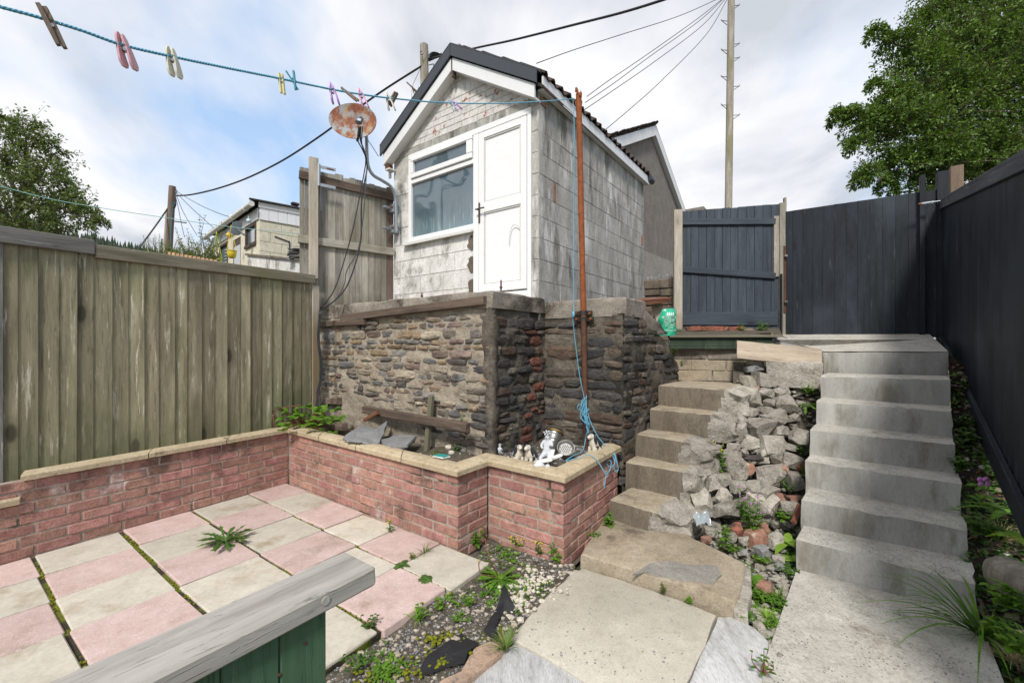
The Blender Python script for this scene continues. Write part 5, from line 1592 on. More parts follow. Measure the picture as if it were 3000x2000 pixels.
def stripR(a, b):
    # from the stairs' right edge to under the black fence
    rt = [RP[0] + V3((0, 0, -.05)), RP[2] + V3((0, 0, -.18)), RP[4] + V3((0, 0, -.2)), RP[6] + V3((.0, 0, -.20)), G(2318, 1600, -.18), G(2400, 2300, -.2)]
    fe = [V3((4.35, 4.0, 1.25)), V3((3.85, 3.35, .80)), V3((3.45, 2.90, .42)), V3((3.1, 2.45, .12)), V3((2.6, 1.75, -.05)), V3((1.9, .9, -.1))]
    x = b * 5; i = min(4, int(x)); f = x - i
    p = rt[i].lerp(rt[i + 1], f).lerp(fe[i].lerp(fe[i + 1], f) + V3((.12, .05, .02)), a)
    return p + V3((0, 0, .04 * nz(p, 5, 8) + .02 * nz(p, 14, 9)))
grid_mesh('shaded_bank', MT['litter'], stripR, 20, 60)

# ================================================================ GATES AND DARK FENCES
def board_run(parent, name, us_, fpt_, zb, zt, mat, thick, nrm, seed, gap=.003, wed=None, jit=.002, z1fn=None):
    rr = random.Random(seed)
    for i in range(len(us_) - 1):
        a, b = fpt_(us_[i]), fpt_(us_[i + 1])
        c = (a + b) / 2; f = (i + .5) / (len(us_) - 1)
        plank(name, V3((c.x, c.y, zb(f))), V3((c.x, c.y, zt(f) + rr.uniform(-.004, .004))), (b - a).length - gap, thick + (.003 if i % 2 else 0), nrm, mat, parent, wedge=wed, jit=jit, seed=seed * 50 + i)
# grey blue gate
gA, gB = D(1566, 600, 6.30), D(1790, 600, 6.05)
gd_ = V3(((gB - gA).x, (gB - gA).y, 0)).normalized(); gn_ = V3((gd_.y, -gd_.x, 0))
ggate = thing('garden_gate', 'blue grey ledged wooden gate with two rails and a kickboard', 'gate', (gA.x, gA.y, 1.65))
gx = [1567, 1586, 1604, 1622, 1641, 1659, 1677, 1694, 1713, 1732, 1751, 1770, 1789]
gp = (gA.x, gA.y); gdd = (gd_.x, gd_.y)
def gpt(u, z=0, o=0):
    t = PLt(u, gp, gdd); p = gA + gd_ * t + gn_ * o
    return V3((p.x, p.y, z))
board_run(ggate, 'board', gx, gpt, lambda f: 1.66, lambda f: 3.44 + .03 * f, MT['w_navy'], .02, gn_, 5)
plank('rail', gpt(1565.5, 3.275, .022), gpt(1778, 3.215, .022), .088, .035, gn_, MT['w_navy'], ggate, ch=.005)
plank('rail', gpt(1565.5, 2.565, .022), gpt(1778, 2.43, .022), .088, .035, gn_, MT['w_navy'], ggate, ch=.005)
plank('kickboard', gpt(1566, 1.83, .022), gpt(1784, 1.815, .022), .19, .022, gn_, MT['w_navy'], ggate, ch=.004)
plank('stile', gpt(1780.5, 2.42, .023), gpt(1780.5, 3.29, .023), .07, .03, gn_, MT['w_pole'], ggate, ch=.004)
gpost = plank('gate_post', gpt(1556, 1.66, -.02), gpt(1556, 3.46, -.02), .12, .09, gn_, MT['w_paleposts'], None, ch=.006)
tag(gpost, 'pale bare wooden gate post left of the blue grey gate', 'post')
hp_ = [gpt(1793, 1.5, .0), gpt(1793, 3.47, .0)]
hpost = thing('hinge_post', 'weathered brown hinge post with rusty strap between the two gates', 'post', hp_[0])
plank('post', hp_[0], hp_[1], .075, .075, gn_, MT['w_pole'], hpost, ch=.005)
plank('splinter', gpt(1803, 3.1, -.03), gpt(1803, 3.56, -.03), .03, .05, gn_, MT['w_pole'], hpost)
plank('dark_jamb', gpt(1788, 1.5, .08), gpt(1788, 2.45, .08), .02, .03, gn_, MT['w_black'], hpost)
plank('hinge_strap', gpt(1796.5, 1.9, .08), gpt(1796.5, 2.85, .08), .03, .012, gn_, MT['rust_dark'], hpost)
mb = MB()
for z in (2.70, 2.05):
    p = gpt(1797, z, .1); mb.tube([p, p + gn_ * .03], .018, 8); mb.tube([p + gn_ * .03, p + gn_ * .045], .01, 6)
mb.build('hinge_bolt', MT['steel'], hpost)
# black gate
bA_, bB_ = D(1800, 600, 6.0), D(2153, 600, 5.06)
kd = V3(((bB_ - bA_).x, (bB_ - bA_).y, 0)).normalized(); kn = V3((kd.y, -kd.x, 0))
kgate = thing('black_gate', 'wide black painted board gate with sloping top at the head of the stairs', 'gate', (bA_.x, bA_.y, 1.57))
kx = [1799, 1821, 1843, 1867, 1890, 1916, 1944, 1969, 1998, 2027, 2056, 2086, 2116, 2156]
kp = (bA_.x, bA_.y); kdd = (kd.x, kd.y)
def kpt(u, z=0, o=0):
    t = PLt(u, kp, kdd); p = bA_ + kd * t + kn * o
    return V3((p.x, p.y, z))
rr = random.Random(77)
for i in range(len(kx) - 1):
    a, b = kpt(kx[i]), kpt(kx[i + 1]); c = (a + b) / 2
    uu = (kx[i] + kx[i + 1]) / 2
    vt = 488 - (488 - 437) * ((uu - 1800) / 350) ** 1.0
    zt = CAM_H + (790 - vt) * c.y / 960
    plank('board', V3((c.x, c.y, 1.53)), V3((c.x, c.y, zt)), (b - a).length + .002, .02 + (.0035 if i % 2 else 0), kn, MT['w_black'], kgate, cut1=.03, jit=.002, seed=i)
mb = MB()
c = D(2132, 466, 4.96)
mb.chamfer((.10, .008, .03), .002, M=frame(c, kd, kn, V3((0, 0, 1)))); mb.tube([c - kd * .07 + kn * .012, c + kd * .1 + kn * .012], .006, 8)
for q in (-.03, .03): mb.tube([c + kd * q + kn * .01 - V3((0, 0, .014)), c + kd * q + kn * .01 + V3((0, 0, .014))], .009, 8)
bolt = mb.build('sliding_bolt', MT['galv'], kgate)
mb = MB(); mb.tube([c - kd * .085 + kn * .012, c - kd * .06 + kn * .012], .011, 8); sub(mb.build('bolt_knob', MT['rust'], kgate), bolt)
for z_ in (1.75, 2.6, 3.1): plank('ledge', kpt(1800, z_, -.003), kpt(2150, z_, -.003), .10, .03, -kn, MT['w_black'], kgate)
# right black fence, following the stairs down
FA = V3((5.17, 5.0, 0)); FDv = V3((-.645, -.764, 0)).normalized(); FNv = V3((-FDv.y, FDv.x, 0))
if FNv.x > 0: FNv = -FNv
def fz(t): return 3.16 - .182 * t          # top edge
def fzb(t): return 1.52 - .300 * t         # bottom edge
bfence = thing('black_fence', 'long black stained board fence with grey capping along the right of the stairs', 'fence', FA)
rr = random.Random(88)
t = .03; i = 0
while t < 5.4:
    w = rr.uniform(.105, .135)
    c = FA + FDv * (t + w / 2)
    plank('board', V3((c.x, c.y, fzb(t + w / 2))), V3((c.x, c.y, fz(t + w / 2) - .03)), w + .010, .016, FNv, MT['w_black'], bfence, wedge=(.006, .018), jit=.002, seed=i)
    t += w; i += 1
ca, cb_ = FA + FDv * -.02, FA + FDv * 5.45
plank('capping', V3((ca.x, ca.y, fz(-.02))), V3((cb_.x, cb_.y, fz(5.45))), .075, .028, V3((0, 0, 1)), MT['w_blackcap'], bfence, ch=.004)
plank('counter_rail', V3((ca.x, ca.y, fz(-.02) - .045)) + FNv * .021, V3((cb_.x, cb_.y, fz(5.45) - .045)) + FNv * .021, .085, .018, FNv, MT['w_blackcap'], bfence, ch=.003)
plank('gravel_board', V3((ca.x, ca.y, fzb(0) - .02)) + FNv * .02, V3((cb_.x, cb_.y, fzb(5.45) - .02)) + FNv * .02, .16, .03, FNv, MT['w_black'], bfence, ch=.004)
plank('post', D(2166, 790, 5.02) + V3((.03, .05, -.1)), V3((D(2166, 790, 5.02).x + .03, 5.07, 3.52)), .10, .09, kn, MT['w_black'], bfence, ch=.004)
plank('post', V3((5.02, 5.12, 1.3)), V3((5.02, 5.12, 3.50)), .05, .06, kn, MT['w_black'], bfence, ch=.003)
ep = D(2194, 400, 5.25)
tag(plank('fence_post', V3((ep.x, ep.y, 1.4)), V3((ep.x, ep.y, 3.66)), .115, .1, kn, MT['w_pole_brown'], None, ch=.004), 'bare brown post standing behind the fence corner under the hedge', 'post')
# ================================================================ HOUSES BEYOND
# grey pebbledashed gable
hs = thing('house', 'grey pebbledash house gable with white barge boards behind the shed', 'house', (4.0, 12.0, 1.5))
hA = D(1497, 296, 12.0); hd = V3((.6, .8, 0)); hn = V3((.8, -.6, 0))
def hp(s, z, o=0): return V3((hA.x, hA.y, 0)) + hd * s + hn * o + V3((0, 0, z))
za = hA.z; pit = .515; HW = 2.9
mb = MB()
mb.prism([hp(-HW, 1.4), hp(HW, 1.4), hp(HW, za - pit * HW - .05), hp(0, za - .05), hp(-HW, za - pit * HW - .05)], hn * -7)
mb.build('wall', MT['wall_render'], hs, fix=True)
mb = MB(); mb.prism([hp(-HW, 1.3, .001), hp(HW - .0, 1.3, .001), hp(HW, 4.15, .001), hp(-HW, 3.9, .001)], hn * .03)
mb.build('plinth_render', MT['wall_render2'], hs, fix=True)
for sg in (-1, 1):
    mb = MB()
    mb.prism([hp(0, za + .06, .0), hp(sg * (HW + .25), za - pit * (HW + .25) + .06, .0), hp(sg * (HW + .25), za - pit * (HW + .25) - .20, .0), hp(0, za - .22, .0)], hn * (.12 if sg > 0 else .121))
    mb.build('barge_board', MT['white_paint'], hs, fix=True)
    mb = MB()
    mb.prism([hp(0, za + .065, .115), hp(sg * (HW + .35), za - pit * (HW + .35) + .065, .115), hp(sg * (HW + .35), za - pit * (HW + .35) + .065, -7), hp(0, za + .065, -7)], V3((0, 0, .035)))
    mb.build('roof', MT['roof_slate'], hs, fix=True)
mb = MB()
for k in range(30):
    s = -3.2 + 3.2 * k / 29
    mb.blob(hp(s, za + pit * s + .14, .12), (.06, .1, .03), .5, 3, seed=k, n=1)
mb.build('verge_tiles', MT['roof_tile'], hs)
mb = MB(); mb.chamfer((.9, 1.0, .28), .02, M=frame(hp(HW + .75, za - pit * HW - .15, .2), hd, hn, V3((0, 0, 1)))); mb.chamfer((.8, .9, 3), .02, M=frame(hp(HW + .7, 4.45, .2), hd, hn, V3((0, 0, 1))))
mb.build('side_wall', MT['wall_render'], hs)
# old block wall between shed and gate
bw = thing('block_wall', 'dark weathered concrete block wall between the shed and the gate post', 'wall', D(1512, 650, 6.9))
wa, wb = D(1481, 650, 6.75), D(1550, 650, 6.55)
wd = V3(((wb - wa).x, (wb - wa).y, 0)); WL = wd.length; wd.normalize(); wn_ = V3((wd.y, -wd.x, 0))
rnd = random.Random(71)
hts = [.17, .10, .10, .19, .15, .12]; z = 1.5
for k, h in enumerate(hts + [.15]):
    cuts = [0, .55, 1.15] if k % 2 else [0, .85, 1.15]
    for i in range(2):
        l0, l1 = cuts[i] * WL, cuts[i + 1] * WL
        mb = MB().chamfer((l1 - l0 - .012, .15, h - .012), .012, jit=.008, seed=k * 3 + i)
        ctr = V3((wa.x, wa.y, z + h / 2)) + wd * ((l0 + l1) / 2 - .02) - wn_ * .07
        mb.build('block', MT['dark_block'], bw, M=frame(ctr, wd, wn_, V3((0, 0, 1))))
    z += h
mb = MB(); mb.prism([V3((wa.x, wa.y, 1.4)) - wn_ * .02, V3((wa.x, wa.y, 1.4)) - wn_ * .02 + wd * WL * 1.12, V3((wa.x, wa.y, z)) - wn_ * .02 + wd * WL * 1.12, V3((wa.x, wa.y, z)) - wn_ * .02], wn_ * -.1)
mb.build('block_mortar', MT['soot_mortar'], bw, fix=True)
mb = MB()
for k in range(8):
    p = V3((wa.x, wa.y, z)) + wd * (WL * (.1 + .13 * k)) - wn_ * .05
    mb.blob(p, (.04, .02, rnd.uniform(.05, .10)), .5, 2, seed=k, n=1)
mb.build('capping_shards', MT['slate'], bw)

# cream outbuilding of the neighbour
cb0 = D(595, 600, 9.0); cbp = V3((cb0.x, cb0.y, 0)); lf = V3((-.737, .676, 0)); rt_ = V3((.689, .725, 0)); nl = V3((-.676, -.737, 0)); nr = V3((.725, -.689, 0))
ob = thing('outbuilding', 'cream block outbuilding with white gutter, brown windows and low sheet roof', 'outbuilding', (cb0.x, cb0.y, 1.25))
def pl_(s, z, o=0): return cbp + lf * s + nl * o + V3((0, 0, z))
def pr_(s, z, o=0): return cbp + rt_ * s + nr * o + V3((0, 0, z))
LL, LR = 3.95, 2.6
zl_top = lambda s: 4.13
# walls are panels round the openings
def lz_(u, v, s): 
    p = pl_(s, 0); return CAM_H + (790 - v) * p.y / 960
def su(u, off=0): return PLt(u, (cbp.x, cbp.y), (lf.x, lf.y))
s_w1a, s_w1b = su(589), su(564.5)
s_da, s_db = su(553), su(535)
s_w2a, s_w2b = su(524), su(505)
ztop = 4.35
mb = MB()
def pan(s0, s1, z0, z1): mb.prism([pl_(s0, z0), pl_(s1, z0), pl_(s1, z1), pl_(s0, z1)], nl * -.12)
pan(0, s_w1a, 1.2, ztop); pan(s_w1b, s_da, 1.2, ztop); pan(s_db, s_w2a, 1.2, ztop); pan(s_w2b, LL, 1.2, ztop)
pan(s_w1a, s_w1b, 1.2, 3.62); pan(s_w2a, s_w2b, 1.2, 2.6); pan(s_w1a, s_w1b, 4.12, ztop); pan(s_da, s_db, 4.0, ztop); pan(s_w2a, s_w2b, 4.07, ztop)
mb.prism([pr_(.001, 1.2, -.004), pr_(LR, 1.2, -.004), pr_(LR, 4.35, -.004), pr_(.001, 4.35, -.004)], nr * -.12)
mb.prism([pl_(LL - .12, 1.2, -.13), pl_(LL - .12, 1.2, -2.5), pl_(LL - .12, 4.0, -2.5), pl_(LL - .12, 4.0, -.13)], lf * .12)
mb.prism([pl_(.13, 1.2, -2.5), pl_(LL, 1.2, -2.5), pl_(LL, 4.0, -2.5), pl_(.13, 4.0, -2.5)], nl * -.1)
mb.build('wall', MT['cream_block'], ob, fix=True)
rnd = random.Random(81)
for k in range(10):
    z0 = 1.95 + .215 * k
    if z0 + .215 > 4.2: break
    x = 0 if k % 2 else -.22
    while x < LR:
        a, b = max(x, .002), min(x + .44, LR)
        if b - a > .05:
            m2 = MB().chamfer((b - a - .01, .014, .205), .004, M=None)
            m2.build('block', MT['cream_block'], ob, M=frame(pr_((a + b) / 2, z0 + .1075, .003 + rnd.uniform(-.001, .001)), rt_, nr, V3((0, 0, 1))))
        x += .44
# windows and door
def win(sa, sb, z0, z1, name):
    mb = MB()
    def bx(a, b, c, d, o0, o1): mb.chamfer((b - a, o1 - o0, d - c), .004, M=frame(pl_((a + b) / 2, (c + d) / 2, (o0 + o1) / 2), lf, nl, V3((0, 0, 1))))
    bx(sa, sb, z1 - .06, z1, -.06, .02); bx(sa, sb, z0, z0 + .07, -.06, .04)
    bx(sa, sa + .06, z0 + .07, z1 - .06, -.06, .02); bx(sb - .06, sb, z0 + .07, z1 - .06, -.06, .02)
    f = mb.build(name, MT['window_brown'], ob)
    mb = MB()
    mb.prism([pl_(sa + .05, z0 + .06, -.03), pl_(sb - .05, z0 + .06, -.03), pl_(sb - .05, z1 - .05, -.03), pl_(sa + .05, z1 - .05, -.03)], nl * -.01)
    sub(mb.build('pane', MT['glass_far'], ob, fix=True), f)
    mb = MB()
    n = 16
    for k in range(n):
        za_ = z0 + .1 + (z1 - z0 - .2) * k / n
        mb.prism([pl_(sa + .08, za_, -.028), pl_(sa + (sb - sa) * .55, za_, -.028), pl_(sa + (sb - sa) * .55, za_ + .018, -.028), pl_(sa + .08, za_ + .018, -.028)], nl * .004)
    sub(mb.build('blind', MT['net'], ob, fix=True), f)
win(s_w1a, s_w1b, 3.62, 4.12, 'window'); win(s_w2a, s_w2b, 2.6, 4.07, 'window')
mb = MB()
mb.chamfer((s_db - s_da, .06, 2.7), .01, M=frame(pl_((s_da + s_db) / 2, 2.64, -.04), lf, nl, V3((0, 0, 1))))
odoor = mb.build('door', MT['window_brown'], ob)
mb = MB(); mb.chamfer((s_db - s_da - .18, .02, 2.2), .004, M=frame(pl_((s_da + s_db) / 2 - .03, 2.72, -.005), lf, nl, V3((0, 0, 1))))
sub(mb.build('door_panel', MT['net'], ob), odoor)
# white cladding strips
for (fn, L_, n_, d_, nn, z0, z1) in ((pl_, LL, 14, lf, nl, 4.135, 4.38), (pr_, LR, 14, rt_, nr, 4.13, 4.40)):
    for k in range(n_):
        a, b = L_ * k / n_, L_ * (k + 1) / n_
        mb = MB().chamfer((b - a - .006, .02, z1 - z0), .003)
        mb.build('cladding_strip', MT['upvc'], ob, M=frame(fn((a + b) / 2, (z0 + z1) / 2 + (.05 * (a / L_) if fn is pr_ else 0), .018), d_, nn, V3((0, 0, 1))))
mb = MB()
mb.prism([pr_(-.02, 4.50, .045), pr_(LR, 4.60, .045), pr_(LR, 4.46, .045), pr_(-.02, 4.385, .045)], nr * -.02)
mb.build('fascia', MT['upvc_dull'], ob, fix=True)
mb = MB(); nn = 44; vs = []
for k in range(nn + 1):
    s = -.08 + (LL + .2) * k / nn; h = .022 * (k % 2)
    vs += [pl_(s, 4.49 + h, .16), pl_(s, 4.60 + h, -2.6), pl_(s, 4.46 + h, .16)]
mb.add(vs, [(3 * k, 3 * k + 3, 3 * k + 4, 3 * k + 1) for k in range(nn)] + [(3 * k, 3 * k + 2, 3 * k + 5, 3 * k + 3) for k in range(nn)])
mb.prism([pr_(-.2, 4.50, .09), pr_(LR, 4.60, .09), pr_(LR, 4.635, .09), pr_(-.2, 4.53, .09)], nr * -.06)
mb.build('sheet_roof', MT['roof_slate'], ob)
mb = MB(); mb.tube([pl_(-.10, 4.41, .17), pl_(LL + .1, 4.39, .17)], .058, 12)
gut = mb.build('gutter', MT['upvc_dull'], ob, smooth=True, auto=45)
mb = MB()
for s in (.3, 1.25, 2.4, 3.5): mb.tube([pl_(s, 4.405, .17), pl_(s + .04, 4.405, .17)], .066, 12)
sub(mb.build('gutter_clip', MT['upvc'], ob), gut)
mb = MB(); mb.tube([pl_(3.78, 4.36, .15), pl_(3.78, 4.25, .09), pl_(3.78, 1.3, .07)], .04, 10); mb.build('downpipe', MT['upvc'], ob, smooth=True, auto=45)
mb = MB(); mb.chamfer((.17, .1, .07), .02); mb.build('ridge_brick', MT['roof_tile'], ob, M=frame(pr_(.72, 4.63, .02), rt_, nr, V3((0, 0, 1))))
mb = MB(); mb.tube(smoothpts([pr_(.30, 3.82, .02), pr_(.56, 3.76, .02), pr_(.60, 3.72, .02), pr_(.60, 3.2, .02)], 5), .012, 6); mb.build('wall_cable', MT['cable'], ob)
# floodlight and party bulbs on the outbuilding's front
fl = thing('floodlight', 'grey floodlight bracketed under the outbuilding gutter', 'floodlight', D(545, 525, 9.0))
fc = D(545, 524, 8.95)
mb = MB(); fx = V3((.75, -.66, 0)); 
Mf = frame(fc, V3((.66, .75, 0)), V3((-.73, -.66, -.15)).normalized(), V3((.1, .1, 1)))
mb.chamfer((.12, .10, .30), .03, M=Mf); mb.build('lamp_body', MT['glass_lamp'], fl)
mb = MB(); mb.chamfer((.10, .012, .25), .003, M=Mf @ Matrix.Translation((0, .055, 0))); mb.build('lamp_glass', MT['glass_far'], fl)
mb = MB(); mb.tube([fc, D(556, 536, 9.0), D(562, 540, 9.2)], .02, 6); mb.build('bracket', MT['galv'], fl)
for (u, v, m, nm, Y) in ((525, 540, 'amber', 'amber globe bulb hanging under the outbuilding gutter beside the floodlight', 9.35), (571.5, 507, 'blue_glass', 'pale blue globe bulb hanging under the gutter above the outbuilding window', 9.05)):
    b = thing('light_bulb', nm, 'light bulb', D(u, v, Y))
    c = D(u, v, Y)
    mb = MB(); mb.blob(c, (.05, .05, .055), 0, 1, n=2); mb.build('globe', MT[m], b, smooth=True)
    mb = MB(); mb.tube([c + V3((0, 0, .045)), c + V3((0, 0, .10))], .02, 8); mb.build('bulb_cap', MT['galv'], b)
for (u, v, w, m, lab, Y) in ((532.5, 582, 20.5, 'yellow', 'yellow hanging basket bowl in front of the outbuilding door', 8.9), (499, 597, 20, 'lime_plastic', 'lime green hanging bowl rim just above the left fence rail', 8.9)):
    hb = thing('hanging_basket', lab, 'hanging basket', D(u, v, Y)); c = D(u, v, Y); r = w / 2 / 960 * Y
    mb = MB(); mb.lathe([(r * .5, -.10), (r * .78, -.08), (r * .92, .0), (r * .93, .045), (r * 1.05, .05), (r * 1.05, .06), (r * .9, .06), (r * .85, .0), (0, -.05)], 20, Matrix.Translation(c)); mb.build('bowl', MT[m], hb, smooth=True, auto=50)
    mb = MB(); top = c + V3((-.05, .05, .62))
    for k in range(3):
        a = k * 2.1; mb.tube([c + V3((math.cos(a) * r, math.sin(a) * r, .05)), top], .005, 5)
    mb.build('cord', MT['lime_plastic'] if m != 'yellow' else MT['yellow'], hb)
# parapet wall in front of the outbuilding
pw = thing('parapet_wall', 'flaking white block parapet wall in front of the outbuilding', 'wall', D(640, 600, 7.9))
a, b = D(568, 600, 8.3), D(705, 620, 6.6)
d = V3(((b - a).x, (b - a).y, 0)); L = d.length; d.normalize(); n = V3((d.y, -d.x, 0))
za_, zb_ = CAM_H + (790 - 584) * 8.3 / 960, CAM_H + (790 - 599) * 6.6 / 960
for r_, (h0, h1) in enumerate(((-.22, -.02), (-.44, -.225), (-.66, -.445))):
    cuts = [0, .5, .92, 1] if r_ % 2 else [0, .42, .8, 1]
    for i in range(3):
        p, q = cuts[i] * L + .004, cuts[i + 1] * L - .004
        zf = lambda t, h: za_ + (zb_ - za_) * t / L + h
        mb = MB(); mb.prism([V3((a.x, a.y, zf(p, h0 + .004))) + d * p, V3((a.x, a.y, zf(q, h0 + .004))) + d * q, V3((a.x, a.y, zf(q, h1 - .004))) + d * q, V3((a.x, a.y, zf(p, h1 - .004))) + d * p], n * -.14)
        mb.build('block', MT['block_front'], pw, fix=True)
mb = MB(); mb.prism([V3((a.x, a.y, za_ - .018)) + n * .03 - d * .03, V3((a.x, a.y, zb_ - .018)) + d * L + n * .03, V3((a.x, a.y, zb_ + .02)) + d * L + n * .03, V3((a.x, a.y, za_ + .02)) + n * .03 - d * .03], n * -.2)
mb.build('coping', MT['dark_block'], pw, fix=True)
sp = thing('slate_pile', 'small pile of old roofing slates on the parapet wall', 'slate pile', D(680, 580, 6.9))
rnd = random.Random(91)
for k in range(14):
    c = D(676 + rnd.uniform(-12, 14), 596 - k * 1.8, 6.9 + rnd.uniform(-.05, .1))
    mb = MB().chamfer((rnd.uniform(.12, .22), .16, .010), .003, jit=.006, seed=k)
    mb.build('slate', MT['slate'], sp, M=Matrix.Translation(c) @ Matrix.Rotation(rnd.uniform(-.6, .6), 4, 'Z') @ Matrix.Rotation(rnd.uniform(-.3, .3), 4, 'Y'))
of = thing('orange_fence', 'new orange timber fence edge seen just over the green fence', 'fence', D(440, 585, 7.4))
for k in range(12):
    u0, u1 = 386 + 9.6 * k, 386 + 9.6 * (k + 1)
    p = D((u0 + u1) / 2, 579 + k * 1.65, 7.6 - .02 * k)
    plank('board', V3((p.x, p.y, 1.3)), p, (u1 - u0) / 960 * 7.5 - .006, .02, V3((-.3, -.95, 0)), MT['w_orange'], of, seed=k)

# ================================================================ POLES AND OVERHEAD LINES
def pole(label, u0, v0, u1, v1, Y, r0, r1, mat, zfoot=-.2):
    top = D(u0, v0, Y); low = D(u1, v1, Y)
    foot = low + (low - top).normalized() * max(.1, (low.z - zfoot))
    t = thing('utility_pole', label, 'utility pole', foot)
    n = 10; pts = [foot.lerp(top, k / n) for k in range(n + 1)]
    mb = MB(); mb.tube(pts, [r0 + (r1 - r0) * k / n for k in range(n + 1)], 14); mb.build('pole', MT[mat], t, smooth=True, auto=40)
    return t, foot, top
t1, f1_, p1_ = pole('tall weathered utility pole with climbing irons behind the blue grey gate', 1680.5, -60, 1673, 478, 15.5, .135, .12, 'w_pole', 1.5)
rr = random.Random(5)
for (v, s) in ((15, 1), (50, -1), (103, 1), (117, -1), (135, 1), (178, -1), (200, 1), (243, -1), (266, 1)):
    c = D(1676, v, 15.5); s_ = V3((s, -.15, 0))
    mb = MB()
    mb.tube([c + s_ * .10, c + s_ * .34, c + s_ * .34 + V3((0, 0, .05))], .012, 5); mb.tube([c + s_ * .11 - V3((0, 0, .14)), c + s_ * .33], .011, 5)
    mb.build('climbing_iron', MT['iron'], t1)
t2, f2_, p2_ = pole('lichen spotted utility pole standing behind the shed roof', 974, 104, 976, 240, 13.0, .15, .125, 'w_pole', 1.5)
mb = MB(); mb.chamfer((.14, .09, .38), .02, M=frame(D(966, 212, 12.85), V3((1, 0, 0)), V3((0, 1, 0)), V3((0, 0, 1)))); mb.build('junction_box', MT['galv'], t2)
mb = MB()
mb.tube([D(970, 232, 12.9), D(945, 199, 12.7)], .02, 5); mb.tube([D(971, 222, 12.9), D(935, 190, 12.7)], .02, 5); mb.tube([D(934, 189, 12.7), D(948, 203, 12.7)], .018, 5); mb.tube([D(947, 200, 12.7), D(958, 240, 12.9)], .014, 5)
mb.build('step_frame', MT['w_pole_brown'], t2)
mb = MB()
mb.tube(smoothpts([D(984, 138, 12.9), D(1000, 131, 12.9), D(1016, 126, 12.9)], 4), .05, 6)
for k in range(6): mb.tube(smoothpts([D(984, 126 + 3 * k, 12.85), D(994, 120 + 2 * k, 12.8), D(1006, 122 + 1.5 * k, 12.8), D(1014, 128, 12.9)], 5), .014, 4)
mb.tube(smoothpts([D(985, 150, 12.85), D(996, 148, 12.8), D(994, 158, 12.8), D(986, 168, 12.85)], 5), .015, 4)
mb.tube(smoothpts([D(969, 118, 12.8), D(965, 120, 12.75), D(967, 126, 12.75), D(972, 124, 12.8)], 4), .012, 4)
mb.build('cable_fittings', MT['cable'], t2)
t3, f3_, p3_ = pole('dark brown utility pole far off above the left fence', 396, 428, 388.5, 560, 18, .14, .125, 'w_pole_brown', 1.0)
mb = MB(); mb.tube([D(402, 432, 17.9), D(407, 440, 17.8), D(402, 448, 17.8)], .018, 5); mb.tube([D(401, 448, 17.85), D(402, 470, 17.85)], .05, 6); mb.tube([D(402, 470, 17.8), D(399, 478, 17.8)], .05, 6); mb.tube([D(398, 508, 17.8), D(428, 512, 17.4)], .025, 5)
mb.build('fittings', MT['iron'], t3)
mb = MB(); mb.tube(smoothpts([D(402, 468, 17.8), D(397, 470, 17.8), D(393, 520, 17.8), D(391, 570, 17.8)], 5), .014, 4); mb.build('blue_conduit', MT['peg_teal'], t3)
t4, f4_, p4_ = pole('pale stub pole just left of the dark brown utility pole', 386.5, 483, 380, 580, 19, .10, .09, 'w_pole', 1.0)
def wire(lab, pts, r, mat='cable', cat='overhead cable', group=None):
    return cable('overhead_cable', lab, pts, r, MT[mat], cat, 5, group)
wire('heavy black overhead cable sagging from the far left pole to the pole behind the shed', [D(404, 450, 17.8), D(440, 447, 17.4), D(500, 433, 16.8), D(570, 408, 16.2), D(650, 368, 15.4), D(730, 316, 14.6), D(800, 265, 14.0), D(880, 208, 13.4), D(968, 152, 12.9)], .032)
wire('heavy twisted overhead cable rising from the shed ridge to the top of the sky', [D(984, 136, 12.9), D(1096, 110, 11.8), D(1180, 92, 11), D(1320, 57, 9.8), D(1430, 29, 9), D(1530, -2, 8.3), D(1640, -40, 7.6)], .027)
wire('black cable slanting down left from the dark brown utility pole', [D(388, 475, 18), D(360, 515, 17.4), D(330, 556, 17), D(310, 585, 16.6)], .03)
tw = 'thin wires fanning out from the tall pole'
for lab, pts in (('highest thin wire of the fan left of the tall pole, passing over the shed ridge', [(1662, -8), (1560, 37), (1420, 82), (1312, 117), (1232, 146)]),
                 ('second thin wire of the fan left of the tall pole', [(1662, -4), (1600, 45), (1480, 130), (1400, 184), (1348, 222)]),
                 ('third thin wire of the fan left of the tall pole', [(1664, -4), (1604, 50), (1490, 132), (1412, 190), (1344, 236)]),
                 ('fourth thin wire of the fan left of the tall pole', [(1668, -4), (1612, 60), (1502, 143), (1420, 200), (1340, 254)]),
                 ('steepest thin wire of the fan, dropping behind the shed roof tiles', [(1672, -4), (1622, 80), (1520, 185), (1450, 248), (1392, 297)])):
    wire(lab, [D(u, v, 15.4 - (1670 - u) * .011) for u, v in pts], .011, group=tw)
for lab, pts in (('upper thin wire dropping right from the far left pole to the outbuilding roof', [(403, 438), (450, 466), (500, 489), (542, 502)]),
                 ('middle thin wire dropping right from the far left pole behind the shrub', [(402, 440), (440, 478), (470, 505), (500, 532)]),
                 ('steep thin wire dropping from the far left pole into the shrub', [(402, 440), (420, 485), (440, 520), (452, 540)]),
                 ('steepest thin wire dropping from the far left pole', [(402, 445), (410, 480), (418, 520), (424, 545)])):
    wire(lab, [D(u, v, 17.6 - (u - 400) * .03) for u, v in pts], .012, 'cable_grey', group='thin wires from the far left pole')
cable('washing_line', 'thin teal washing line stretched across the far left gardens', [D(-20, 425, 7.2), D(0, 428, 7.2), D(120, 458, 7.4), D(260, 482, 7.6), D(380, 500, 7.7), D(520, 520, 7.9), D(620, 530, 8.0), D(700, 538, 8.1)], .006, MT['wire_teal'], 'washing line', 5)
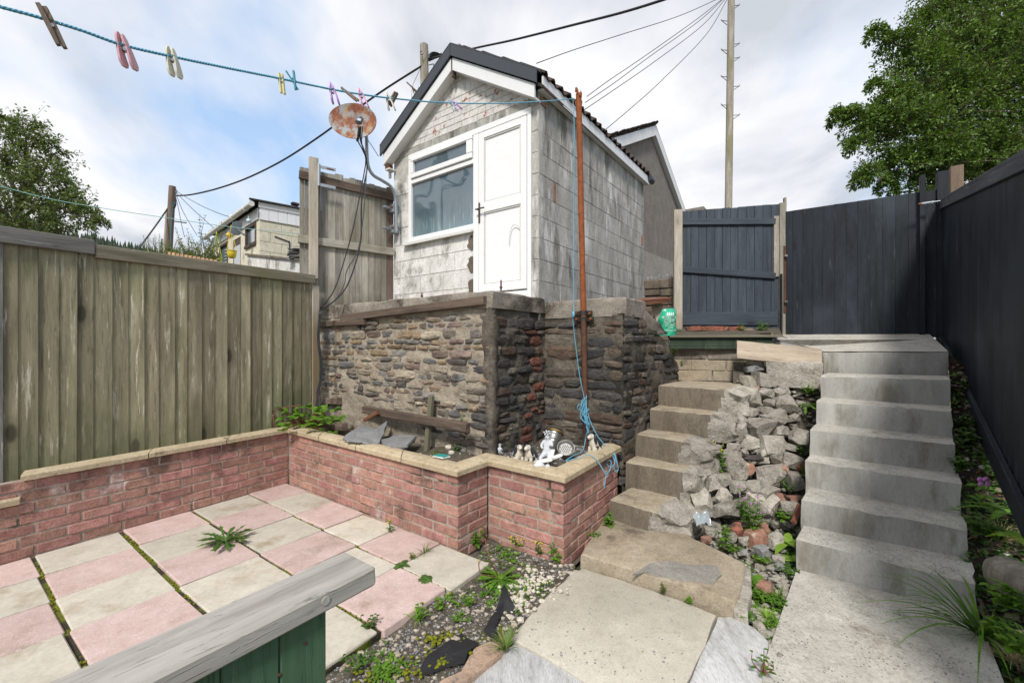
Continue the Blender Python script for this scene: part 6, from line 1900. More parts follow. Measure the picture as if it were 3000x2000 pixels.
cable('guy_wire', 'hair thin stay wire hanging left of the pole behind the shed', [D(985, 118, 12.5), D(960, 170, 12.4), D(947, 203, 12.6), D(946, 260, 12.6), D(946, 310, 12.6)], .007, MT['cable_grey'], 'wire', 4)

# ================================================================ TREES AND SHRUBS
def leaf_cloud(P, N, U, L, W):
    """one folded leaf per row: numpy arrays -> verts, quads (two triangles each side of the midrib)"""
    n = len(P)
    X = np.cross(N, U); X /= np.linalg.norm(X, axis=1, keepdims=True) + 1e-9
    Ls, Ws = L[:, None], W[:, None]
    a = P; b = P + U * Ls * .5 + X * Ws * .5 + N * Ws * .18; c = P + U * Ls - N * Ls * .10; d = P + U * Ls * .5 - X * Ws * .5 + N * Ws * .18
    V = np.stack([a, b, c, d], 1).reshape(-1, 3)
    base = np.arange(n)[:, None] * 4
    F = np.concatenate([base + np.array([[0, 1, 2]]), base + np.array([[0, 2, 3]])], 1).reshape(-1, 3)
    return V, F
def mesh_np(name, V, F, mat, parent=None):
    me = bpy.data.meshes.new(name)
    me.vertices.add(len(V)); me.vertices.foreach_set('co', V.astype(np.float32).ravel())
    k = F.shape[1]
    me.loops.add(F.size); me.loops.foreach_set('vertex_index', F.astype(np.int32).ravel())
    me.polygons.add(len(F)); me.polygons.foreach_set('loop_start', np.arange(0, F.size, k, dtype=np.int32)); me.polygons.foreach_set('loop_total', np.full(len(F), k, dtype=np.int32))
    me.materials.append(mat); me.update(calc_edges=True); me.validate()
    return put(name, me, parent)
def crown(root, blobs, leafL, per, mat, seed, twig_r=.006, up=.35, trunk=None, wood_mat='twig', spread=1.0, airy=.33):
    """blobs: (centre, radii, twigs). Twigs leave each blob's core outward; leaves sit in loose sprays along the outer half of each twig"""
    rg = np.random.default_rng(seed)
    P, N, U, L, W = [], [], [], [], []
    wood_ = MB()
    for c, rad, nt in blobs:
        c = np.array(c); rad = np.array(rad)
        for t in range(nt):
            d = rg.normal(size=3); d /= np.linalg.norm(d)
            if d[2] < -.55: d[2] *= -.6
            d /= np.linalg.norm(d)
            r = rg.uniform(.35, 1.0) ** .6 * (rg.uniform(1.05, 1.4) if rg.random() < airy else 1)
            tip = c + d * rad * r
            st = c + d * rad * r * .45 + rg.normal(size=3) * .04 * rad
            dirn = tip - st; ln = np.linalg.norm(dirn)
            if ln < .05: continue
            dirn = dirn / ln + np.array([0, 0, up]) * rg.uniform(.1, 1); dirn /= np.linalg.norm(dirn)
            tl = ln * rg.uniform(.7, 1.25)
            if t % 2 == 0 or r > .85:
                wood_.tube([V3(st), V3(st + dirn * tl * .55 + np.array([0, 0, -.02]) * tl), V3(st + dirn * tl)], [twig_r * 1.3, twig_r, twig_r * .35], 4, cap=False)
            m = per
            s = rg.uniform(.15, 1.05, m)
            side = rg.normal(size=(m, 3)); side -= (side @ dirn)[:, None] * dirn; side /= np.linalg.norm(side, axis=1, keepdims=True) + 1e-9
            pos = st + dirn * (s * tl)[:, None] + side * rg.uniform(0, .055 * spread, m)[:, None]
            u = dirn * .55 + side * .9 + np.array([0, 0, -.15]); u /= np.linalg.norm(u, axis=1, keepdims=True)
            nn = np.array([0, 0, 1.0]) + rg.normal(size=(m, 3)) * .55
            nn -= (np.sum(nn * u, 1))[:, None] * u; nn /= np.linalg.norm(nn, axis=1, keepdims=True) + 1e-9
            P.append(pos); U.append(u); N.append(nn)
            l = leafL * rg.uniform(.6, 1.25, m); L.append(l); W.append(l * rg.uniform(.42, .6, m))
    V, F = leaf_cloud(np.concatenate(P), np.concatenate(N), np.concatenate(U), np.concatenate(L), np.concatenate(W))
    mesh_np('crown', V, F, mat, root)
    if trunk:
        for pts, r in trunk: wood_.tube(smoothpts(pts, 5), [r[0] + (r[1] - r[0]) * k / (5 * (len(pts) - 1)) for k in range(5 * (len(pts) - 1) + 1)], 7)
    wood_.build('trunk', MT['bark'] if wood_mat == 'bark' else MT[wood_mat], root, smooth=True)
    return len(F)
# big hedge tree at the right, over the black fence
ht = thing('hedge_tree', 'large dark green broadleaf tree overhanging the black fence at the right', 'tree', D(2330, 500, 7.4) * 1.0)
hb = []
def B(u, v, Y, r, nt): 
    rm = r / 960 * Y; hb.append((tuple(D(u, v, Y)), (rm, rm * .95, rm), nt))
B(2330, 60, 7.2, 170, 420); B(2240, 130, 7.0, 130, 340); B(2140, 60, 7.3, 60, 110); B(2190, 20, 7.3, 80, 150); B(2300, 240, 6.9, 150, 430); B(2180, 250, 6.9, 120, 320)
B(2120, 170, 7.0, 95, 200); B(2060, 110, 7.0, 48, 70); B(2010, 85, 7.0, 28, 34); B(2090, 310, 6.8, 95, 230); B(2020, 290, 6.8, 62, 120); B(1960, 280, 6.8, 45, 66); B(1925, 272, 6.8, 26, 34)
B(1975, 335, 6.8, 36, 44); B(2080, 380, 6.8, 62, 120); B(2000, 408, 6.8, 44, 60); B(1972, 415, 6.8, 22, 20); B(2160, 370, 6.7, 80, 200); B(2260, 370, 6.8, 100, 280); B(2060, 225, 6.9, 48, 70); B(2010, 200, 6.9, 22, 22)
B(2350, 380, 6.8, 90, 250); B(2420, 120, 7.2, 190, 380); B(2440, 320, 7.0, 150, 300); B(2040, 435, 6.9, 34, 40); B(2120, 425, 6.9, 44, 60); B(2320, -110, 7.4, 170, 230); B(2200, -70, 7.4, 90, 110); B(2260, 250, 7.6, 190, 420); B(2200, 420, 7.2, 80, 150)
tb = D(2330, 560, 7.5); tb.z = 1.0
crown(ht, [(c, r, int(n * .74)) for c, r, n in hb], .056, 28, MT['leaf_hedge'], 3, .006, .25, trunk=[([tb, D(2320, 420, 7.3), D(2290, 250, 7.2), D(2300, 60, 7.2)], (.11, .03)), ([D(2320, 430, 7.3), D(2200, 330, 7.0), D(2080, 300, 6.9), D(1990, 290, 6.8)], (.05, .008)), ([D(2300, 300, 7.2), D(2210, 180, 7.1), D(2110, 120, 7.0), D(2030, 95, 7.0)], (.045, .007)), ([D(2340, 440, 7.3), D(2240, 400, 6.9), D(2130, 400, 6.8), D(2010, 415, 6.8)], (.04, .007)), ([D(2310, 160, 7.2), D(2230, 80, 7.2), D(2180, 0, 7.3)], (.04, .01))])
# left tree
lt_ = thing('broadleaf_tree', 'spreading green tree at the left edge behind the timber fence', 'tree', D(40, 560, 8.6))
hb = []
B(20, 330, 8.6, 75, 110); B(60, 300, 8.6, 40, 40); B(10, 285, 8.6, 26, 24); B(90, 360, 8.6, 62, 80); B(120, 345, 8.6, 26, 22); B(30, 420, 8.6, 95, 170); B(110, 430, 8.5, 70, 100); B(150, 440, 8.4, 40, 40); B(60, 500, 8.5, 100, 180)
B(150, 500, 8.4, 62, 80); B(200, 505, 8.3, 40, 40); B(232, 515, 8.3, 18, 14); B(180, 470, 8.4, 30, 24); B(-60, 400, 8.7, 150, 200); B(-40, 520, 8.6, 110, 120); B(110, 540, 8.5, 70, 90); B(20, 560, 8.5, 80, 100); B(205, 480, 8.3, 16, 12)
tb = D(30, 620, 8.6); tb.z = .6
crown(lt_, [(c, r, int(n * .62)) for c, r, n in hb], .066, 24, MT['leaf_tree'], 5, .005, .2, trunk=[([tb, D(40, 520, 8.6), D(55, 420, 8.6), D(60, 310, 8.6)], (.12, .015)), ([D(42, 510, 8.6), D(100, 470, 8.5), D(170, 490, 8.4), D(230, 512, 8.3)], (.04, .008)), ([D(48, 470, 8.6), D(20, 400, 8.6), D(10, 330, 8.6)], (.05, .01)), ([D(50, 440, 8.6), D(95, 400, 8.6), D(115, 355, 8.6)], (.035, .008)), ([D(40, 520, 8.6), D(-30, 450, 8.6)], (.06, .02))], wood_mat='bark', airy=.4)
# shrub with upright shoots in front of the outbuilding
def shoots(root, shoots_, leafL, mat, seed):
    rg = np.random.default_rng(seed); mbw = MB(); P, N, U, L, W = [], [], [], [], []
    for (p0, p1, n) in shoots_:
        p0, p1 = np.array(p0), np.array(p1)
        bend = rg.normal(size=3) * .05 * np.linalg.norm(p1 - p0)
        mbw.tube([V3(p0), V3((p0 + p1) / 2 + bend), V3(p1)], [.008, .006, .002], 4, cap=False)
        d = (p1 - p0) / np.linalg.norm(p1 - p0)
        for k in range(n):
            t = (k + .5) / n
            q = p0 * (1 - t) + p1 * t + bend * 4 * t * (1 - t)
            for sg in (-1, 1):
                sd = np.cross(d, rg.normal(size=3)); sd /= np.linalg.norm(sd) + 1e-9
                u = d * .6 + sd * sg; u /= np.linalg.norm(u)
                nn = np.array([0, 0, 1.]) + rg.normal(size=3) * .4; nn -= nn @ u * u; nn /= np.linalg.norm(nn) + 1e-9
                l = leafL * rg.uniform(.7, 1.2) * (1 - .45 * t)
                P.append(q); U.append(u); N.append(nn); L.append(l); W.append(l * .5)
    V, F = leaf_cloud(np.array(P), np.array(N), np.array(U), np.array(L), np.array(W))
    mesh_np('foliage', V, F, mat, root); mbw.build('stem', MT['twig'], root)
def shrub(label, cat, spots, seed, leafL=.07, mat='leaf_bush'):
    s = thing('shrub', label, cat, D(spots[0][0], 620, spots[0][4]))
    rg = random.Random(seed); sh = []
    for (u0, v0, u1, v1, Y, k) in spots:
        for i in range(k):
            sh.append((D(u0 + rg.uniform(-14, 14) * k / 6, v0, Y + rg.uniform(-.2, .2)), D(u1 + rg.uniform(-18, 18) * (k > 1), v1 + (rg.uniform(0, 30) if k > 1 else 0), Y + rg.uniform(-.25, .25)), int(10 + rg.uniform(0, 8))))
    shoots(s, sh, leafL, MT[mat], seed)
    return s
shrub('green shrub with tall upright shoots left of the outbuilding gutter', 'shrub', [(470, 600, 463, 487, 8.2, 2), (480, 600, 517, 492, 8.2, 2), (450, 600, 440, 530, 8.2, 6), (475, 605, 480, 535, 8.2, 9), (440, 605, 418, 510, 8.3, 2), (430, 605, 425, 545, 8.2, 8), (490, 605, 492, 560, 8.2, 7), (410, 605, 405, 548, 8.2, 7), (470, 610, 470, 570, 8.1, 10), (450, 610, 440, 575, 8.1, 10)], 4)
shrub('feathery yellow green willow shrub at the foot of the dark brown pole', 'shrub', [(340, 600, 328, 532, 9.3, 5), (360, 600, 356, 535, 9.3, 7), (380, 600, 378, 540, 9.3, 8), (400, 600, 398, 542, 9.2, 8), (325, 600, 318, 545, 9.3, 4), (350, 605, 350, 565, 9.2, 8), (385, 605, 388, 568, 9.2, 8)], 6, leafL=.06)
# conifers on the far hill: one mass
rg = np.random.default_rng(9)
V, F = [], []; nv = 0
for k in range(2600):
    a, b = rg.uniform(0, .72), rg.uniform(.25, 1.0)
    p = hillf(a, b); h = rg.uniform(6, 12); r = h * .24
    for s in range(2):
        z0, z1 = p.z + h * (.1 + .35 * s) - 2, p.z + h * (.62 + .4 * s)
        rr_ = r * (1 - .4 * s); m = 5; th = rg.uniform(0, 6)
        V += [(p.x + rr_ * math.cos(th + 2 * math.pi * i / m), p.y + rr_ * math.sin(th + 2 * math.pi * i / m), z0) for i in range(m)] + [(p.x, p.y, z1)]
        F += [(nv + i, nv + (i + 1) % m, nv + m) for i in range(m)]; nv += m + 1
tag(mesh_np('conifer_wood', np.array(V), np.array(F), MT['conifer']), kind='stuff')
# ================================================================ CLOTHES LINE AND PEGS
RP0, RPd = (-.98, .80), (.503, 1.0)
def rp(u, v): return PL(u, v, RP0, RPd)
line_pts = [rp(-60, 1), rp(0, 16), rp(95, 42), rp(180, 68), rp(283, 104), rp(395, 130), rp(520, 156), rp(645, 181), rp(765, 206), rp(830, 217), rp(900, 226), rp(1000, 235), rp(1090, 238), rp(1180, 236.5), rp(1260, 232), D(1318, 227, 3.83)]
cpts = smoothpts(line_pts, 40)
rope = MB()
cum = 0; prev = cpts[0]
strands = [[], [], []]
res = []
acc = 0.0
# resample evenly
tot = sum((cpts[i + 1] - cpts[i]).length for i in range(len(cpts) - 1))
step = .0042; i = 0; f = 0.0; p = cpts[0].copy(); even = [p.copy()]
for q in cpts[1:]:
    while (q - p).length > step:
        p = p + (q - p).normalized() * step; even.append(p.copy())
t0 = (even[-1] - even[0]).normalized(); side = t0.cross(V3((0, 0, 1))).normalized(); upv = side.cross(t0)
for k, p in enumerate(even):
    for s in range(3):
        a = 2 * math.pi * (k * step / .022 + s / 3)
        strands[s].append(p + (side * math.cos(a) + upv * math.sin(a)) * .0017)
for s in range(3): rope.tube(strands[s], .0021, 5, mi=0)
ro = rope.build('clothes_line', [MT['rope']], smooth=True)
tag(ro, 'twisted blue washing line running from the left edge to the rusty post', 'washing line')
def rope_at(u):
    best = min(even, key=lambda p: abs((p.x / p.y) * 960 + 1176 - u)); return best
def peg(label, u, col, lean, kind, size=1.0, spread=.3, yaw=.0, drop=.35, group='pegs on the blue line'):
    """kind: wood (two straight legs), spoon (rounded plastic legs), slim (straight plastic legs). lean: tilt in the picture plane"""
    c = rope_at(u)
    t = thing('clothes_peg', label, 'clothes peg', c, group)
    d = (even[-1] - even[0]).normalized(); nrm = V3((0, 0, 1))
    mats = col if isinstance(col, tuple) else (col, col)
    view = c.normalized() if False else V3((c.x, c.y, 0)).normalized()
    xx = V3((view.y, -view.x, 0))
    size *= .88; L = .075 * size
    for sg in (-1, 1):
        ang = lean + sg * spread / 2
        down = (xx * math.sin(ang) + V3((0, 0, -1)) * math.cos(ang))
        dep = (view * math.cos(yaw) + xx * math.sin(yaw)); dep = (dep - down * dep.dot(down)).normalized()
        off = xx * sg * .0045 * size * math.cos(lean) + dep * sg * .002
        a = c + off - down * L * drop; b = c + off + down * L * (1 - drop)
        mb = MB()
        wx = dep; wy = down.cross(wx)
        n = 9; rows = []
        for k in range(n):
            q = k / (n - 1)
            if kind == 'spoon':
                w = .0052 + .0042 * max(0, q - .35) / .65 * (1 if q < .92 else .75) if q > .1 else .0038
                w *= (.6 if k in (0, n - 1) else 1)
                th = .0022
            elif kind == 'slim': w, th = (.0045, .0028)
            else: w, th = (.0048, .0038 * (1 - .35 * abs(q - .4)))
            p = a.lerp(b, q)
            w *= size * 1.25; th *= size * 1.1
            if kind == 'spoon': p = p + wy * sg * .002 * math.sin(q * 3.1)
            rows.append([p + wx * w + wy * th, p - wx * w + wy * th, p - wx * w - wy * th, p + wx * w - wy * th])
        mb.add([x for r in rows for x in r], [(4 * k + e, 4 * k + (e + 1) % 4, 4 * k + 4 + (e + 1) % 4, 4 * k + 4 + e) for k in range(n - 1) for e in range(4)] + [(3, 2, 1, 0), (4 * n - 4, 4 * n - 3, 4 * n - 2, 4 * n - 1)])
        mb.build('peg_leg', MT[mats[0 if sg < 0 else 1]], t, smooth=True, auto=40, fix=True)
    mb = MB()
    dn = xx * math.sin(lean) + V3((0, 0, -1)) * math.cos(lean)
    sc = c + dn * .011 * size
    mb.tube([sc + view * -.006 * size, sc + view * .006 * size], .0036 * size, 8)
    mb.tube([sc - view * .005 * size + xx * .007 * size - dn * .012, sc - view * .0055 * size - xx * .007 * size - dn * .012], .0009, 4)
    mb.build('spring', MT['steel'], t)
peg('brown wooden clothes peg, leftmost on the blue line', 112, 'w_peg', R(22), 'wood', 1.12, .0, yaw=.3)
peg('pale pink spoon shaped clothes peg, second from the left', 281, 'peg_pink', R(14), 'spoon', 1.15, .13, yaw=.7, drop=.33)
peg('cream spoon shaped clothes peg, third from the left', 396, 'peg_cream', R(10), 'spoon', 1.08, .09, yaw=.7, drop=.3)
peg('pale yellow slim clothes peg beside the teal one', 646, 'peg_paleyellow', R(6), 'slim', .92, .0, yaw=.5, drop=.25)
peg('teal clothes peg clipped upright over the blue line', 675, 'peg_teal', R(-160), 'slim', .9, .5, yaw=.4, drop=.45)
peg('purple clothes peg above the left rim of the satellite dish', 764, 'peg_purple', R(14), 'spoon', 1.12, .22, yaw=.3, drop=.3)
peg('weathered wooden clothes peg lying out sideways between the purple and hot pink pegs', 797, 'w_peg', R(58), 'wood', 1.0, .12, yaw=.3, drop=.3)
peg('bright pink clothes peg above the right rim of the satellite dish', 829, 'peg_hotpink', R(20), 'spoon', 1.12, .24, yaw=.3, drop=.3)
peg('white plastic clothes peg with a brown wooden one close behind, left of the gable', 893, 'peg_white', R(16), 'spoon', 1.12, .32, yaw=.4, drop=.3)
peg('brown wooden clothes peg tucked behind the white peg', 903, 'w_peg', R(-26), 'wood', 1.0, .05, yaw=.8, drop=.45)
peg('mint green clothes peg in front of the gable bricks', 1037, 'peg_mint', R(24), 'spoon', .95, .1, yaw=.3, drop=.3)
peg('lilac clothes peg overlapping the mint one before the gable', 1043, 'peg_lilac', R(40), 'spoon', 1.05, .42, yaw=.3, drop=.3)
# rope tail dropping down the post, knotted, and trailing over the coping
tail = [D(1316, 228, 3.82), D(1319, 300, 3.79), D(1318, 450, 3.78), D(1317, 600, 3.77), D(1317, 700, 3.76), D(1319, 716, 3.72), D(1316, 735, 3.72), D(1322, 790, 3.74), D(1331, 860, 3.75), D(1342, 915, 3.74), D(1346, 950, 3.72), D(1351, 985, 3.70), D(1352, 1000, 3.69)]
mb = MB()
def twist(mb, pts, r=.0042):
    e = []; p = pts[0].copy(); e.append(p.copy())
    for q in pts[1:]:
        while (q - p).length > .006:
            p = p + (q - p).normalized() * .006; e.append(p.copy())
    for s in range(2):
        mb.tube([x + V3((math.cos(2 * math.pi * (k * .006 / .03 + s / 2)), math.sin(2 * math.pi * (k * .006 / .03 + s / 2)), .0)) * r * .42 for k, x in enumerate(e)], r * .62, 5)
twist(mb, smoothpts(tail, 8))
twist(mb, smoothpts([D(1348, 940, 3.72), D(1356, 968, 3.68), D(1372, 1000, 3.62), D(1390, 1022, 3.56), D(1402, 1030, 3.5), D(1412, 1042, 3.46), D(1416, 1058, 3.43), D(1420, 1075, 3.42), D(1416, 1084, 3.41), D(1410, 1074, 3.41), D(1413, 1052, 3.43), D(1408, 1038, 3.46), D(1400, 1030, 3.49), D(1412, 1060, 3.42), D(1404, 1072, 3.40), D(1394, 1066, 3.39), D(1396, 1056, 3.39), D(1404, 1060, 3.39), D(1401, 1078, 3.37), D(1392, 1092, 3.33), D(1389, 1112, 3.30), D(1387, 1122, 3.29)], 6))
twist(mb, smoothpts([D(1346, 1003, 3.66), D(1338, 1035, 3.4), D(1318, 1045, 3.22), D(1300, 1058, 3.10), D(1330, 1050, 3.16), D(1352, 1044, 3.20), D(1370, 1055, 3.17), D(1386, 1080, 3.13), D(1393, 1092, 3.12)], 6))
for k in range(5):
    rr = random.Random(k + 20)
    a = D(1340 + rr.uniform(-6, 6), 912 + 6 * k, 3.74)
    twist(mb, smoothpts([a, D(1332 + 5 * k, 935 + rr.uniform(-8, 8), 3.70), D(1338 + rr.uniform(-6, 10), 958, 3.69), D(1348 + rr.uniform(-6, 6), 975, 3.69), D(1340 + rr.uniform(0, 10), 950, 3.70), a + V3((.01, 0, .02))], 6), .0038)
twist(mb, smoothpts([D(1342, 935, 3.70), D(1330, 928, 3.68), D(1326, 938, 3.68), D(1336, 942, 3.70), D(1346, 950, 3.71)], 6), .0038)
for k in range(9):
    rr = random.Random(k + 50)
    mb.tube(smoothpts([D(1346 + rr.uniform(-2, 4), 955, 3.70), D(1350 + rr.uniform(-4, 4), 980, 3.69), D(1352 + rr.uniform(-8, 8), 1002 + rr.uniform(-6, 4), 3.68)], 4), .0014, 4)
mb.tube([D(1316, 716, 3.72), D(1318, 722, 3.715), D(1316, 730, 3.72)], .011, 8)
tag(mb.build('rope_tail', MT['rope'], smooth=True), 'loose light blue rope knotted down the rusty post and trailing over the coping', 'rope')

# ================================================================ THINGS LYING IN THE PLANTER
def on_soil(u, v):
    z = .5
    for _ in range(4):
        p = G(u, v, z); z = soilz(p.x, p.y)
    return G(u, v, z)
def slate_slab(label, pix, zc, thick, tilt, seed):
    pts = [D(u, v, Y) for u, v, Y in pix]
    c = sum(pts, V3()) / len(pts)
    n = (pts[1] - pts[0]).cross(pts[-1] - pts[0]).normalized()
    if n.z < 0: n = -n
    mb = MB()
    rr = random.Random(seed)
    fine = []
    for i in range(len(pts)):
        a, b = pts[i], pts[(i + 1) % len(pts)]
        for k in range(5):
            q = a.lerp(b, k / 5); fine.append(q + (q - c).normalized() * rr.uniform(-.008, .008))
    top = [p for p in fine]; mid = [p - n * thick * .4 + (p - c).normalized() * rr.uniform(0, .012) for p in fine]; bot = [p - n * thick + (p - c).normalized() * rr.uniform(-.02, .01) for p in fine]
    k = len(fine)
    mb.add([c + n * .006] + top + mid + bot, [(0, 1 + i, 1 + (i + 1) % k) for i in range(k)] + [(1 + i, 1 + k + i, 1 + k + (i + 1) % k, 1 + (i + 1) % k) for i in range(k)] + [(1 + k + i, 1 + 2 * k + i, 1 + 2 * k + (i + 1) % k, 1 + k + (i + 1) % k) for i in range(k)])
    return tag(mb.build('stone_slab', MT['slate'], fix=True, smooth=True, auto=25), label, 'stone slab')
slate_slab('large flat grey slate slab leaning in the planter below the broken batten', [(788, 1003, 3.72), (832, 974, 4.12), (866, 986, 4.16), (890, 965, 4.2), (884, 985, 4.05), (872, 1015, 3.68), (860, 1024, 3.6), (830, 1012, 3.62), (800, 1010, 3.66)], 0, .03, 0, 1)
slate_slab('smaller brownish slate slab in the planter beside the upright stake', [(878, 1009, 3.72), (905, 1000, 3.86), (930, 998, 3.88), (954, 1000, 3.84), (936, 1022, 3.58), (905, 1026, 3.52), (890, 1022, 3.55)], 0, .045, 0, 2)
bat = thing('broken_batten', 'long rotten grey batten with a snapped end lying against the stone wall', 'timber', PL(980, 970, (CQ.x, CQ.y), (SL.x, SL.y)))
A, Bq = PL(851, 938, (CQ.x, CQ.y), (SL.x, SL.y)) + SNF * .05, PL(1105, 975, (CQ.x, CQ.y), (SL.x, SL.y)) + SNF * .14
plank('beam', A, Bq, .075, .05, SNF, MT['w_rotten'], bat, ch=.006, jit=.004, seed=5)
mb = MB()
for k in range(6): mb.blob(A + V3((rnd.uniform(-.03, .02), -.03, rnd.uniform(-.03, .02))), (.03, .015, .012), .6, 2, seed=k, n=1)
mb.build('splintered_end', MT['w_rot'], bat)
st0 = PL(1003, 1026, (CQ.x, CQ.y), (SL.x, SL.y)) + SNF * .12; st1 = PL(1003, 908, (CQ.x, CQ.y), (SL.x, SL.y)) + SNF * .05
tag(plank('stake', st0 - V3((0, 0, .1)), st1, .05, .035, SNF, MT['w_greyold'], None, ch=.004), 'upright grey wooden stake behind the long batten in the planter', 'stake')
t_ = plank('timber_offcut', PL(744, 965, (CQ.x, CQ.y), (SL.x, SL.y)) + SNF * .28 + V3((0, 0, -.02)), PL(866, 967, (CQ.x, CQ.y), (SL.x, SL.y)) + SNF * .34, .07, .06, SNF, MT['w_rotten'], None, ch=.006, jit=.004, seed=8)
tag(t_, 'short dark timber offcut lying beside the brambles above the grey slab', 'timber')
t_ = plank('rotten_wedge', D(842, 962, 4.25), D(872, 945, 4.2), .04, .05, V3((.3, -.9, .2)), MT['w_rot'], None, ch=.008, jit=.008, seed=9)
tag(t_, 'crumbling orange brown rotten wood chunk at the snapped end of the batten', 'timber')
t_ = plank('timber_block', PL(754, 920, (CQ.x, CQ.y), (SL.x, SL.y)) + SNF * .0, PL(786, 920, (CQ.x, CQ.y), (SL.x, SL.y)) + SNF * .0, .075, .07, SNF, MT['w_rotten'], None, ch=.008, jit=.006, seed=10)
tag(t_, 'stub of rotten timber set in the stone wall above the brambles', 'timber')
t_ = plank('pale_board_scrap', on_soil(742, 990) + V3((0, .05, .03)), on_soil(790, 992) + V3((0, 0, .05)), .10, .03, V3((-.2, -.5, .8)), MT['w_paleposts'], None, ch=.006, jit=.008, seed=11)
tag(t_, 'pale weathered board scrap half hidden under the brambles', 'board')
fp_ = G(1013, 1050, .585)
mb = MB()
for k in range(3):
    mb.chamfer((.115 - .006 * k, .075, .006), .002, jit=.004, seed=k, M=frame(fp_ + V3((.002 * k, -.003 * k, .004 + .0065 * k)), V3((.8, -.6, .02 * k)).normalized(), V3((.6, .8, .0)), V3((0, 0, 1))), mi=1 if k == 2 else 0)
tag(mb.build('felt_pads', [MT['white_card'], MT['felt']]), 'small stack of teal felt pads left on the planter coping', 'pads')
# canister and strainer
cn = thing('metal_canister', 'dented steel canister with a brass rim lying tilted in the planter', 'canister', on_soil(1270, 1042))
ax = V3((.30, .45, .84)).normalized(); xx = V3((1, 0, 0)); xx = (xx - ax * xx.dot(ax)).normalized()
cb_ = D(1262, 1040, 3.60); Mc = frame(cb_, xx, ax.cross(xx), ax)
mb = MB(); mb.lathe([(.0, 0), (.052, .0), (.054, .004), (.054, .11), (.062, .125), (.064, .135), (.062, .14), (.065, .15), (.063, .157), (.067, .165), (.067, .18), (.055, .18), (.053, .02), (0, .02)], 24, Mc); mb.build('body', MT['steel'], cn, smooth=True, auto=35)
mb = MB(); mb.lathe([(.058, .183), (.078, .183), (.081, .190), (.078, .198), (.058, .196)], 24, Mc); mb.build('rim', MT['brass'], cn, smooth=True, auto=35)
sn = thing('strainer', 'round perforated metal strainer lying beside the steel canister', 'strainer', on_soil(1300, 1030))
sc_ = D(1299.5, 1029, 3.42); ax = V3((-.05, -.72, .69)).normalized(); xx = V3((1, 0, .0)); xx = (xx - ax * xx.dot(ax)).normalized(); yy = ax.cross(xx)
mb = MB(); Ms = frame(sc_, xx, yy, ax)
mb.lathe([(.0, -.012), (.052, -.012), (.064, .0), (.068, .012), (.071, .012), (.067, -.004), (.052, -.02), (0, -.02)], 28, Ms); mb.build('bowl', MT['steel'], sn, smooth=True, auto=35)
mb = MB()
for (x, y) in [(x * .017 + (.0085 if y % 2 else 0), y * .0155) for x in range(-3, 4) for y in range(-3, 4)]:
    if x * x + y * y < .046 ** 2: mb.lathe([(.0, .0006), (.0052, .0006), (.0052, -.0015)], 8, Ms @ Matrix.Translation((x, y, -.0118)))
mb.build('hole', MT['rubber'], sn)
# garden ornaments
def soft(mb, pts):   # union of ellipsoids (c, radii)
    for i, (c, r) in enumerate(pts): mb.blob(c, r, .06, 2, seed=i, n=2)
def skin_body(name, joints, edges, radii, mat, parent, sub_=2):
    me = bpy.data.meshes.new(name); me.from_pydata([tuple(j) for j in joints], edges, [])
    o = put(name, me, parent); me.materials.append(mat)
    sk = o.modifiers.new('skin', 'SKIN'); sk.use_smooth_shade = True
    for v, r in zip(me.skin_vertices[0].data, radii): v.radius = (r, r)
    me.skin_vertices[0].data[0].use_root = True
    ss_ = o.modifiers.new('sub', 'SUBSURF'); ss_.levels = ss_.render_levels = sub_
    return o
def cherub(label, base, h, yaw, seated=True):
    t = thing('cherub_figurine', label, 'figurine', base)
    cz, sz = math.cos(yaw), math.sin(yaw)
    def w(x, y, z): return base + V3((x * cz - y * sz, x * sz + y * cz, z)) * h
    J = [w(0, 0, .24), w(0, .01, .42), w(0, .0, .60), w(0, -.01, .68), w(0, -.03, .83),            # pelvis waist chest neck head
         w(.13, 0, .60), w(.19, -.10, .48), w(.10, -.20, .56), w(-.13, 0, .60), w(-.20, -.06, .46), w(-.12, -.18, .40),   # arms
         w(.10, -.10, .20), w(.13, -.30, .22), w(.11, -.32, .03), w(.12, -.40, .02), w(-.10, -.12, .18), w(-.16, -.32, .12), w(-.12, -.42, .03), w(-.12, -.49, .03)]
    E = [(0, 1), (1, 2), (2, 3), (3, 4), (2, 5), (5, 6), (6, 7), (2, 8), (8, 9), (9, 10), (0, 11), (11, 12), (12, 13), (13, 14), (0, 15), (15, 16), (16, 17), (17, 18)]
    rad = [x * h for x in (.14, .125, .12, .06, .135, .06, .05, .04, .06, .05, .04, .095, .07, .05, .03, .095, .07, .05, .03)]
    skin_body('body', J, E, rad, MT['porcelain'], t)
    mb = MB()
    for k in range(14):
        a = k * 2.4; z = .5 + .5 * math.cos(k * .35); r = math.sin(k * .2 + .4)
        mb.blob(w(.115 * math.cos(a) * r, -.02 + .11 * math.sin(a) * r, .86 + .10 * z), (.035 * h, .035 * h, .03 * h), .2, 2, seed=k, n=1)
    mb.build('hair_curls', MT['porcelain'], t, smooth=True)
    mb = MB()
    for sx in (-1, 1): mb.blob(w(.05 * sx, -.155, .845), (.014 * h, .01 * h, .010 * h), 0, 1, n=1)
    mb.blob(w(0, -.178, .815), (.016 * h, .02 * h, .02 * h), 0, 1, n=1); mb.blob(w(0, -.155, .77), (.03 * h, .012 * h, .008 * h), 0, 1, n=1)
    mb.build('face', MT['porcelain'], t, smooth=True)
    return t
def bz(u, v): 
    return on_soil(u, v)
cherub('tall grey white cherub figurine seated in front of the steel canister', D(1258, 1057, 3.26) + V3((0, .02, -.0)), .235, R(-20))
ch2 = cherub('small curled grey cherub figurine at the left behind the planter coping', D(1148, 1046, 3.42), .10, R(160))
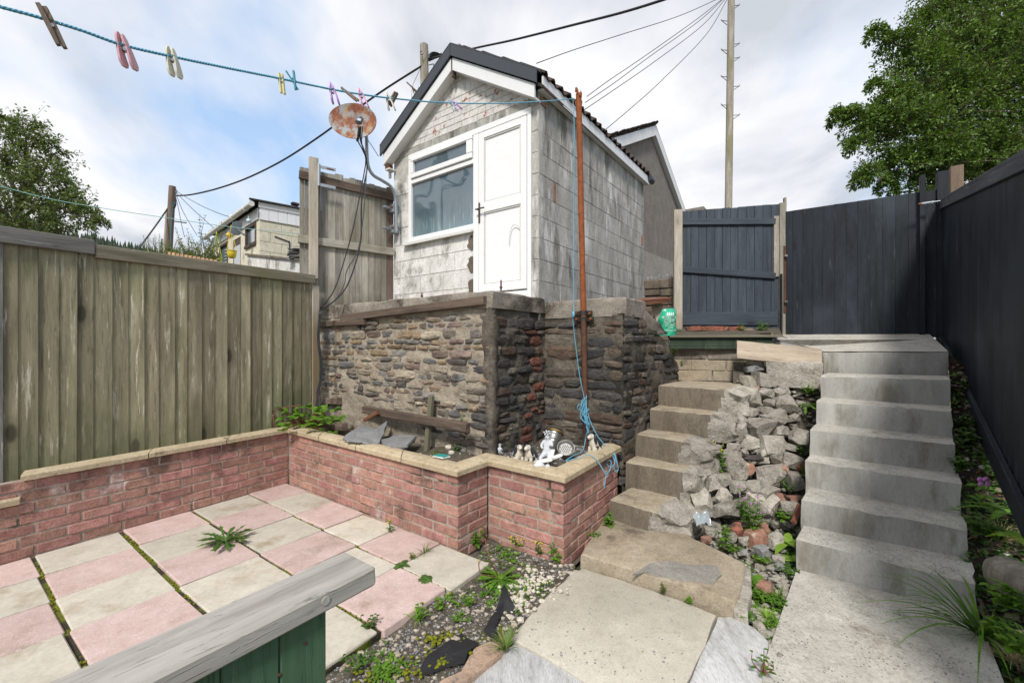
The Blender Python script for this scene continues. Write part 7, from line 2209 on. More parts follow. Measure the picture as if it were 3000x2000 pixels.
def dog(label, base, h, yaw, lying=False):
    t = thing('dog_ornament', label, 'ornament', base)
    cz, sz = math.cos(yaw), math.sin(yaw)
    def w(x, y, z): return base + V3((x * cz - y * sz, x * sz + y * cz, z)) * h
    # seated spaniel facing -y: deep chest, haunches, forelegs straight down, head on a short neck
    J = [w(0, .16, .20), w(0, .06, .38), w(0, -.04, .55), w(0, -.09, .70), w(0, -.12, .80), w(0, -.26, .755), w(0, -.33, .74),
         w(.10, -.08, .42), w(.10, -.13, .20), w(.10, -.16, .03), w(.10, -.22, .02), w(-.10, -.08, .42), w(-.10, -.13, .20), w(-.10, -.16, .03), w(-.10, -.22, .02),
         w(.15, .12, .20), w(.19, -.02, .10), w(.17, -.10, .03), w(-.15, .12, .20), w(-.19, -.02, .10), w(-.17, -.10, .03), w(0, .30, .08)]
    E = [(0, 1), (1, 2), (2, 3), (3, 4), (4, 5), (5, 6), (2, 7), (7, 8), (8, 9), (9, 10), (2, 11), (11, 12), (12, 13), (13, 14), (0, 15), (15, 16), (16, 17), (0, 18), (18, 19), (19, 20), (0, 21)]
    rad = [x * h for x in (.17, .17, .15, .10, .125, .07, .055, .075, .055, .05, .04, .075, .055, .05, .04, .12, .075, .045, .12, .075, .045, .035)]
    skin_body('body', J, E, rad, MT['dogwhite'], t)
    for sx in (-1, 1):
        mb = MB()
        mb.blob(w(.125 * sx, -.07, .70), (.06 * h, .095 * h, .19 * h), .25, 2, seed=3, n=2)
        mb.blob(w(.14 * sx, -.06, .58), (.04 * h, .06 * h, .09 * h), .3, 3, seed=5, n=2)
        mb.build('ear', MT['dogblack'], t, smooth=True)
    mb = MB(); mb.blob(w(0, .12, .46), (.2 * h, .17 * h, .24 * h), .25, 2, seed=6, n=2); mb.blob(w(.10, .0, .40), (.09 * h, .10 * h, .10 * h), .3, 2, seed=8, n=2)
    mb.build('back_patch', MT['dogblack'], t, smooth=True)
    mb = MB(); mb.blob(w(0, -.385, .755), (.035 * h, .025 * h, .028 * h), .1, 2, n=2)
    for sx in (-1, 1): mb.blob(w(.062 * sx, -.222, .835), (.018 * h, .014 * h, .018 * h), 0, 1, n=1)
    mb.build('nose_and_eyes', MT['rubber'], t, smooth=True)
    return t
MT['dogwhite'] = plain('cream_glaze', (0.60, 0.55, 0.46), 0.35, bump=0.5)
MT['dogblack'] = plain('black_glaze', (0.030, 0.032, 0.040), 0.25)
dog('black and white spaniel ornament facing out, left of the white cherub', D(1192, 1064, 3.22) + V3((0, 0, -.03)), .21, R(12))
dog('black and white spaniel ornament turned left, right of the other spaniel', D(1218, 1068, 3.18) + V3((0, 0, -.03)), .22, R(-38))
dog('black and white spaniel ornament sitting at the foot of the rusty post', D(1364, 1030, 3.46) + V3((.0, .0, -.08)), .24, R(-50))
mb = MB()
p = D(1262, 1061, 3.05)
mb.chamfer((.12, .05, .02), .006, jit=.006, seed=1, M=frame(D(1250, 1058, 3.06), V3((.94, -.2, .3)).normalized(), V3((.2, .98, .1)).normalized(), V3((-.3, -.05, .95)).normalized()))
mb.chamfer((.09, .04, .016), .005, jit=.006, seed=2, M=frame(D(1278, 1048, 3.12), V3((.9, .4, .2)).normalized(), V3((-.4, .9, .1)).normalized(), V3((-.2, -.1, .97)).normalized()))
mb.chamfer((.07, .03, .016), .005, jit=.006, seed=3, M=frame(D(1268, 1042, 3.16), V3((.3, .5, .8)).normalized(), V3((-.8, .6, .0)), V3((-.4, -.6, .6)).normalized()))
tag(mb.build('broken_ornament', MT['white_card']), 'broken white plaster ornament pieces in front of the strainer', 'ornament')
mb = MB(); mb.blob(D(1238, 1068, 2.98) + V3((0, 0, .0)), (.045, .022, .022), .3, 2, seed=4, n=2); mb.blob(D(1258, 1071, 2.95), (.018, .018, .018), .1, 2, seed=6, n=2)
tag(mb.build('fallen_figurine', MT['porcelain'], smooth=True), 'small white figurine lying on its side along the planter coping', 'figurine')
# pale lumps of stone on the planter soil
for i, (u, v, r, lab) in enumerate(((1031, 1031, .034, 'white pebble in the planter beside the yellow flowering weed'), (1036, 1042, .026, 'small white pebble close below the bigger white one'), (862, 1012, .03, 'pale stone wedged between the two slate slabs'), (972, 1012, .026, 'small beige stone left of the upright stake'), (898, 1000, .028, 'pale stone behind the smaller slate slab'))):
    p = on_soil(u, v); mb = MB(); mb.blob(p + V3((0, 0, r * .5)), (r, r * .8, r * .7), .35, 1.6, seed=i, n=2)
    tag(mb.build('pebble', MT['pebble_pale'], smooth=True, auto=35), lab, 'stone')

# ================================================================ RUBBLE
def chunk_mesh(k, mat):
    """broken lump: box-like, facets cut by random planes"""
    rr = random.Random(900 + k)
    bm = bmesh.new(); bmesh.ops.create_cube(bm, size=2)
    for _ in range(7):
        n = V3((rr.gauss(0, 1), rr.gauss(0, 1), rr.gauss(0, 1))).normalized()
        geom = bm.verts[:] + bm.edges[:] + bm.faces[:]
        r = bmesh.ops.bisect_plane(bm, geom=geom, plane_co=n * rr.uniform(.82, 1.12), plane_no=n, clear_outer=True)
        ed = [e for e in r['geom_cut'] if isinstance(e, bmesh.types.BMEdge)]
        if ed: bmesh.ops.contextual_create(bm, geom=ed)
    bmesh.ops.triangulate(bm, faces=bm.faces)
    bmesh.ops.subdivide_edges(bm, edges=bm.edges[:], cuts=3, use_grid_fill=True)
    for v in bm.verts:
        d = v.co.normalized()
        v.co += d * (.10 * noise.noise(v.co * 1.6 + V3((k * 3.3, 0, 0))) + .08 * noise.noise(v.co * 4.2 + V3((0, k * 2.1, 0))) + .05 * noise.noise(v.co * 11 + V3((k, 0, 0))))
    bmesh.ops.recalc_face_normals(bm, faces=bm.faces)
    me = bpy.data.meshes.new('rubble_chunk'); bm.to_mesh(me); bm.free()
    me.polygons.foreach_set('use_smooth', [True] * len(me.polygons)); me.set_sharp_from_angle(angle=R(24))
    me.materials.append(MT[mat]); return me
CM = {(k, m): chunk_mesh(k, m) for k in range(9) for m in ('broken', 'terracotta', 'red_brick', 'slate')}
def b5(x, y): return (1332.8 + .25 * x, 744.8 + .25 * y)
def b6(x, y): return (1332.8 + .3 * x, 1097.6 + .3 * y)
chunks = [  # u, v, half width px, half height px, material, label
 (*b5(1570, 690), 21, 26, 'broken', 'tilted pale concrete lump high in the rubble beside the top old step'),
 (*b5(1860, 735), 29, 25, 'broken', 'long pale pointed concrete lump leaning in the upper rubble'),
 (*b5(1705, 640), 20, 13, 'broken', 'flat grey lump just below the concrete footing'),
 (*b5(1850, 620), 19, 13, 'broken', 'rough grey lump tucked under the concrete footing edge'),
 (*b5(1675, 510), 19, 22, 'broken', 'grey lump wedged left of the concrete footing'),
 (*b5(1552, 530), 14, 18, 'broken', 'small pale lump between the top old step and the concrete footing'), (*b5(1620, 355), 20, 7, 'broken', 'thin flat slab on the top of the rubble under the loose board'), (*b5(1600, 400), 22, 9, 'slate', 'grey flat stone propped above the rubble under the board'),
 (*b5(1805, 860), 34, 22, 'broken', 'broad pale lump in the upper middle of the rubble'),
 (*b5(1550, 800), 24, 13, 'broken', 'flat lump below the tilted one near the top old step'), (*b5(1460, 855), 19, 20, 'broken', 'rounded pale lump right of the second highest old step'),
 (*b5(1650, 950), 34, 27, 'broken', 'big angular grey lump in the middle of the rubble'),
 (*b5(1455, 1000), 21, 23, 'broken', 'cube like pale lump beside the broken end of the middle old step'),
 (*b5(1845, 980), 18, 15, 'broken', 'smaller grey lump left of the speckled one against the new stairs'), (*b5(2005, 1040), 27, 24, 'broken', 'speckled grey lump against the new stairs, halfway down the rubble'),
 (*b5(1565, 1080), 26, 18, 'broken', 'grey lump just behind the two broken slates'), (*b5(1765, 1110), 32, 27, 'broken', 'large tilted lump with a mossy face in the middle of the rubble'),
 (*b5(1420, 1135), 15, 13, 'broken', 'small pale lump above the largest pale one, right of the step weed'), (*b5(1930, 1130), 20, 11, 'broken', 'flat lump just below the speckled grey one'), (*b5(1610, 1155), 9, 8, 'broken', 'fist sized pale stone beside the broken slates'),
 (*b5(1805, 1215), 18, 18, 'broken', 'grey lump left of the cuboid one near the red brick end'), (*b5(1925, 1245), 25, 20, 'broken', 'grey cuboid lump beside the red brick end by the stairs'),
 (*b5(1400, 1290), 38, 30, 'broken', 'largest pale lump left of the orange brick piece in the rubble'),
 (*b5(1548, 1325), 13, 14, 'terracotta', 'orange brick piece between two big lumps in the rubble'),
 (*b5(1865, 1328), 11, 9, 'terracotta', 'small pinkish brick piece in front of the grey cuboid lump'),
 (*b5(2010, 1290), 14, 17, 'red_brick', 'dark red brick end standing against the new stairs'),
 (*b5(1240, 1328), 10, 9, 'terracotta', 'yellowish brick piece by the broken end of the second old step'),
 (*b5(1750, 1385), 40, 29, 'broken', 'huge grey lump on its corner in the lower middle of the rubble'),
 (*b5(1960, 1425), 22, 23, 'broken', 'rounded grey lump low against the new stairs'),
 (*b5(1480, 1390), 18, 14, 'broken', 'pale lump right of the one standing beside the lowest broken step'), (*b5(1200, 1460), 19, 22, 'broken', 'pale lump standing beside the lowest broken step'), (*b5(1310, 1430), 21, 16, 'broken', 'lump below the largest pale one, above the white topped one'),
 (*b5(1450, 1490), 20, 14, 'broken', 'lump between the wide slab and the largest pale lump'), (*b5(1590, 1500), 32, 22, 'broken', 'small lump right of the white topped square one'), (*b5(1660, 1540), 40, 24, 'broken', 'wide pale slab of broken concrete near the foot of the rubble'),
 (*b6(935, 190), 28, 30, 'broken', 'white topped square lump at the bottom left of the rubble'),
 (*b6(1095, 150), 21, 16, 'broken', 'tall lump behind the willowherb clump'), (*b6(1120, 240), 36, 24, 'broken', 'low broad lump behind the tall green weed at the foot of the rubble'),
 (*b6(1400, 190), 36, 34, 'broken', 'grey lump low against the stairs, right of the willowherb'), (*b6(1600, 225), 22, 16, 'broken', 'pinkish brick piece above the grey lump low against the stairs'), (*b6(1510, 155), 16, 10, 'terracotta', 'pinkish brick piece touching the new stairs beside another'), (*b6(1640, 160), 16, 9, 'terracotta', 'flat orange piece at the back edge of the landing slab'),
 (*b6(1350, 455), 28, 19, 'terracotta', 'big orange brick lump with white mortar below the rubble'), (*b6(1390, 390), 17, 9, 'terracotta', 'reddish brick slip behind the big orange lump'),
 (*b6(1497, 480), 17, 20, 'broken', 'white square lump right of the big orange brick'),
 (*b6(1195, 400), 20, 13, 'red_brick', 'brown flat tile piece left of the big orange brick'), (*b6(975, 470), 13, 9, 'terracotta', 'pointed grey slate below the big orange brick lump'),
 (*b6(1400, 560), 18, 12, 'slate', 'brownish slate left of the pointed slate'), (*b6(1240, 570), 13, 7, 'slate', 'small lump tucked left of the big orange brick'), (*b6(1250, 475), 12, 9, 'broken', 'small pale stone left of the brown flat tile piece'), (*b6(1165, 450), 14, 10, 'broken', 'pale stone halfway down the weed strip by the ramp'),
 (*b6(1515, 620), 14, 10, 'broken', 'slate below the pale stone halfway down the weed strip'), (*b6(1425, 850), 20, 17, 'terracotta', 'orange roof tile piece in the weeds beside the landing slab'), (*b6(1530, 675), 14, 8, 'slate', 'small pale stone left of the lower slate in the weed strip'),
 (*b6(1470, 690), 12, 8, 'broken', 'tiny stone beside the back edge of the landing slab'), (*b6(1000, 420), 17, 12, 'broken', 'silvery flat stone by the plastic scrap'), (*b6(1130, 505), 9, 7, 'broken', 'thin upright brick sliver beside the highest tilted lump'), (*b5(1620, 600), 7, 10, 'terracotta', None),
 (*b5(1730, 715), 14, 9, 'broken', None), (*b5(1715, 790), 18, 11, 'broken', None), (*b5(1610, 745), 12, 8, 'broken', None), (*b5(1960, 860), 14, 12, 'broken', None),
 (*b5(1520, 905), 10, 8, 'broken', None), (*b5(1730, 880), 10, 9, 'broken', None), (*b5(1370, 1060), 12, 10, 'broken', None), (*b5(1500, 1180), 10, 10, 'broken', None), (*b5(1680, 1250), 14, 9, 'broken', None), (*b5(1700, 1180), 14, 10, 'broken', None),
]
rr = random.Random(17)
cnt = 0
names = {'broken': 'rubble_chunk', 'terracotta': 'brick_piece', 'red_brick': 'brick_piece', 'slate': 'stone_piece'}
shared = {'broken': ('pale broken concrete lump lying in the rubble between the two flights of steps', 'plain concrete lumps in the rubble'), 'terracotta': ('small orange brick fragment lying in the rubble between the two flights', 'small brick fragments in the rubble'), 'red_brick': ('dark brick fragment lying in the rubble', 'dark brick fragments'), 'slate': ('flat grey slate piece at the foot of the rubble', 'slate pieces in the rubble')}
def add_chunk(u, v, a, b, m, lab, dy=0.0):
    global cnt
    Y = yv(v + b * .4) - .02 + rr.uniform(-.05, .04)
    rx, rz = a / 960 * Y, b / 960 * Y
    o = put(names[m], CM[(rr.randrange(9), m)])
    e = (rr.uniform(-.35, .35), rr.uniform(-.3, .3), rr.uniform(-.6, .6))
    o.matrix_basis = Matrix.Translation(D(u, v, Y)) @ Matrix.Rotation(e[0], 4, 'X') @ Matrix.Rotation(e[1] * (1.0 if a > 16 else .5), 4, 'Y') @ Matrix.Rotation(e[2], 4, 'Z') @ Matrix.Diagonal((rx * (.86 if a < 24 else .76), (rx + rz) * .4, rz * (.88 if a < 24 else .78), 1))
    tag(o, lab or shared[m][0], 'brick piece' if 'brick' in names[m] else ('slate piece' if m == 'slate' else 'rubble'), None if lab else shared[m][1])
    cnt += 1
for c in chunks: add_chunk(*c)
# smaller packing behind, joined
mb = MB()
for k in range(70):
    v = rr.uniform(870, 1220); f = rr.uniform(.05, .95)
    u = lin(LU, v) + (lin(RU, v) - lin(LU, v)) * f
    Y = yv(v) + rr.uniform(.03, .10); r = rr.uniform(6, 13) / 960 * Y
    me = CM[(rr.randrange(9), 'broken')]; o = len(mb.v)
    M = Matrix.Translation(D(u, v, Y)) @ Matrix.Rotation(rr.uniform(0, 6), 4, 'Z') @ Matrix.Rotation(rr.uniform(-.6, .6), 4, 'X') @ Matrix.Diagonal((r, r * .8, r * .8, 1))
    mb.add([M @ x.co for x in me.vertices], [tuple(p.vertices) for p in me.polygons])
tag(mb.build('rubble_fill', MT['broken'], smooth=True, auto=24), kind='stuff')
# two broken slates lying on the heap
for pts, lab in (([b5(1465, 1150), b5(1500, 1180), b5(1560, 1195), b5(1520, 1210)], 'dark broken slate on the heap, left of a second one'), ([b5(1505, 1230), b5(1545, 1200), b5(1640, 1195), b5(1695, 1235), b5(1600, 1245)], 'dark flat slate with broken edge in the middle of the heap')):
    ps = [D(u, v, yv(v) - .10) for u, v in pts]
    mb = MB(); mb.prism(ps, V3((0, .01, -.012)))
    tag(mb.build('slate_piece', MT['roof_slate'], fix=True), lab, 'slate')
mb = MB()
pc = D(*b6(935, 330), 3.05)
vs = []; n = 9
for j in range(n):
    for i in range(n):
        x, y = i / (n - 1) - .5, j / (n - 1) - .5
        vs.append(pc + V3((x * .11, y * .06 + .0, y * .07 + .03 * nz((x * 3, y * 3, 1), 1.6, 3) + .02)))
mb.add(vs, [(j * n + i, j * n + i + 1, (j + 1) * n + i + 1, (j + 1) * n + i) for j in range(n - 1) for i in range(n - 1)])
tag(mb.build('plastic_scrap', MT['polythene'], smooth=True), 'crumpled clear plastic scrap beside the lowest old step', 'plastic scrap')
t_ = plank('wood_splinter', D(*b6(1625, 345), 3.06), D(*b6(1672, 215), 3.2), .035, .02, V3((-.3, -.9, .2)), MT['w_brown'], None, jit=.004, seed=2)
tag(t_, 'reddish splinter of wood leaning against the new stairs', 'timber')

# small stones on the banks and gravel
def pebbles(name, mat, n, where, r0, r1, seed, flat=.7):
    rg = random.Random(seed); mb = MB()
    for k in range(n):
        p = where(rg)
        if p is None: continue
        r = rg.uniform(r0, r1) * rg.uniform(.6, 1.2)
        mb.blob(p + V3((0, 0, r * .25)), (r * rg.uniform(.8, 1.3), r * rg.uniform(.7, 1.1), r * flat * rg.uniform(.6, 1.1)), .45, 1.5, seed=k * 1.7, n=1)
    return tag(mb.build(name, mat, smooth=False), kind='stuff')
def wb(rg, lo=0, hi=1, amin=.02, amax=.98):
    return bedf(rg.uniform(amin, amax), rg.uniform(lo, hi))
pebbles('gravel', MT['pebble_tan'], 420, lambda g: wb(g, .05, 1), .006, .015, 1)
pebbles('gravel', MT['pebble_grey'], 2300, lambda g: wb(g, .05, 1), .003, .007, 2)
def whiteheap(g):
    a = G(1225 + g.gauss(0, 30), 1345 + g.gauss(0, 22), -.03); return V3((a.x, a.y, -.03 + .02 * nz(a, 6, 3)))
def whiteheap2(g):
    a = G(1185 + g.gauss(0, 18), 1375 + g.gauss(0, 22), -.03); return V3((a.x, a.y, -.025))
pebbles('gravel', MT['pebble_pale'], 150, whiteheap, .008, .017, 3)
pebbles('gravel', MT['pebble_pale'], 90, whiteheap2, .010, .018, 4)
pebbles('rubble_grit', MT['broken'], 900, lambda g: bankf(g.uniform(.03, .97), g.uniform(.04, .9) ** 1.1) + V3((0, -.03, .01)), .008, .032, 5)
pebbles('rubble_grit', MT['pebble_grey'], 500, lambda g: bankf(g.uniform(.03, .97), g.uniform(.45, .99)), .005, .014, 6)
pebbles('bank_grit', MT['pebble_pale'], 70, lambda g: stripR(g.uniform(.1, .9), g.uniform(.1, .95)), .008, .02, 7)
pebbles('bank_grit', MT['dark_block'], 260, lambda g: stripR(g.uniform(.05, .95), g.uniform(.05, .98)), .01, .035, 8)
pebbles('planter_grit', MT['pebble_pale'], 160, lambda g: soilf(g.uniform(.1, 1), g.uniform(.1, .9)), .006, .016, 9)
pebbles('planter_grit', MT['pebble_grey'], 260, lambda g: soilf(g.uniform(.55, 1), g.uniform(.1, .9)), .008, .02, 10)
def stripw(g): return stripf(g.uniform(.0, .46), g.uniform(.05, .6))
mb = MB(); g = random.Random(12)
for k in range(110):
    p = stripw(g); mb.chamfer((g.uniform(.03, .09), g.uniform(.012, .03), .004), .001, M=Matrix.Translation(p + V3((0, 0, g.uniform(.0, .03)))) @ Matrix.Rotation(g.uniform(0, 3), 4, 'Z') @ Matrix.Rotation(g.uniform(-.4, .4), 4, 'X'))
tag(mb.build('wood_chippings', MT['white_card']), kind='stuff')
# loose chips scattered over the beige slab
def on_path(g):
    a = G(g.uniform(1210, 1600), g.uniform(1330, 1560), pz)
    u = a.x / a.y * 960 + 1176; v = 790 + (CAM_H - pz) * 960 / a.y
    if v < 1302 + (u - 1338) * .35 + 6 or v > 1480 + (u - 1200) * .4 or u > 1640 - (v - 1410) * .45: return None
    return a
pebbles('path_grit', MT['pebble_grey'], 130, on_path, .003, .006, 13)
# moss in the wide joints
mb = MB(); g = random.Random(14)
for s, lo, hi in ((1, .2, 3.6), (2, .0, 3.0), (3, .3, 2.6), (4, .4, 3.0)):
    s0 = jt[s][0]
    for k in range(170 if s in (1, 2) else 90):
        t = g.uniform(lo, hi)
        if nz((s, t * 2.3, 0), 1, 6) < -.12: continue
        p = pat(s0 + g.uniform(-.012, .012), t, -.010)
        r = g.uniform(.004, .0095); mb.blob(p, (r * 1.3, r * 1.3, r * .75), .4, 2, seed=k, n=1)
for k in range(60):
    p = pat(g.uniform(.9, 1.3), 2 * .4385 - .012 + g.uniform(-.004, .004), -.006); r = g.uniform(.005, .010); mb.blob(p, (r * 1.5, r * 1.2, r * .7), .4, 2, seed=k, n=1)
tag(mb.build('joint_moss', MT['moss'], smooth=True), kind='stuff')
mb = MB()
for (u, v, n, sx, sy) in ((1015, 1500, 60, 26, 18), (1000, 1465, 40, 20, 7), (870, 1550, 40, 36, 10), (940, 1535, 20, 20, 14), (1045, 1455, 10, 12, 8)):
    for k in range(n):
        p = G(u + g.gauss(0, sx), v + g.gauss(0, sy), -.018); r = g.uniform(.004, .010); mb.blob(p, (r * 1.3, r * 1.3, r * .7), .4, 2, seed=k, n=1)
tag(mb.build('gravel_moss', MT['moss'], smooth=True), kind='stuff')

# black weed membrane showing through the gravel
fab = thing('weed_membrane', 'torn black weed membrane sticking up out of the gravel', 'membrane', G(1155, 1400, 0))
def sheet(poly, up, seed, n=14, bulge=.02):
    mb = MB(); c = sum(poly, V3()) / len(poly); rings = []
    per = []
    for i in range(len(poly)):
        for k in range(5): per.append(poly[i].lerp(poly[(i + 1) % len(poly)], k / 5))
    K = len(per)
    for r in (1.0, .75, .5, .25): rings.append([c.lerp(p, r) + V3((0, 0, up * (1 - r) + bulge * nz(c.lerp(p, r), 11, seed))) for p in per])
    vs = [v for r in rings for v in r] + [c + V3((0, 0, up))]
    fs = [(j * K + i, j * K + (i + 1) % K, (j + 1) * K + (i + 1) % K, (j + 1) * K + i) for j in range(3) for i in range(K)] + [(3 * K + i, 3 * K + (i + 1) % K, 4 * K) for i in range(K)]
    mb.add(vs, fs); return mb
sheet([G(1158, 1338, .03), G(1170, 1372, .02), G(1183, 1392, .0), G(1176, 1404, -.02), G(1150, 1410, -.02), G(1138, 1402, .0), G(1148, 1375, .03)], .02, 1).build('flap', MT['fabric'], fab, smooth=True)
sheet([G(1138, 1404, -.012), G(1152, 1412, -.012), G(1140, 1440, -.012), G(1142, 1470, -.012), G(1128, 1466, -.012), G(1110, 1450, -.012), G(1126, 1420, -.012)], .012, 2).build('flap', MT['fabric'], fab, smooth=True)
sheet([G(1060, 1455, -.016), G(1102, 1478, -.010), G(1075, 1500, -.012), G(1066, 1525, -.012), G(1030, 1530, -.012), G(985, 1548, -.014), G(955, 1545, -.016), G(985, 1505, -.018), G(1020, 1480, -.016)], .010, 3).build('flap', MT['fabric'], fab, smooth=True)

# ================================================================ WEEDS
def add_leaf(mb, base, d, up, L, W, droop=.3, lobes=0, seg=5, fold=.2, mi=0):
    d = V3(d).normalized(); up = V3(up); side = d.cross(up).normalized(); up = side.cross(d).normalized()
    vs = []; rows = []
    for k in range(seg + 1):
        t = k / seg
        c = V3(base) + d * L * t - up * (droop * L * t * t)
        w = W * (math.sin(math.pi * min(1, t * .86 + .12)) ** .8) if lobes == 0 else W * (.25 + .75 * t) * (1.0 if k % 2 else .38) * (1 if t < .95 else .5)
        if k == seg: w = W * .05
        rows.append((c - side * w + up * w * fold, c, c + side * w + up * w * fold))
    o = len(mb.v)
    for r in rows: mb.v += [tuple(x) for x in r]
    for k in range(seg):
        a = o + 3 * k
        mb.f += [(a, a + 1, a + 4, a + 3), (a + 1, a + 2, a + 5, a + 4)]; mb.m += [mi, mi]
def rosette(label, p, n, L, W, mat, seed, lobes=1, lift=.5, cat='weed', group=None, name='weed'):
    rg = random.Random(seed); mb = MB()
    for k in range(n):
        a = k * 2.4 + rg.uniform(-.3, .3); e = lift * rg.uniform(.3, 1.3)
        d = V3((math.cos(a), math.sin(a), e)); l = L * rg.uniform(.6, 1.1)
        add_leaf(mb, p + V3((0, 0, .004)), d, V3((0, 0, 1)), l, W * rg.uniform(.8, 1.2), rg.uniform(.3, .9), lobes, 11 if lobes else 5)
    return tag(mb.build(name, MT[mat], smooth=True), label, cat, group)
def herb(label, p, h, stems, per, L, W, mat, seed, spread=.35, cat='weed', flowers=None, name='weed', red=False, lobes=0):
    rg = random.Random(seed)
    t = thing(name, label, cat, p); mb = MB(); ms = MB(); mf = MB()
    for s in range(stems):
        a = rg.uniform(0, 6.28); tilt = rg.uniform(.1, 1) * spread; hh = h * rg.uniform(.55, 1.1)
        tip = p + V3((math.cos(a) * tilt * hh, math.sin(a) * tilt * hh, hh))
        mid = p.lerp(tip, .5) + V3((math.cos(a) * .02, math.sin(a) * .02, .03 * hh))
        pts = smoothpts([p, mid, tip], 4); ms.tube(pts, [.0028 - .0018 * k / (len(pts) - 1) for k in range(len(pts))], 4)
        for k in range(per):
            q = pts[int((len(pts) - 1) * (k + 1) / per)]; b = a + k * 2.4
            add_leaf(mb, q, V3((math.cos(b), math.sin(b), rg.uniform(.0, .6))), V3((0, 0, 1)), L * rg.uniform(.6, 1.15) * (1 - .35 * k / per), W * rg.uniform(.7, 1.1) * (1 - .3 * k / per), .3, lobes, 7 if lobes else 4)
        if flowers:
            for k in range(3):
                q = tip + V3((rg.gauss(0, .012), rg.gauss(0, .012), rg.uniform(-.02, .02))); mf.blob(q, (.005, .005, .006), .2, 2, n=1)
    mb.build('leaves', MT[mat], t, smooth=True); ms.build('stem', MT['stem_red' if red else 'leaf_grass'], t)
    if flowers: mf.build('flowers', MT[flowers], t)
    return t
def tuft(label, p, n, L, mat, seed, spread=.8, w=.0035, cat='grass tuft', lean=(0, 0), name='grass_tuft', droop=.5):
    rg = random.Random(seed); mb = MB()
    for k in range(n):
        a = rg.uniform(0, 6.28); e = rg.uniform(.5, 2.2)
        d = V3((math.cos(a) * spread + lean[0], math.sin(a) * spread + lean[1], e)); l = L * rg.uniform(.45, 1.1)
        b = p + V3((math.cos(a), math.sin(a), 0)) * rg.uniform(0, .02)
        d.normalize(); side = d.cross(V3((0, 0, 1))).normalized()
        o = len(mb.v); seg = 6
        for q in range(seg + 1):
            t = q / seg; c = b + d * l * t + V3((0, 0, -droop * l * t * t)); ww = w * (1 - t ** 1.5) + .0004
            mb.v += [tuple(c - side * ww), tuple(c + side * ww)]
        for q in range(seg): mb.f.append((o + 2 * q, o + 2 * q + 1, o + 2 * q + 3, o + 2 * q + 2)); mb.m.append(0)
    return tag(mb.build(name, MT[mat], smooth=True), label, cat)
z0 = .0
rosette('big jagged dandelion growing in the patio joint', G(517, 1247, 0), 34, .17, .022, 'leaf_dark', 1, 1, 1.0)
rosette('broad flat plantain rosette at the joint above the pink slab by the gravel', G(975, 1302 - 0, 0) if False else G(922, 1298, 0), 8, .075, .016, 'leaf_dark', 2, 0, .35)
rosette('small plantain rosette in the joint beside the cream corner slab', G(976, 1330, 0), 8, .07, .016, 'leaf_dark', 3, 0, .35)
herb('leggy yellow green weed against the brick wall beside the patio', G(893, 1221, 0), .115, 2, 7, .035, .011, 'leaf_weed', 4, .2, flowers='flower_yellow')
tuft('thin grass tuft on the pink slab edge near the wall corner', G(975, 1268, 0), 26, .12, 'leaf_grass', 5, 1.0, .002)
herb('small red tinged weed in the joint left of the thin grass tuft', G(950, 1280, 0), .04, 3, 4, .03, .008, 'leaf_weed', 6, .7, red=True)
herb('tall weed with yellow buds in the corner where the brick walls meet', G(1110, 1236, -.02), .17, 2, 9, .045, .013, 'leaf_weed', 7, .15, flowers='flower_yellow')
herb('bright green bushy weed at the foot of the projecting brick corner', G(1092, 1252, -.02), .10, 9, 5, .045, .015, 'leaf_weed', 8, .6)
herb('scattered yellow flowering weed patch beside the pebbles below the wall', G(1195, 1255, -.02), .08, 12, 5, .03, .009, 'leaf_weed', 9, 1.0, flowers='flower_yellow')
herb('wispy seedy weed below the right hand brick panel', G(1242, 1272, -.02), .10, 14, 5, .028, .007, 'leaf_grass', 10, .8, flowers='flower_yellow')
herb('leafy green weed climbing the end brick corner by the landing', G(1277, 1292, -.02), .13, 5, 7, .042, .013, 'leaf_weed', 11, .25)
rosette('large lush dandelion clump over the black membrane', G(1150, 1332, -.02), 40, .14, .018, 'leaf_weed', 12, 1, .55)
ds = thing('dandelion_stalk', 'reddish bare dandelion stalks rising from the lush clump', 'weed', G(1146, 1325, -.02))
mb = MB(); b = G(1146, 1325, -.02)
mb.tube(smoothpts([b, D(1128, 1290, 2.55), D(1118, 1255, 2.6), D(1114, 1235, 2.62)], 5), .003, 5); mb.tube(smoothpts([b, D(1108, 1318, 2.5), D(1100, 1300, 2.5), D(1101, 1286, 2.5)], 5), .003, 5); mb.build('stem', MT['stem_red'], ds)
mb = MB(); mb.blob(D(1101, 1288, 2.5), (.008, .008, .012), .2, 2, n=2); mb.build('seed_head', MT['dry'], ds)
herb('spindly weed growing out of the gravel by the pink corner slab', G(958, 1420, -.02), .07, 5, 5, .035, .012, 'leaf_weed', 13, .6)
tuft('bright grass tuft in the gravel beside the pink corner slab', G(960, 1424, -.02), 20, .11, 'leaf_lime', 14, .9, .003)
herb('reddish stemmed clover like weed in the gravel', G(1005, 1395, -.02), .05, 4, 5, .03, .014, 'leaf_weed', 15, .7, red=True)
herb('small green weed in the middle of the gravel', G(1072, 1385, -.02), .05, 7, 5, .03, .010, 'leaf_weed', 16, .9)
herb('dark red weed at the tip of the cream slab by the rail', G(847, 1437, -.0), .05, 6, 5, .03, .010, 'leaf_dark', 17, .9, red=True)
tuft('grass tuft standing at the corner of the beige path slab', G(1163, 1490, -.02), 40, .17, 'leaf_grass', 18, .75, .0032)
tuft('dry straw in the grass tuft at the path corner', G(1160, 1486, -.02), 18, .14, 'dry', 19, .8, .002)
herb('creeping weed patch at the bottom edge of the gravel', G(880, 1545, -.02), .04, 16, 5, .026, .009, 'leaf_weed', 20, 2.0)
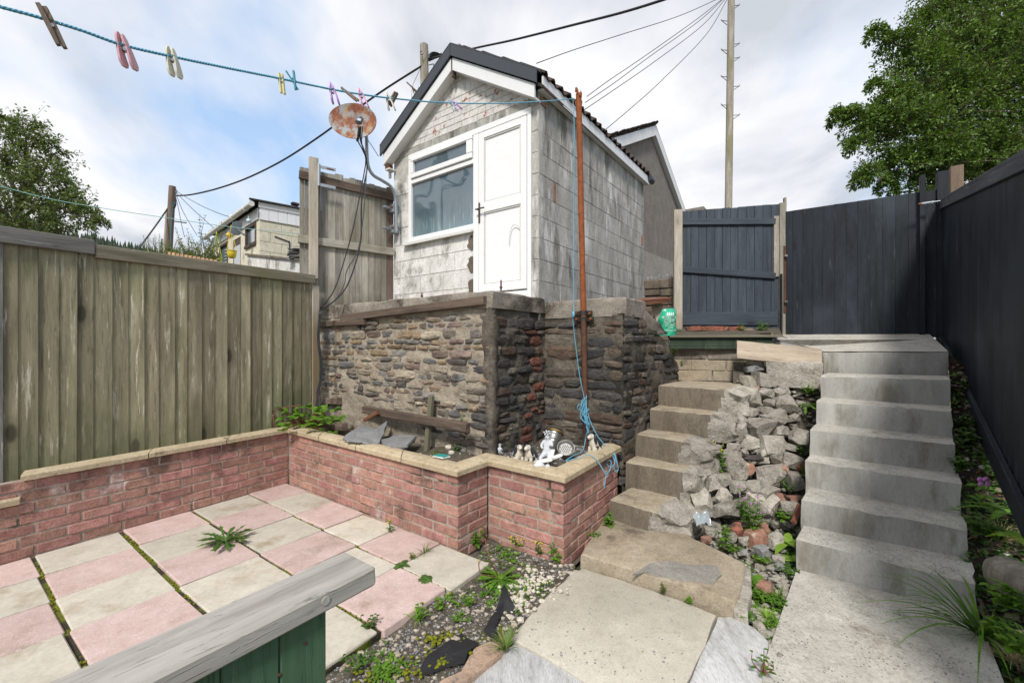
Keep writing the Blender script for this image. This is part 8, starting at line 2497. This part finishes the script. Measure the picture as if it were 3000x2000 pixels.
herb('low green weeds along the bottom left of the gravel', G(820, 1530, -.02), .05, 12, 5, .024, .008, 'leaf_dark', 21, 2.0)
rosette('dandelion in the lower gravel beside the moss', G(868, 1558, -.02), 9, .10, .013, 'leaf_weed', 22, 1, .5)
herb('weed patch between the pebbles and the moss', G(1060, 1425, -.02), .04, 10, 4, .022, .007, 'leaf_weed', 23, 1.6)
herb('sprig growing from the front edge of the landing slab', G(1522, 1360, -.03), .07, 3, 5, .028, .008, 'leaf_dark', 24, .4, red=True)
herb('little upright seedling at the landing slab front', G(1592, 1386, -.03), .03, 3, 4, .035, .011, 'leaf_weed', 25, .5)
herb('seedling on the white concrete patch under the landing corner', G(1709, 1415, -.03), .04, 3, 5, .04, .013, 'leaf_weed', 26, .4)
herb('leafy basal weed between the side brick wall and the first old step', G(1400, 1205, .05), .09, 6, 5, .045, .017, 'leaf_weed', 27, .5)
herb('line of tiny plants along the side wall by the landing', G(1365, 1232, .04), .03, 12, 4, .02, .007, 'leaf_weed', 28, 2.0)
# weeds in the rubble strip
def rb(x, y): u, v = b5(x, y); return D(u, v, yv(v) - .02)
def rb6(x, y): u, v = b6(x, y); return D(u, v, yv(v) - .02)
rosette('bright jagged dandelion under the concrete footing beside the stairs', rb(2045, 750) - V3((0, .04, 0)), 16, .17, .02, 'leaf_weed', 30, 1, .6)
herb('fern like green weed just above the dandelion by the stairs', rb(2080, 640) - V3((0, .04, 0)), .12, 8, 7, .06, .014, 'leaf_weed', 31, .9)
herb('green weed growing from the broken end of the second old step', rb(1245, 1280) - V3((0, .06, .04)), .26, 5, 9, .07, .018, 'leaf_weed', 32, .35, flowers='flower_yellow')
herb('small dark weed between the lumps beside the stairs', rb(2030, 1180) - V3((0, .03, 0)), .08, 8, 5, .04, .012, 'leaf_dark', 33, .9)
herb('small weed low in the rubble by the rounded grey lump', rb(1870, 1500) - V3((0, .06, 0)), .08, 8, 5, .04, .012, 'leaf_dark', 34, .8)
herb('weed against the stairs beside the red brick end', rb(2030, 1370) - V3((0, .05, 0)), .09, 6, 6, .035, .012, 'leaf_weed', 35, .4)
herb('tall willowherb clump at the foot of the rubble', rb6(1290, 360) - V3((0, .06, .02)), .27, 13, 10, .065, .014, 'leaf_weed', 36, .45, flowers='flower_pink')
herb('weed in front of the white topped square lump', rb6(1075, 500) - V3((0, .05, .0)), .16, 5, 8, .05, .013, 'leaf_weed', 37, .4)
herb('spreading weed right of the tall willowherb clump', rb6(1530, 300) - V3((0, .05, 0)), .07, 7, 6, .05, .012, 'leaf_weed', 38, .8)
tuft('thin grass beside the white topped square lump', rb6(850, 290) - V3((0, .05, 0)), 16, .10, 'leaf_grass', 39, .5, .003)
rosette('broad leaved dock plant right of the big orange brick', rb6(1545, 470) - V3((0, .06, 0)), 7, .14, .028, 'leaf_lime', 40, 0, .8)
rosette('pale dock leaf lower down against the stairs', rb6(1600, 605) - V3((0, .06, 0)), 5, .12, .026, 'leaf_lime', 41, 0, .7)
rosette('lush plantain beside the broken landing edge', rb6(1325, 790) - V3((0, .05, 0)), 8, .12, .026, 'leaf_weed', 42, 0, 1.0)
herb('feathery green weed below the orange tile piece', rb6(1330, 900) - V3((0, .03, 0)), .07, 12, 6, .045, .010, 'leaf_weed', 43, .9)
tuft('soft bright grass tuft by the landing slab corner', rb6(1400, 1040) - V3((0, .03, 0)), 46, .09, 'leaf_lime', 44, .9, .0025)
tuft('taller grass in the weed strip beside the ramp', rb6(1490, 900) - V3((0, .03, 0)), 26, .14, 'leaf_grass', 45, .5, .003)
herb('bushy groundsel low in the weed strip', rb6(1430, 1110) - V3((0, .02, 0)), .05, 9, 6, .03, .007, 'leaf_weed', 46, .7)
rosette('jagged leaves spilling onto the ramp from the weed strip', rb6(1500, 1110) - V3((0, .02, 0)), 12, .08, .011, 'leaf_weed', 47, 1, .6)
herb('low chickweed carpet in the middle of the weed strip', rb6(1480, 940) - V3((0, .02, 0)), .04, 30, 5, .025, .009, 'leaf_weed', 48, 2.5)
herb('chickweed carpet beside the landing slab edge', rb6(1370, 620) - V3((0, .02, 0)), .035, 24, 4, .024, .009, 'leaf_weed', 49, 2.5)
herb('small weeds around the slate pieces', rb6(1160, 545) - V3((0, .02, 0)), .035, 20, 4, .024, .008, 'leaf_weed', 50, 2.2)
herb('creeping weeds along the base of the lowest stair', rb6(1590, 720) - V3((0, .02, 0)), .04, 22, 4, .024, .008, 'leaf_dark', 51, 2.2)
herb('bare twiggy dead weed with a few leaves beside the ramp', G(1752, 1548, -.03), .09, 7, 3, .03, .009, 'leaf_dark', 52, .5, red=True)
# planter plants
def bramble(label, p, spots, mat, seed):
    t = thing('bramble', label, 'bramble', p); mb = MB(); ms = MB(); rg = random.Random(seed)
    for q in spots:
        ms.tube(smoothpts([p, p.lerp(q, .5) + V3((0, 0, .05)), q], 4), .003, 4)
        for k in range(3):
            d = V3((rg.uniform(-1, 1), rg.uniform(-1, .2), rg.uniform(-.1, .5))); add_leaf(mb, q, d, V3((0, -.3, 1)), rg.uniform(.055, .085), .028, .3, 0, 5, .15)
    mb.build('leaves', MT[mat], t, smooth=True); ms.build('stem', MT['stem_red'], t)
g = random.Random(3)
bp = D(695, 992, 4.45); bp.z = .5
bramble('bright green bramble spreading over the left back corner of the planter coping', bp, [D(645 + g.uniform(0, 140), 955 + g.uniform(-5, 38) - (15 if k % 3 == 0 else 0), 4.35 + g.uniform(-.25, .2)) for k in range(46)] + [D(u, v, 4.4) for u, v in ((660, 945), (645, 970), (690, 935), (775, 960), (758, 958), (745, 940), (705, 930), (650, 985))], 'leaf_weed', 4)
mb = MB(); mb.tube(smoothpts([D(632, 990, 4.3), D(628, 960, 4.32), D(622, 935, 4.34), D(607, 915, 4.3)], 5), .008, 5); mb.tube(smoothpts([D(626, 950, 4.32), D(640, 938, 4.3), D(692, 930, 4.3)], 5), .005, 5)
tag(mb.build('dead_stem', MT['w_brown']), 'dead brown bramble stem leaning on the green fence', 'stem')
herb('yellow flowering ragwort in the planter beside the batten end', on_soil(1072, 1036), .34, 9, 11, .06, .014, 'leaf_weed', 60, .25, flowers='flower_yellow')
herb('small green weed left of the ragwort in the planter', on_soil(1050, 1035), .07, 4, 5, .04, .014, 'leaf_dark', 61, .6)
herb('tiny weed in front of the large slate slab', on_soil(760, 1003), .04, 9, 5, .03, .010, 'leaf_weed', 62, 1.0)
rosette('little fern plant in the planter soil near the felt pads', on_soil(1000, 1038), 8, .05, .009, 'leaf_weed', 63, 1, .6)
# plants on the upper level
up_ = lambda u, v, Y: D(u, v, Y)
herb('leafy weed at the foot of the blue grey gate, right side', up_(1752, 765, 5.6), .16, 8, 7, .06, .022, 'leaf_weed', 64, .5)
herb('smaller weed at the foot of the gate, left of the leafy one', up_(1703, 764, 5.6), .13, 7, 7, .045, .016, 'leaf_weed', 65, .5)
herb('low weed beside the gate post and green sack', up_(1560, 766, 5.6), .05, 7, 5, .05, .010, 'leaf_weed', 66, .8)
rosette('single round leaf plant below the gate', up_(1672, 766, 5.5), 4, .09, .035, 'leaf_weed', 67, 0, .4)
herb('weed hanging from the buttress end beside the blocks', D(1548, 812, 4.85), .08, 7, 6, .04, .012, 'leaf_weed', 68, .9)
herb('weed sprig in front of the grey blocks above the top old step', D(1566, 842, 4.7), .09, 4, 6, .04, .011, 'leaf_weed', 69, .8)
# shaded strip by the black fence
for i, (u, v, Y, lab) in enumerate(((2212, 985, 3.35, 'dark ivy clump halfway up between stairs and black fence'), (2228, 1015, 3.2, 'dark leafy clump below the ivy beside the stairs'), (2260, 1060, 3.1, 'green leaves under the gravel board of the black fence'), (2210, 1080, 3.0, 'small dark leaves at the stair edge above the pink flower'), (2290, 1100, 3.0, 'three lobed plant right of the pink flower'))):
    herb(lab, D(u, v, Y), .10, 8, 5, .06, .026, 'leaf_dark', 70 + i, 1.0)
fl_ = herb('pink flowered balsam in the shaded strip beside the stairs', D(2255, 1160, 2.78), .18, 2, 5, .10, .02, 'leaf_weed', 80, .15)
mb = MB(); c = D(2257, 1106, 2.75)
for k, (x, z) in enumerate(((-.018, .016), (.018, .016), (-.02, -.012), (.022, -.012), (0, .02))): mb.blob(c + V3((x, -.004 * k, z)), (.019, .006, .015), .1, 2, seed=k, n=2)
mb.build('petals', MT['flower_pink'], fl_, smooth=True)
rosette('long strap leaved fern in the strip beside the lower stairs', D(2320, 1180, 2.62), 9, .26, .024, 'leaf_weed', 81, 0, .6)
tuft('dry straw and grass mixed beside the lower stairs', D(2300, 1240, 2.55), 70, .26, 'dry', 82, 1.0, .0025)
tuft('green grass among the straw beside the lower stairs', D(2290, 1240, 2.5), 40, .28, 'leaf_grass', 83, .9, .0035)
rosette('lime green broad leaves at the right edge above the log', D(2335, 1235, 2.4), 12, .12, .034, 'leaf_lime', 84, 0, .7)
herb('leafy undergrowth at the foot of the straw beside the stairs', D(2255, 1225, 2.55), .12, 14, 5, .06, .022, 'leaf_dark', 85, 1.2)
herb('leafy undergrowth at the right edge beside the log', D(2310, 1390, 2.1), .10, 12, 5, .06, .020, 'leaf_weed', 86, 1.2)
herb('dark undergrowth at the bottom right corner', D(2325, 1490, 1.95), .10, 12, 5, .05, .018, 'leaf_weed', 87, 1.2)
tuft('long green grass tuft arching over the ramp at its right edge', G(2252, 1458, -.06), 48, .62, 'leaf_weed', 88, .8, .008, lean=(-.45, .05), droop=.55)
tuft('shorter dark grass at the root of the long tuft', G(2268, 1470, -.06), 60, .28, 'leaf_dark', 89, .8, .004)
tuft('straw coloured grass at the bottom right corner', G(2325, 1520, -.08), 60, .22, 'dry', 90, 1.0, .0025)
lg = thing('log', 'grey weathered split log at the right edge by the ramp', 'log', D(2340, 1330, 2.25))
A_, B_ = D(2292, 1310, 2.35), D(2420, 1372, 2.05)
mb = MB(); n = 12; z = (B_ - A_).normalized(); x = z.orthogonal().normalized(); y = z.cross(x); vs = []
for k in range(10):
    for j in range(n):
        a = 2 * math.pi * j / n; r = .095 * (1 + .2 * nz((math.cos(a) * 1.5, math.sin(a) * 1.5, k * .25), 1.4, 3) + .12 * nz((math.cos(a) * 4, math.sin(a) * 4, k * .1), 1, 6)) * (.75 if k in (0, 9) else 1)
        vs.append(A_.lerp(B_, k / 9) + (x * math.cos(a) + y * math.sin(a)) * r)
mb.add(vs, [(k * n + j, k * n + (j + 1) % n, (k + 1) * n + (j + 1) % n, (k + 1) * n + j) for k in range(9) for j in range(n)] + [tuple(range(n - 1, -1, -1)), tuple(9 * n + j for j in range(n))])
mb.build('trunk', MT['log'], lg, smooth=True, auto=50)
# dead leaves
mb = MB(); g = random.Random(31)
for k in range(500):
    p = stripR(g.uniform(.02, .98), g.uniform(.02, .98)) + V3((0, 0, .012))
    add_leaf(mb, p, V3((g.uniform(-1, 1), g.uniform(-1, 1), g.uniform(-.3, .5))), V3((g.uniform(-.5, .5), g.uniform(-.5, .5), 1)), g.uniform(.02, .05), .010, .3, 0, 3)
tag(mb.build('leaf_litter', MT['w_brown'], smooth=True), kind='stuff')
mb = MB()
for k in range(900):
    p = stripR(g.uniform(.02, .98), g.uniform(.02, 1) ** .7)
    for q in range(3): add_leaf(mb, p + V3((g.uniform(-.02, .02), g.uniform(-.02, .02), .02)), V3((g.uniform(-1, 1), g.uniform(-1, 1), g.uniform(.1, .9))), V3((0, 0, 1)), g.uniform(.02, .05), .010, .3, 0, 3)
tag(mb.build('ground_cover', MT['leaf_dark'], smooth=True), kind='stuff')
mb = MB()
for k in range(900):
    b_ = g.uniform(.48, .97)
    a_ = g.uniform(.04, .96)
    if nz((a_ * 3, b_ * 8, 0), 1.2, 8) < -.15: continue
    p = bankf(a_, b_)
    for q in range(4): add_leaf(mb, p + V3((g.uniform(-.02, .02), g.uniform(-.02, .02), .01)), V3((g.uniform(-1, 1), g.uniform(-1, 1), g.uniform(.1, .9))), V3((0, 0, 1)), g.uniform(.014, .034), .007, .3, 0, 3)
for k in range(420):
    p = bedf(g.uniform(.05, .95), g.uniform(.05, 1))
    if nz(p, 3, 9) < -.05: continue
    for q in range(4): add_leaf(mb, p + V3((g.uniform(-.02, .02), g.uniform(-.02, .02), .01)), V3((g.uniform(-1, 1), g.uniform(-1, 1), g.uniform(.1, .9))), V3((0, 0, 1)), g.uniform(.012, .028), .006, .3, 0, 3)
tag(mb.build('creeping_weeds', MT['leaf_weed'], smooth=True), kind='stuff')

# ================================================================ UPPER LEVEL CLUTTER
def upf(a, b):
    p = V3((da.x, da.y, 0)).lerp(V3((db.x + .12, db.y, 0)), a).lerp(gpt(1548 + 245 * a, 0, -.05), b)
    return V3((p.x, p.y, 1.535 + (1.69 - 1.535) * b + .012 * nz(p, 8, 3)))
grid_mesh('upper_soil', MT['soil'], upf, 24, 16)
for k, u in enumerate((1592, 1622, 1654, 1690)):
    p = D(u, 755, 5.75)
    mb = MB().chamfer((.19, .09, .06), .008, jit=.008, seed=k)
    o = mb.build('loose_brick', MT['red_brick'], M=Matrix.Translation(p) @ Matrix.Rotation(-.15, 4, 'Z'))
    tag(o, ('leftmost', 'second', 'third', 'rightmost')[k] + ' of the four old red bricks laid under the blue grey gate', 'brick', 'bricks under the blue grey gate')
for i, (u, v, a, lab) in enumerate(((1718, 762, .11, 'dark rounded stone below the blue grey gate'), (1745, 768, .08, 'smaller dark stone right of the rounded one below the gate'))):
    mb = MB(); mb.blob(D(u, v, 5.7), (a, a * .7, a * .5), .3, 1.5, seed=i, n=2); tag(mb.build('stone', MT['dark_block'], smooth=True, auto=40), lab, 'stone')
bk_ = thing('decking_offcut', 'brown ribbed decking offcut lying on the end of the buttress', 'decking offcut', D(1490, 688, 5.0))
A, Bq = D(1462, 689, 4.75), D(1530, 684, 4.95)
for k, dz in enumerate((0, -.03)):
    plank('board', A + V3((.01 * k, 0, dz - .02)), Bq + V3((-.02 * k, 0, dz - .02)), .14, .026, V3((.1, -.15, 1)), MT['w_brown'], bk_, ch=.004, seed=k)
wd_ = plank('pale_plank_end', D(1519, 735, 4.95), D(1505, 695, 4.98), .12, .03, V3((-.2, -.95, .1)), MT['w_new'], None, ch=.004)
tag(wd_, 'pale cut plank standing behind the green sack under the decking offcut', 'plank')
# builders' sack
sk = thing('green_sack', 'bright green crumpled plastic sack of a building merchant with white print', 'sack', D(1535, 766, 4.92))
sc0 = D(1533, 740, 4.9)
w_, h_ = 40 / 960 * 4.9, 62 / 960 * 4.9
mb = MB(); nx, nzz = 14, 18; vs = []
def sackp(s, t, side):
    x = (s - .5); wid = 1 - .35 * max(0, t - .72) / .28 - .04 * math.sin(t * 19)
    top = 0 if t < .75 else (t - .75) * (1.1 * (s - .35))
    bul = math.cos(x * math.pi) ** .7 * (.085 if t < .7 else .085 * max(.12, 1 - (t - .7) / .3)) if abs(x) < .5 else 0
    cr = .010 * nz((x * 3, t * 5, side), 2.2, 4) + .006 * nz((x * 8, t * 9, side), 2.2, 7)
    return sc0 + V3((x * w_ * wid + .012 * math.sin(t * 9) * (1 if t > .6 else .4), side * (-bul - cr), (t - .5) * h_ - .12 * h_ * 0 + top * .05))
for side in (1, -1):
    for j in range(nzz + 1):
        for i in range(nx + 1): vs.append(sackp(i / nx, j / nzz, side))
K = (nx + 1) * (nzz + 1)
fs = [(j * (nx + 1) + i, j * (nx + 1) + i + 1, (j + 1) * (nx + 1) + i + 1, (j + 1) * (nx + 1) + i) for j in range(nzz) for i in range(nx)]
fs += [tuple(K + q for q in f[::-1]) for f in fs]
mb.add(vs, fs); mb.build('sack_body', MT['bag'], sk, smooth=True)
def lettering(text, s, t, size, mat, parent, lean=0.0):
    cu = bpy.data.curves.new('lettering', 'FONT'); cu.body = text; cu.size = size; cu.align_x = 'CENTER'; cu.extrude = .0006
    tmp = bpy.data.objects.new('tmp', cu); COL.objects.link(tmp)
    dg = bpy.context.evaluated_depsgraph_get(); me = bpy.data.meshes.new_from_object(tmp.evaluated_get(dg))
    bpy.data.objects.remove(tmp)
    for v in me.vertices:           # lay the print on the bulging sack
        ss_ = s + v.co.x / w_; tt_ = t + v.co.y / h_
        p = sackp(min(.97, max(.03, ss_)), tt_, 1); v.co = p + V3((0, -.004 - v.co.z, 0))
    me.materials.clear(); me.materials.append(MT[mat]); put('lettering', me, parent)
mb = MB()
for i in range(10):
    for (ta, tb_) in ((.655, .70),):
        a0, a1 = .12 + .8 * i / 10, .12 + .8 * (i + 1) / 10
        mb.add([sackp(a0, ta, 1) + V3((0, -.002, 0)), sackp(a1, ta, 1) + V3((0, -.002, 0)), sackp(a1, tb_, 1) + V3((0, -.002, 0)), sackp(a0, tb_, 1) + V3((0, -.002, 0))], [(0, 1, 2, 3)])
mb.build('white_band', MT['print'], sk)
lettering('ERS MERCHA', .52, .664, .022, 'print_dark', sk)
for k, (tx, t) in enumerate((('GARDEN FEN', .56), ('BATHROOM', .49), ('INTERNAL DOOR', .42), ('RAL SANDS', .34), ('SLABS', .26), ('N WORKTOP', .17))):
    lettering(tx, .52, t, .0215 if len(tx) < 12 else .0175, 'print', sk)
mb = MB()
for k in range(4):
    a0 = .30 + .13 * k
    mb.add([sackp(a0, .74, 1) + V3((0, -.003, 0)), sackp(a0 + .08, .73, 1) + V3((0, -.003, 0)), sackp(a0 + .10, .84, 1) + V3((0, -.003, 0)), sackp(a0 + .04, .86, 1) + V3((0, -.003, 0))], [(0, 1, 2, 3)])
mb.build('white_print_patch', MT['print'], sk)

# ================================================================ FOREGROUND RAIL
rh = .955
e1, e2 = G(795, 1263, rh), G(865, 1299, rh)
rd = V3((-.59, -.807, 0)); rnn = V3((e2 - e1).x, ) if False else (e2 - e1); rw = rnn.length; rnn.normalize()
low = thing('low_screen', 'low green board screen with a thick weathered grey top rail in the foreground', 'screen fence', (e1.x, e1.y, 0))
mb = MB()
mb.chamfer((rw, .044, 1.5), .006, org=(0, 0, 0), jit=.001, seed=2)
mid = (e1 + e2) / 2
zax = -rd; yax = V3((0, 0, 1)); xax = yax.cross(zax)
cR = mid + rd * .75 - V3((0, 0, .022))
mb.build('top_rail', MT['w_rail'], low, M=frame(cR, xax, yax, zax))
# boards under the rail
bs = G(762, 1395, .915)
bo_ = mid + rnn * (rw * .17) ; bo_.z = 0
rr = random.Random(44)
tpos = .105
for k in range(12):
    w = rr.uniform(.085, .105)
    c = bo_ + rd * (tpos + w / 2)
    plank('board', V3((c.x, c.y, .06)), V3((c.x, c.y, rh - .047 - (.0 if k else .004))), w - .002, .018, rnn, MT['w_greenboard'], low, jit=.003, seed=k, cut1=(.05 if k == 1 else 0))
    tpos += w
plank('post', bo_ + rd * .14 - rnn * .05 + V3((0, 0, -.1)), bo_ + rd * .14 - rnn * .05 + V3((0, 0, rh - .046)), .07, .045, rnn, MT['w_greenboard'], low)
for (t, z) in ((.15, .86), (.20, .83), (.30, .87), (.42, .85)):
    mb = MB(); p = bo_ + rd * t + rnn * .0185 + V3((0, 0, z)); mb.tube([p, p + rnn * .0012], .0035, 8)
    mb.build('screw_head', MT['rust_dark'], low)
p = mid + rnn * (rw / 2 + .0005) + rd * .12 + V3((0, 0, -.018))
mb = MB(); mb.tube([p - rnn * .004, p + rnn * .0018], .0085, 14); mb.build('knot_plug', MT['w_rail'], low)
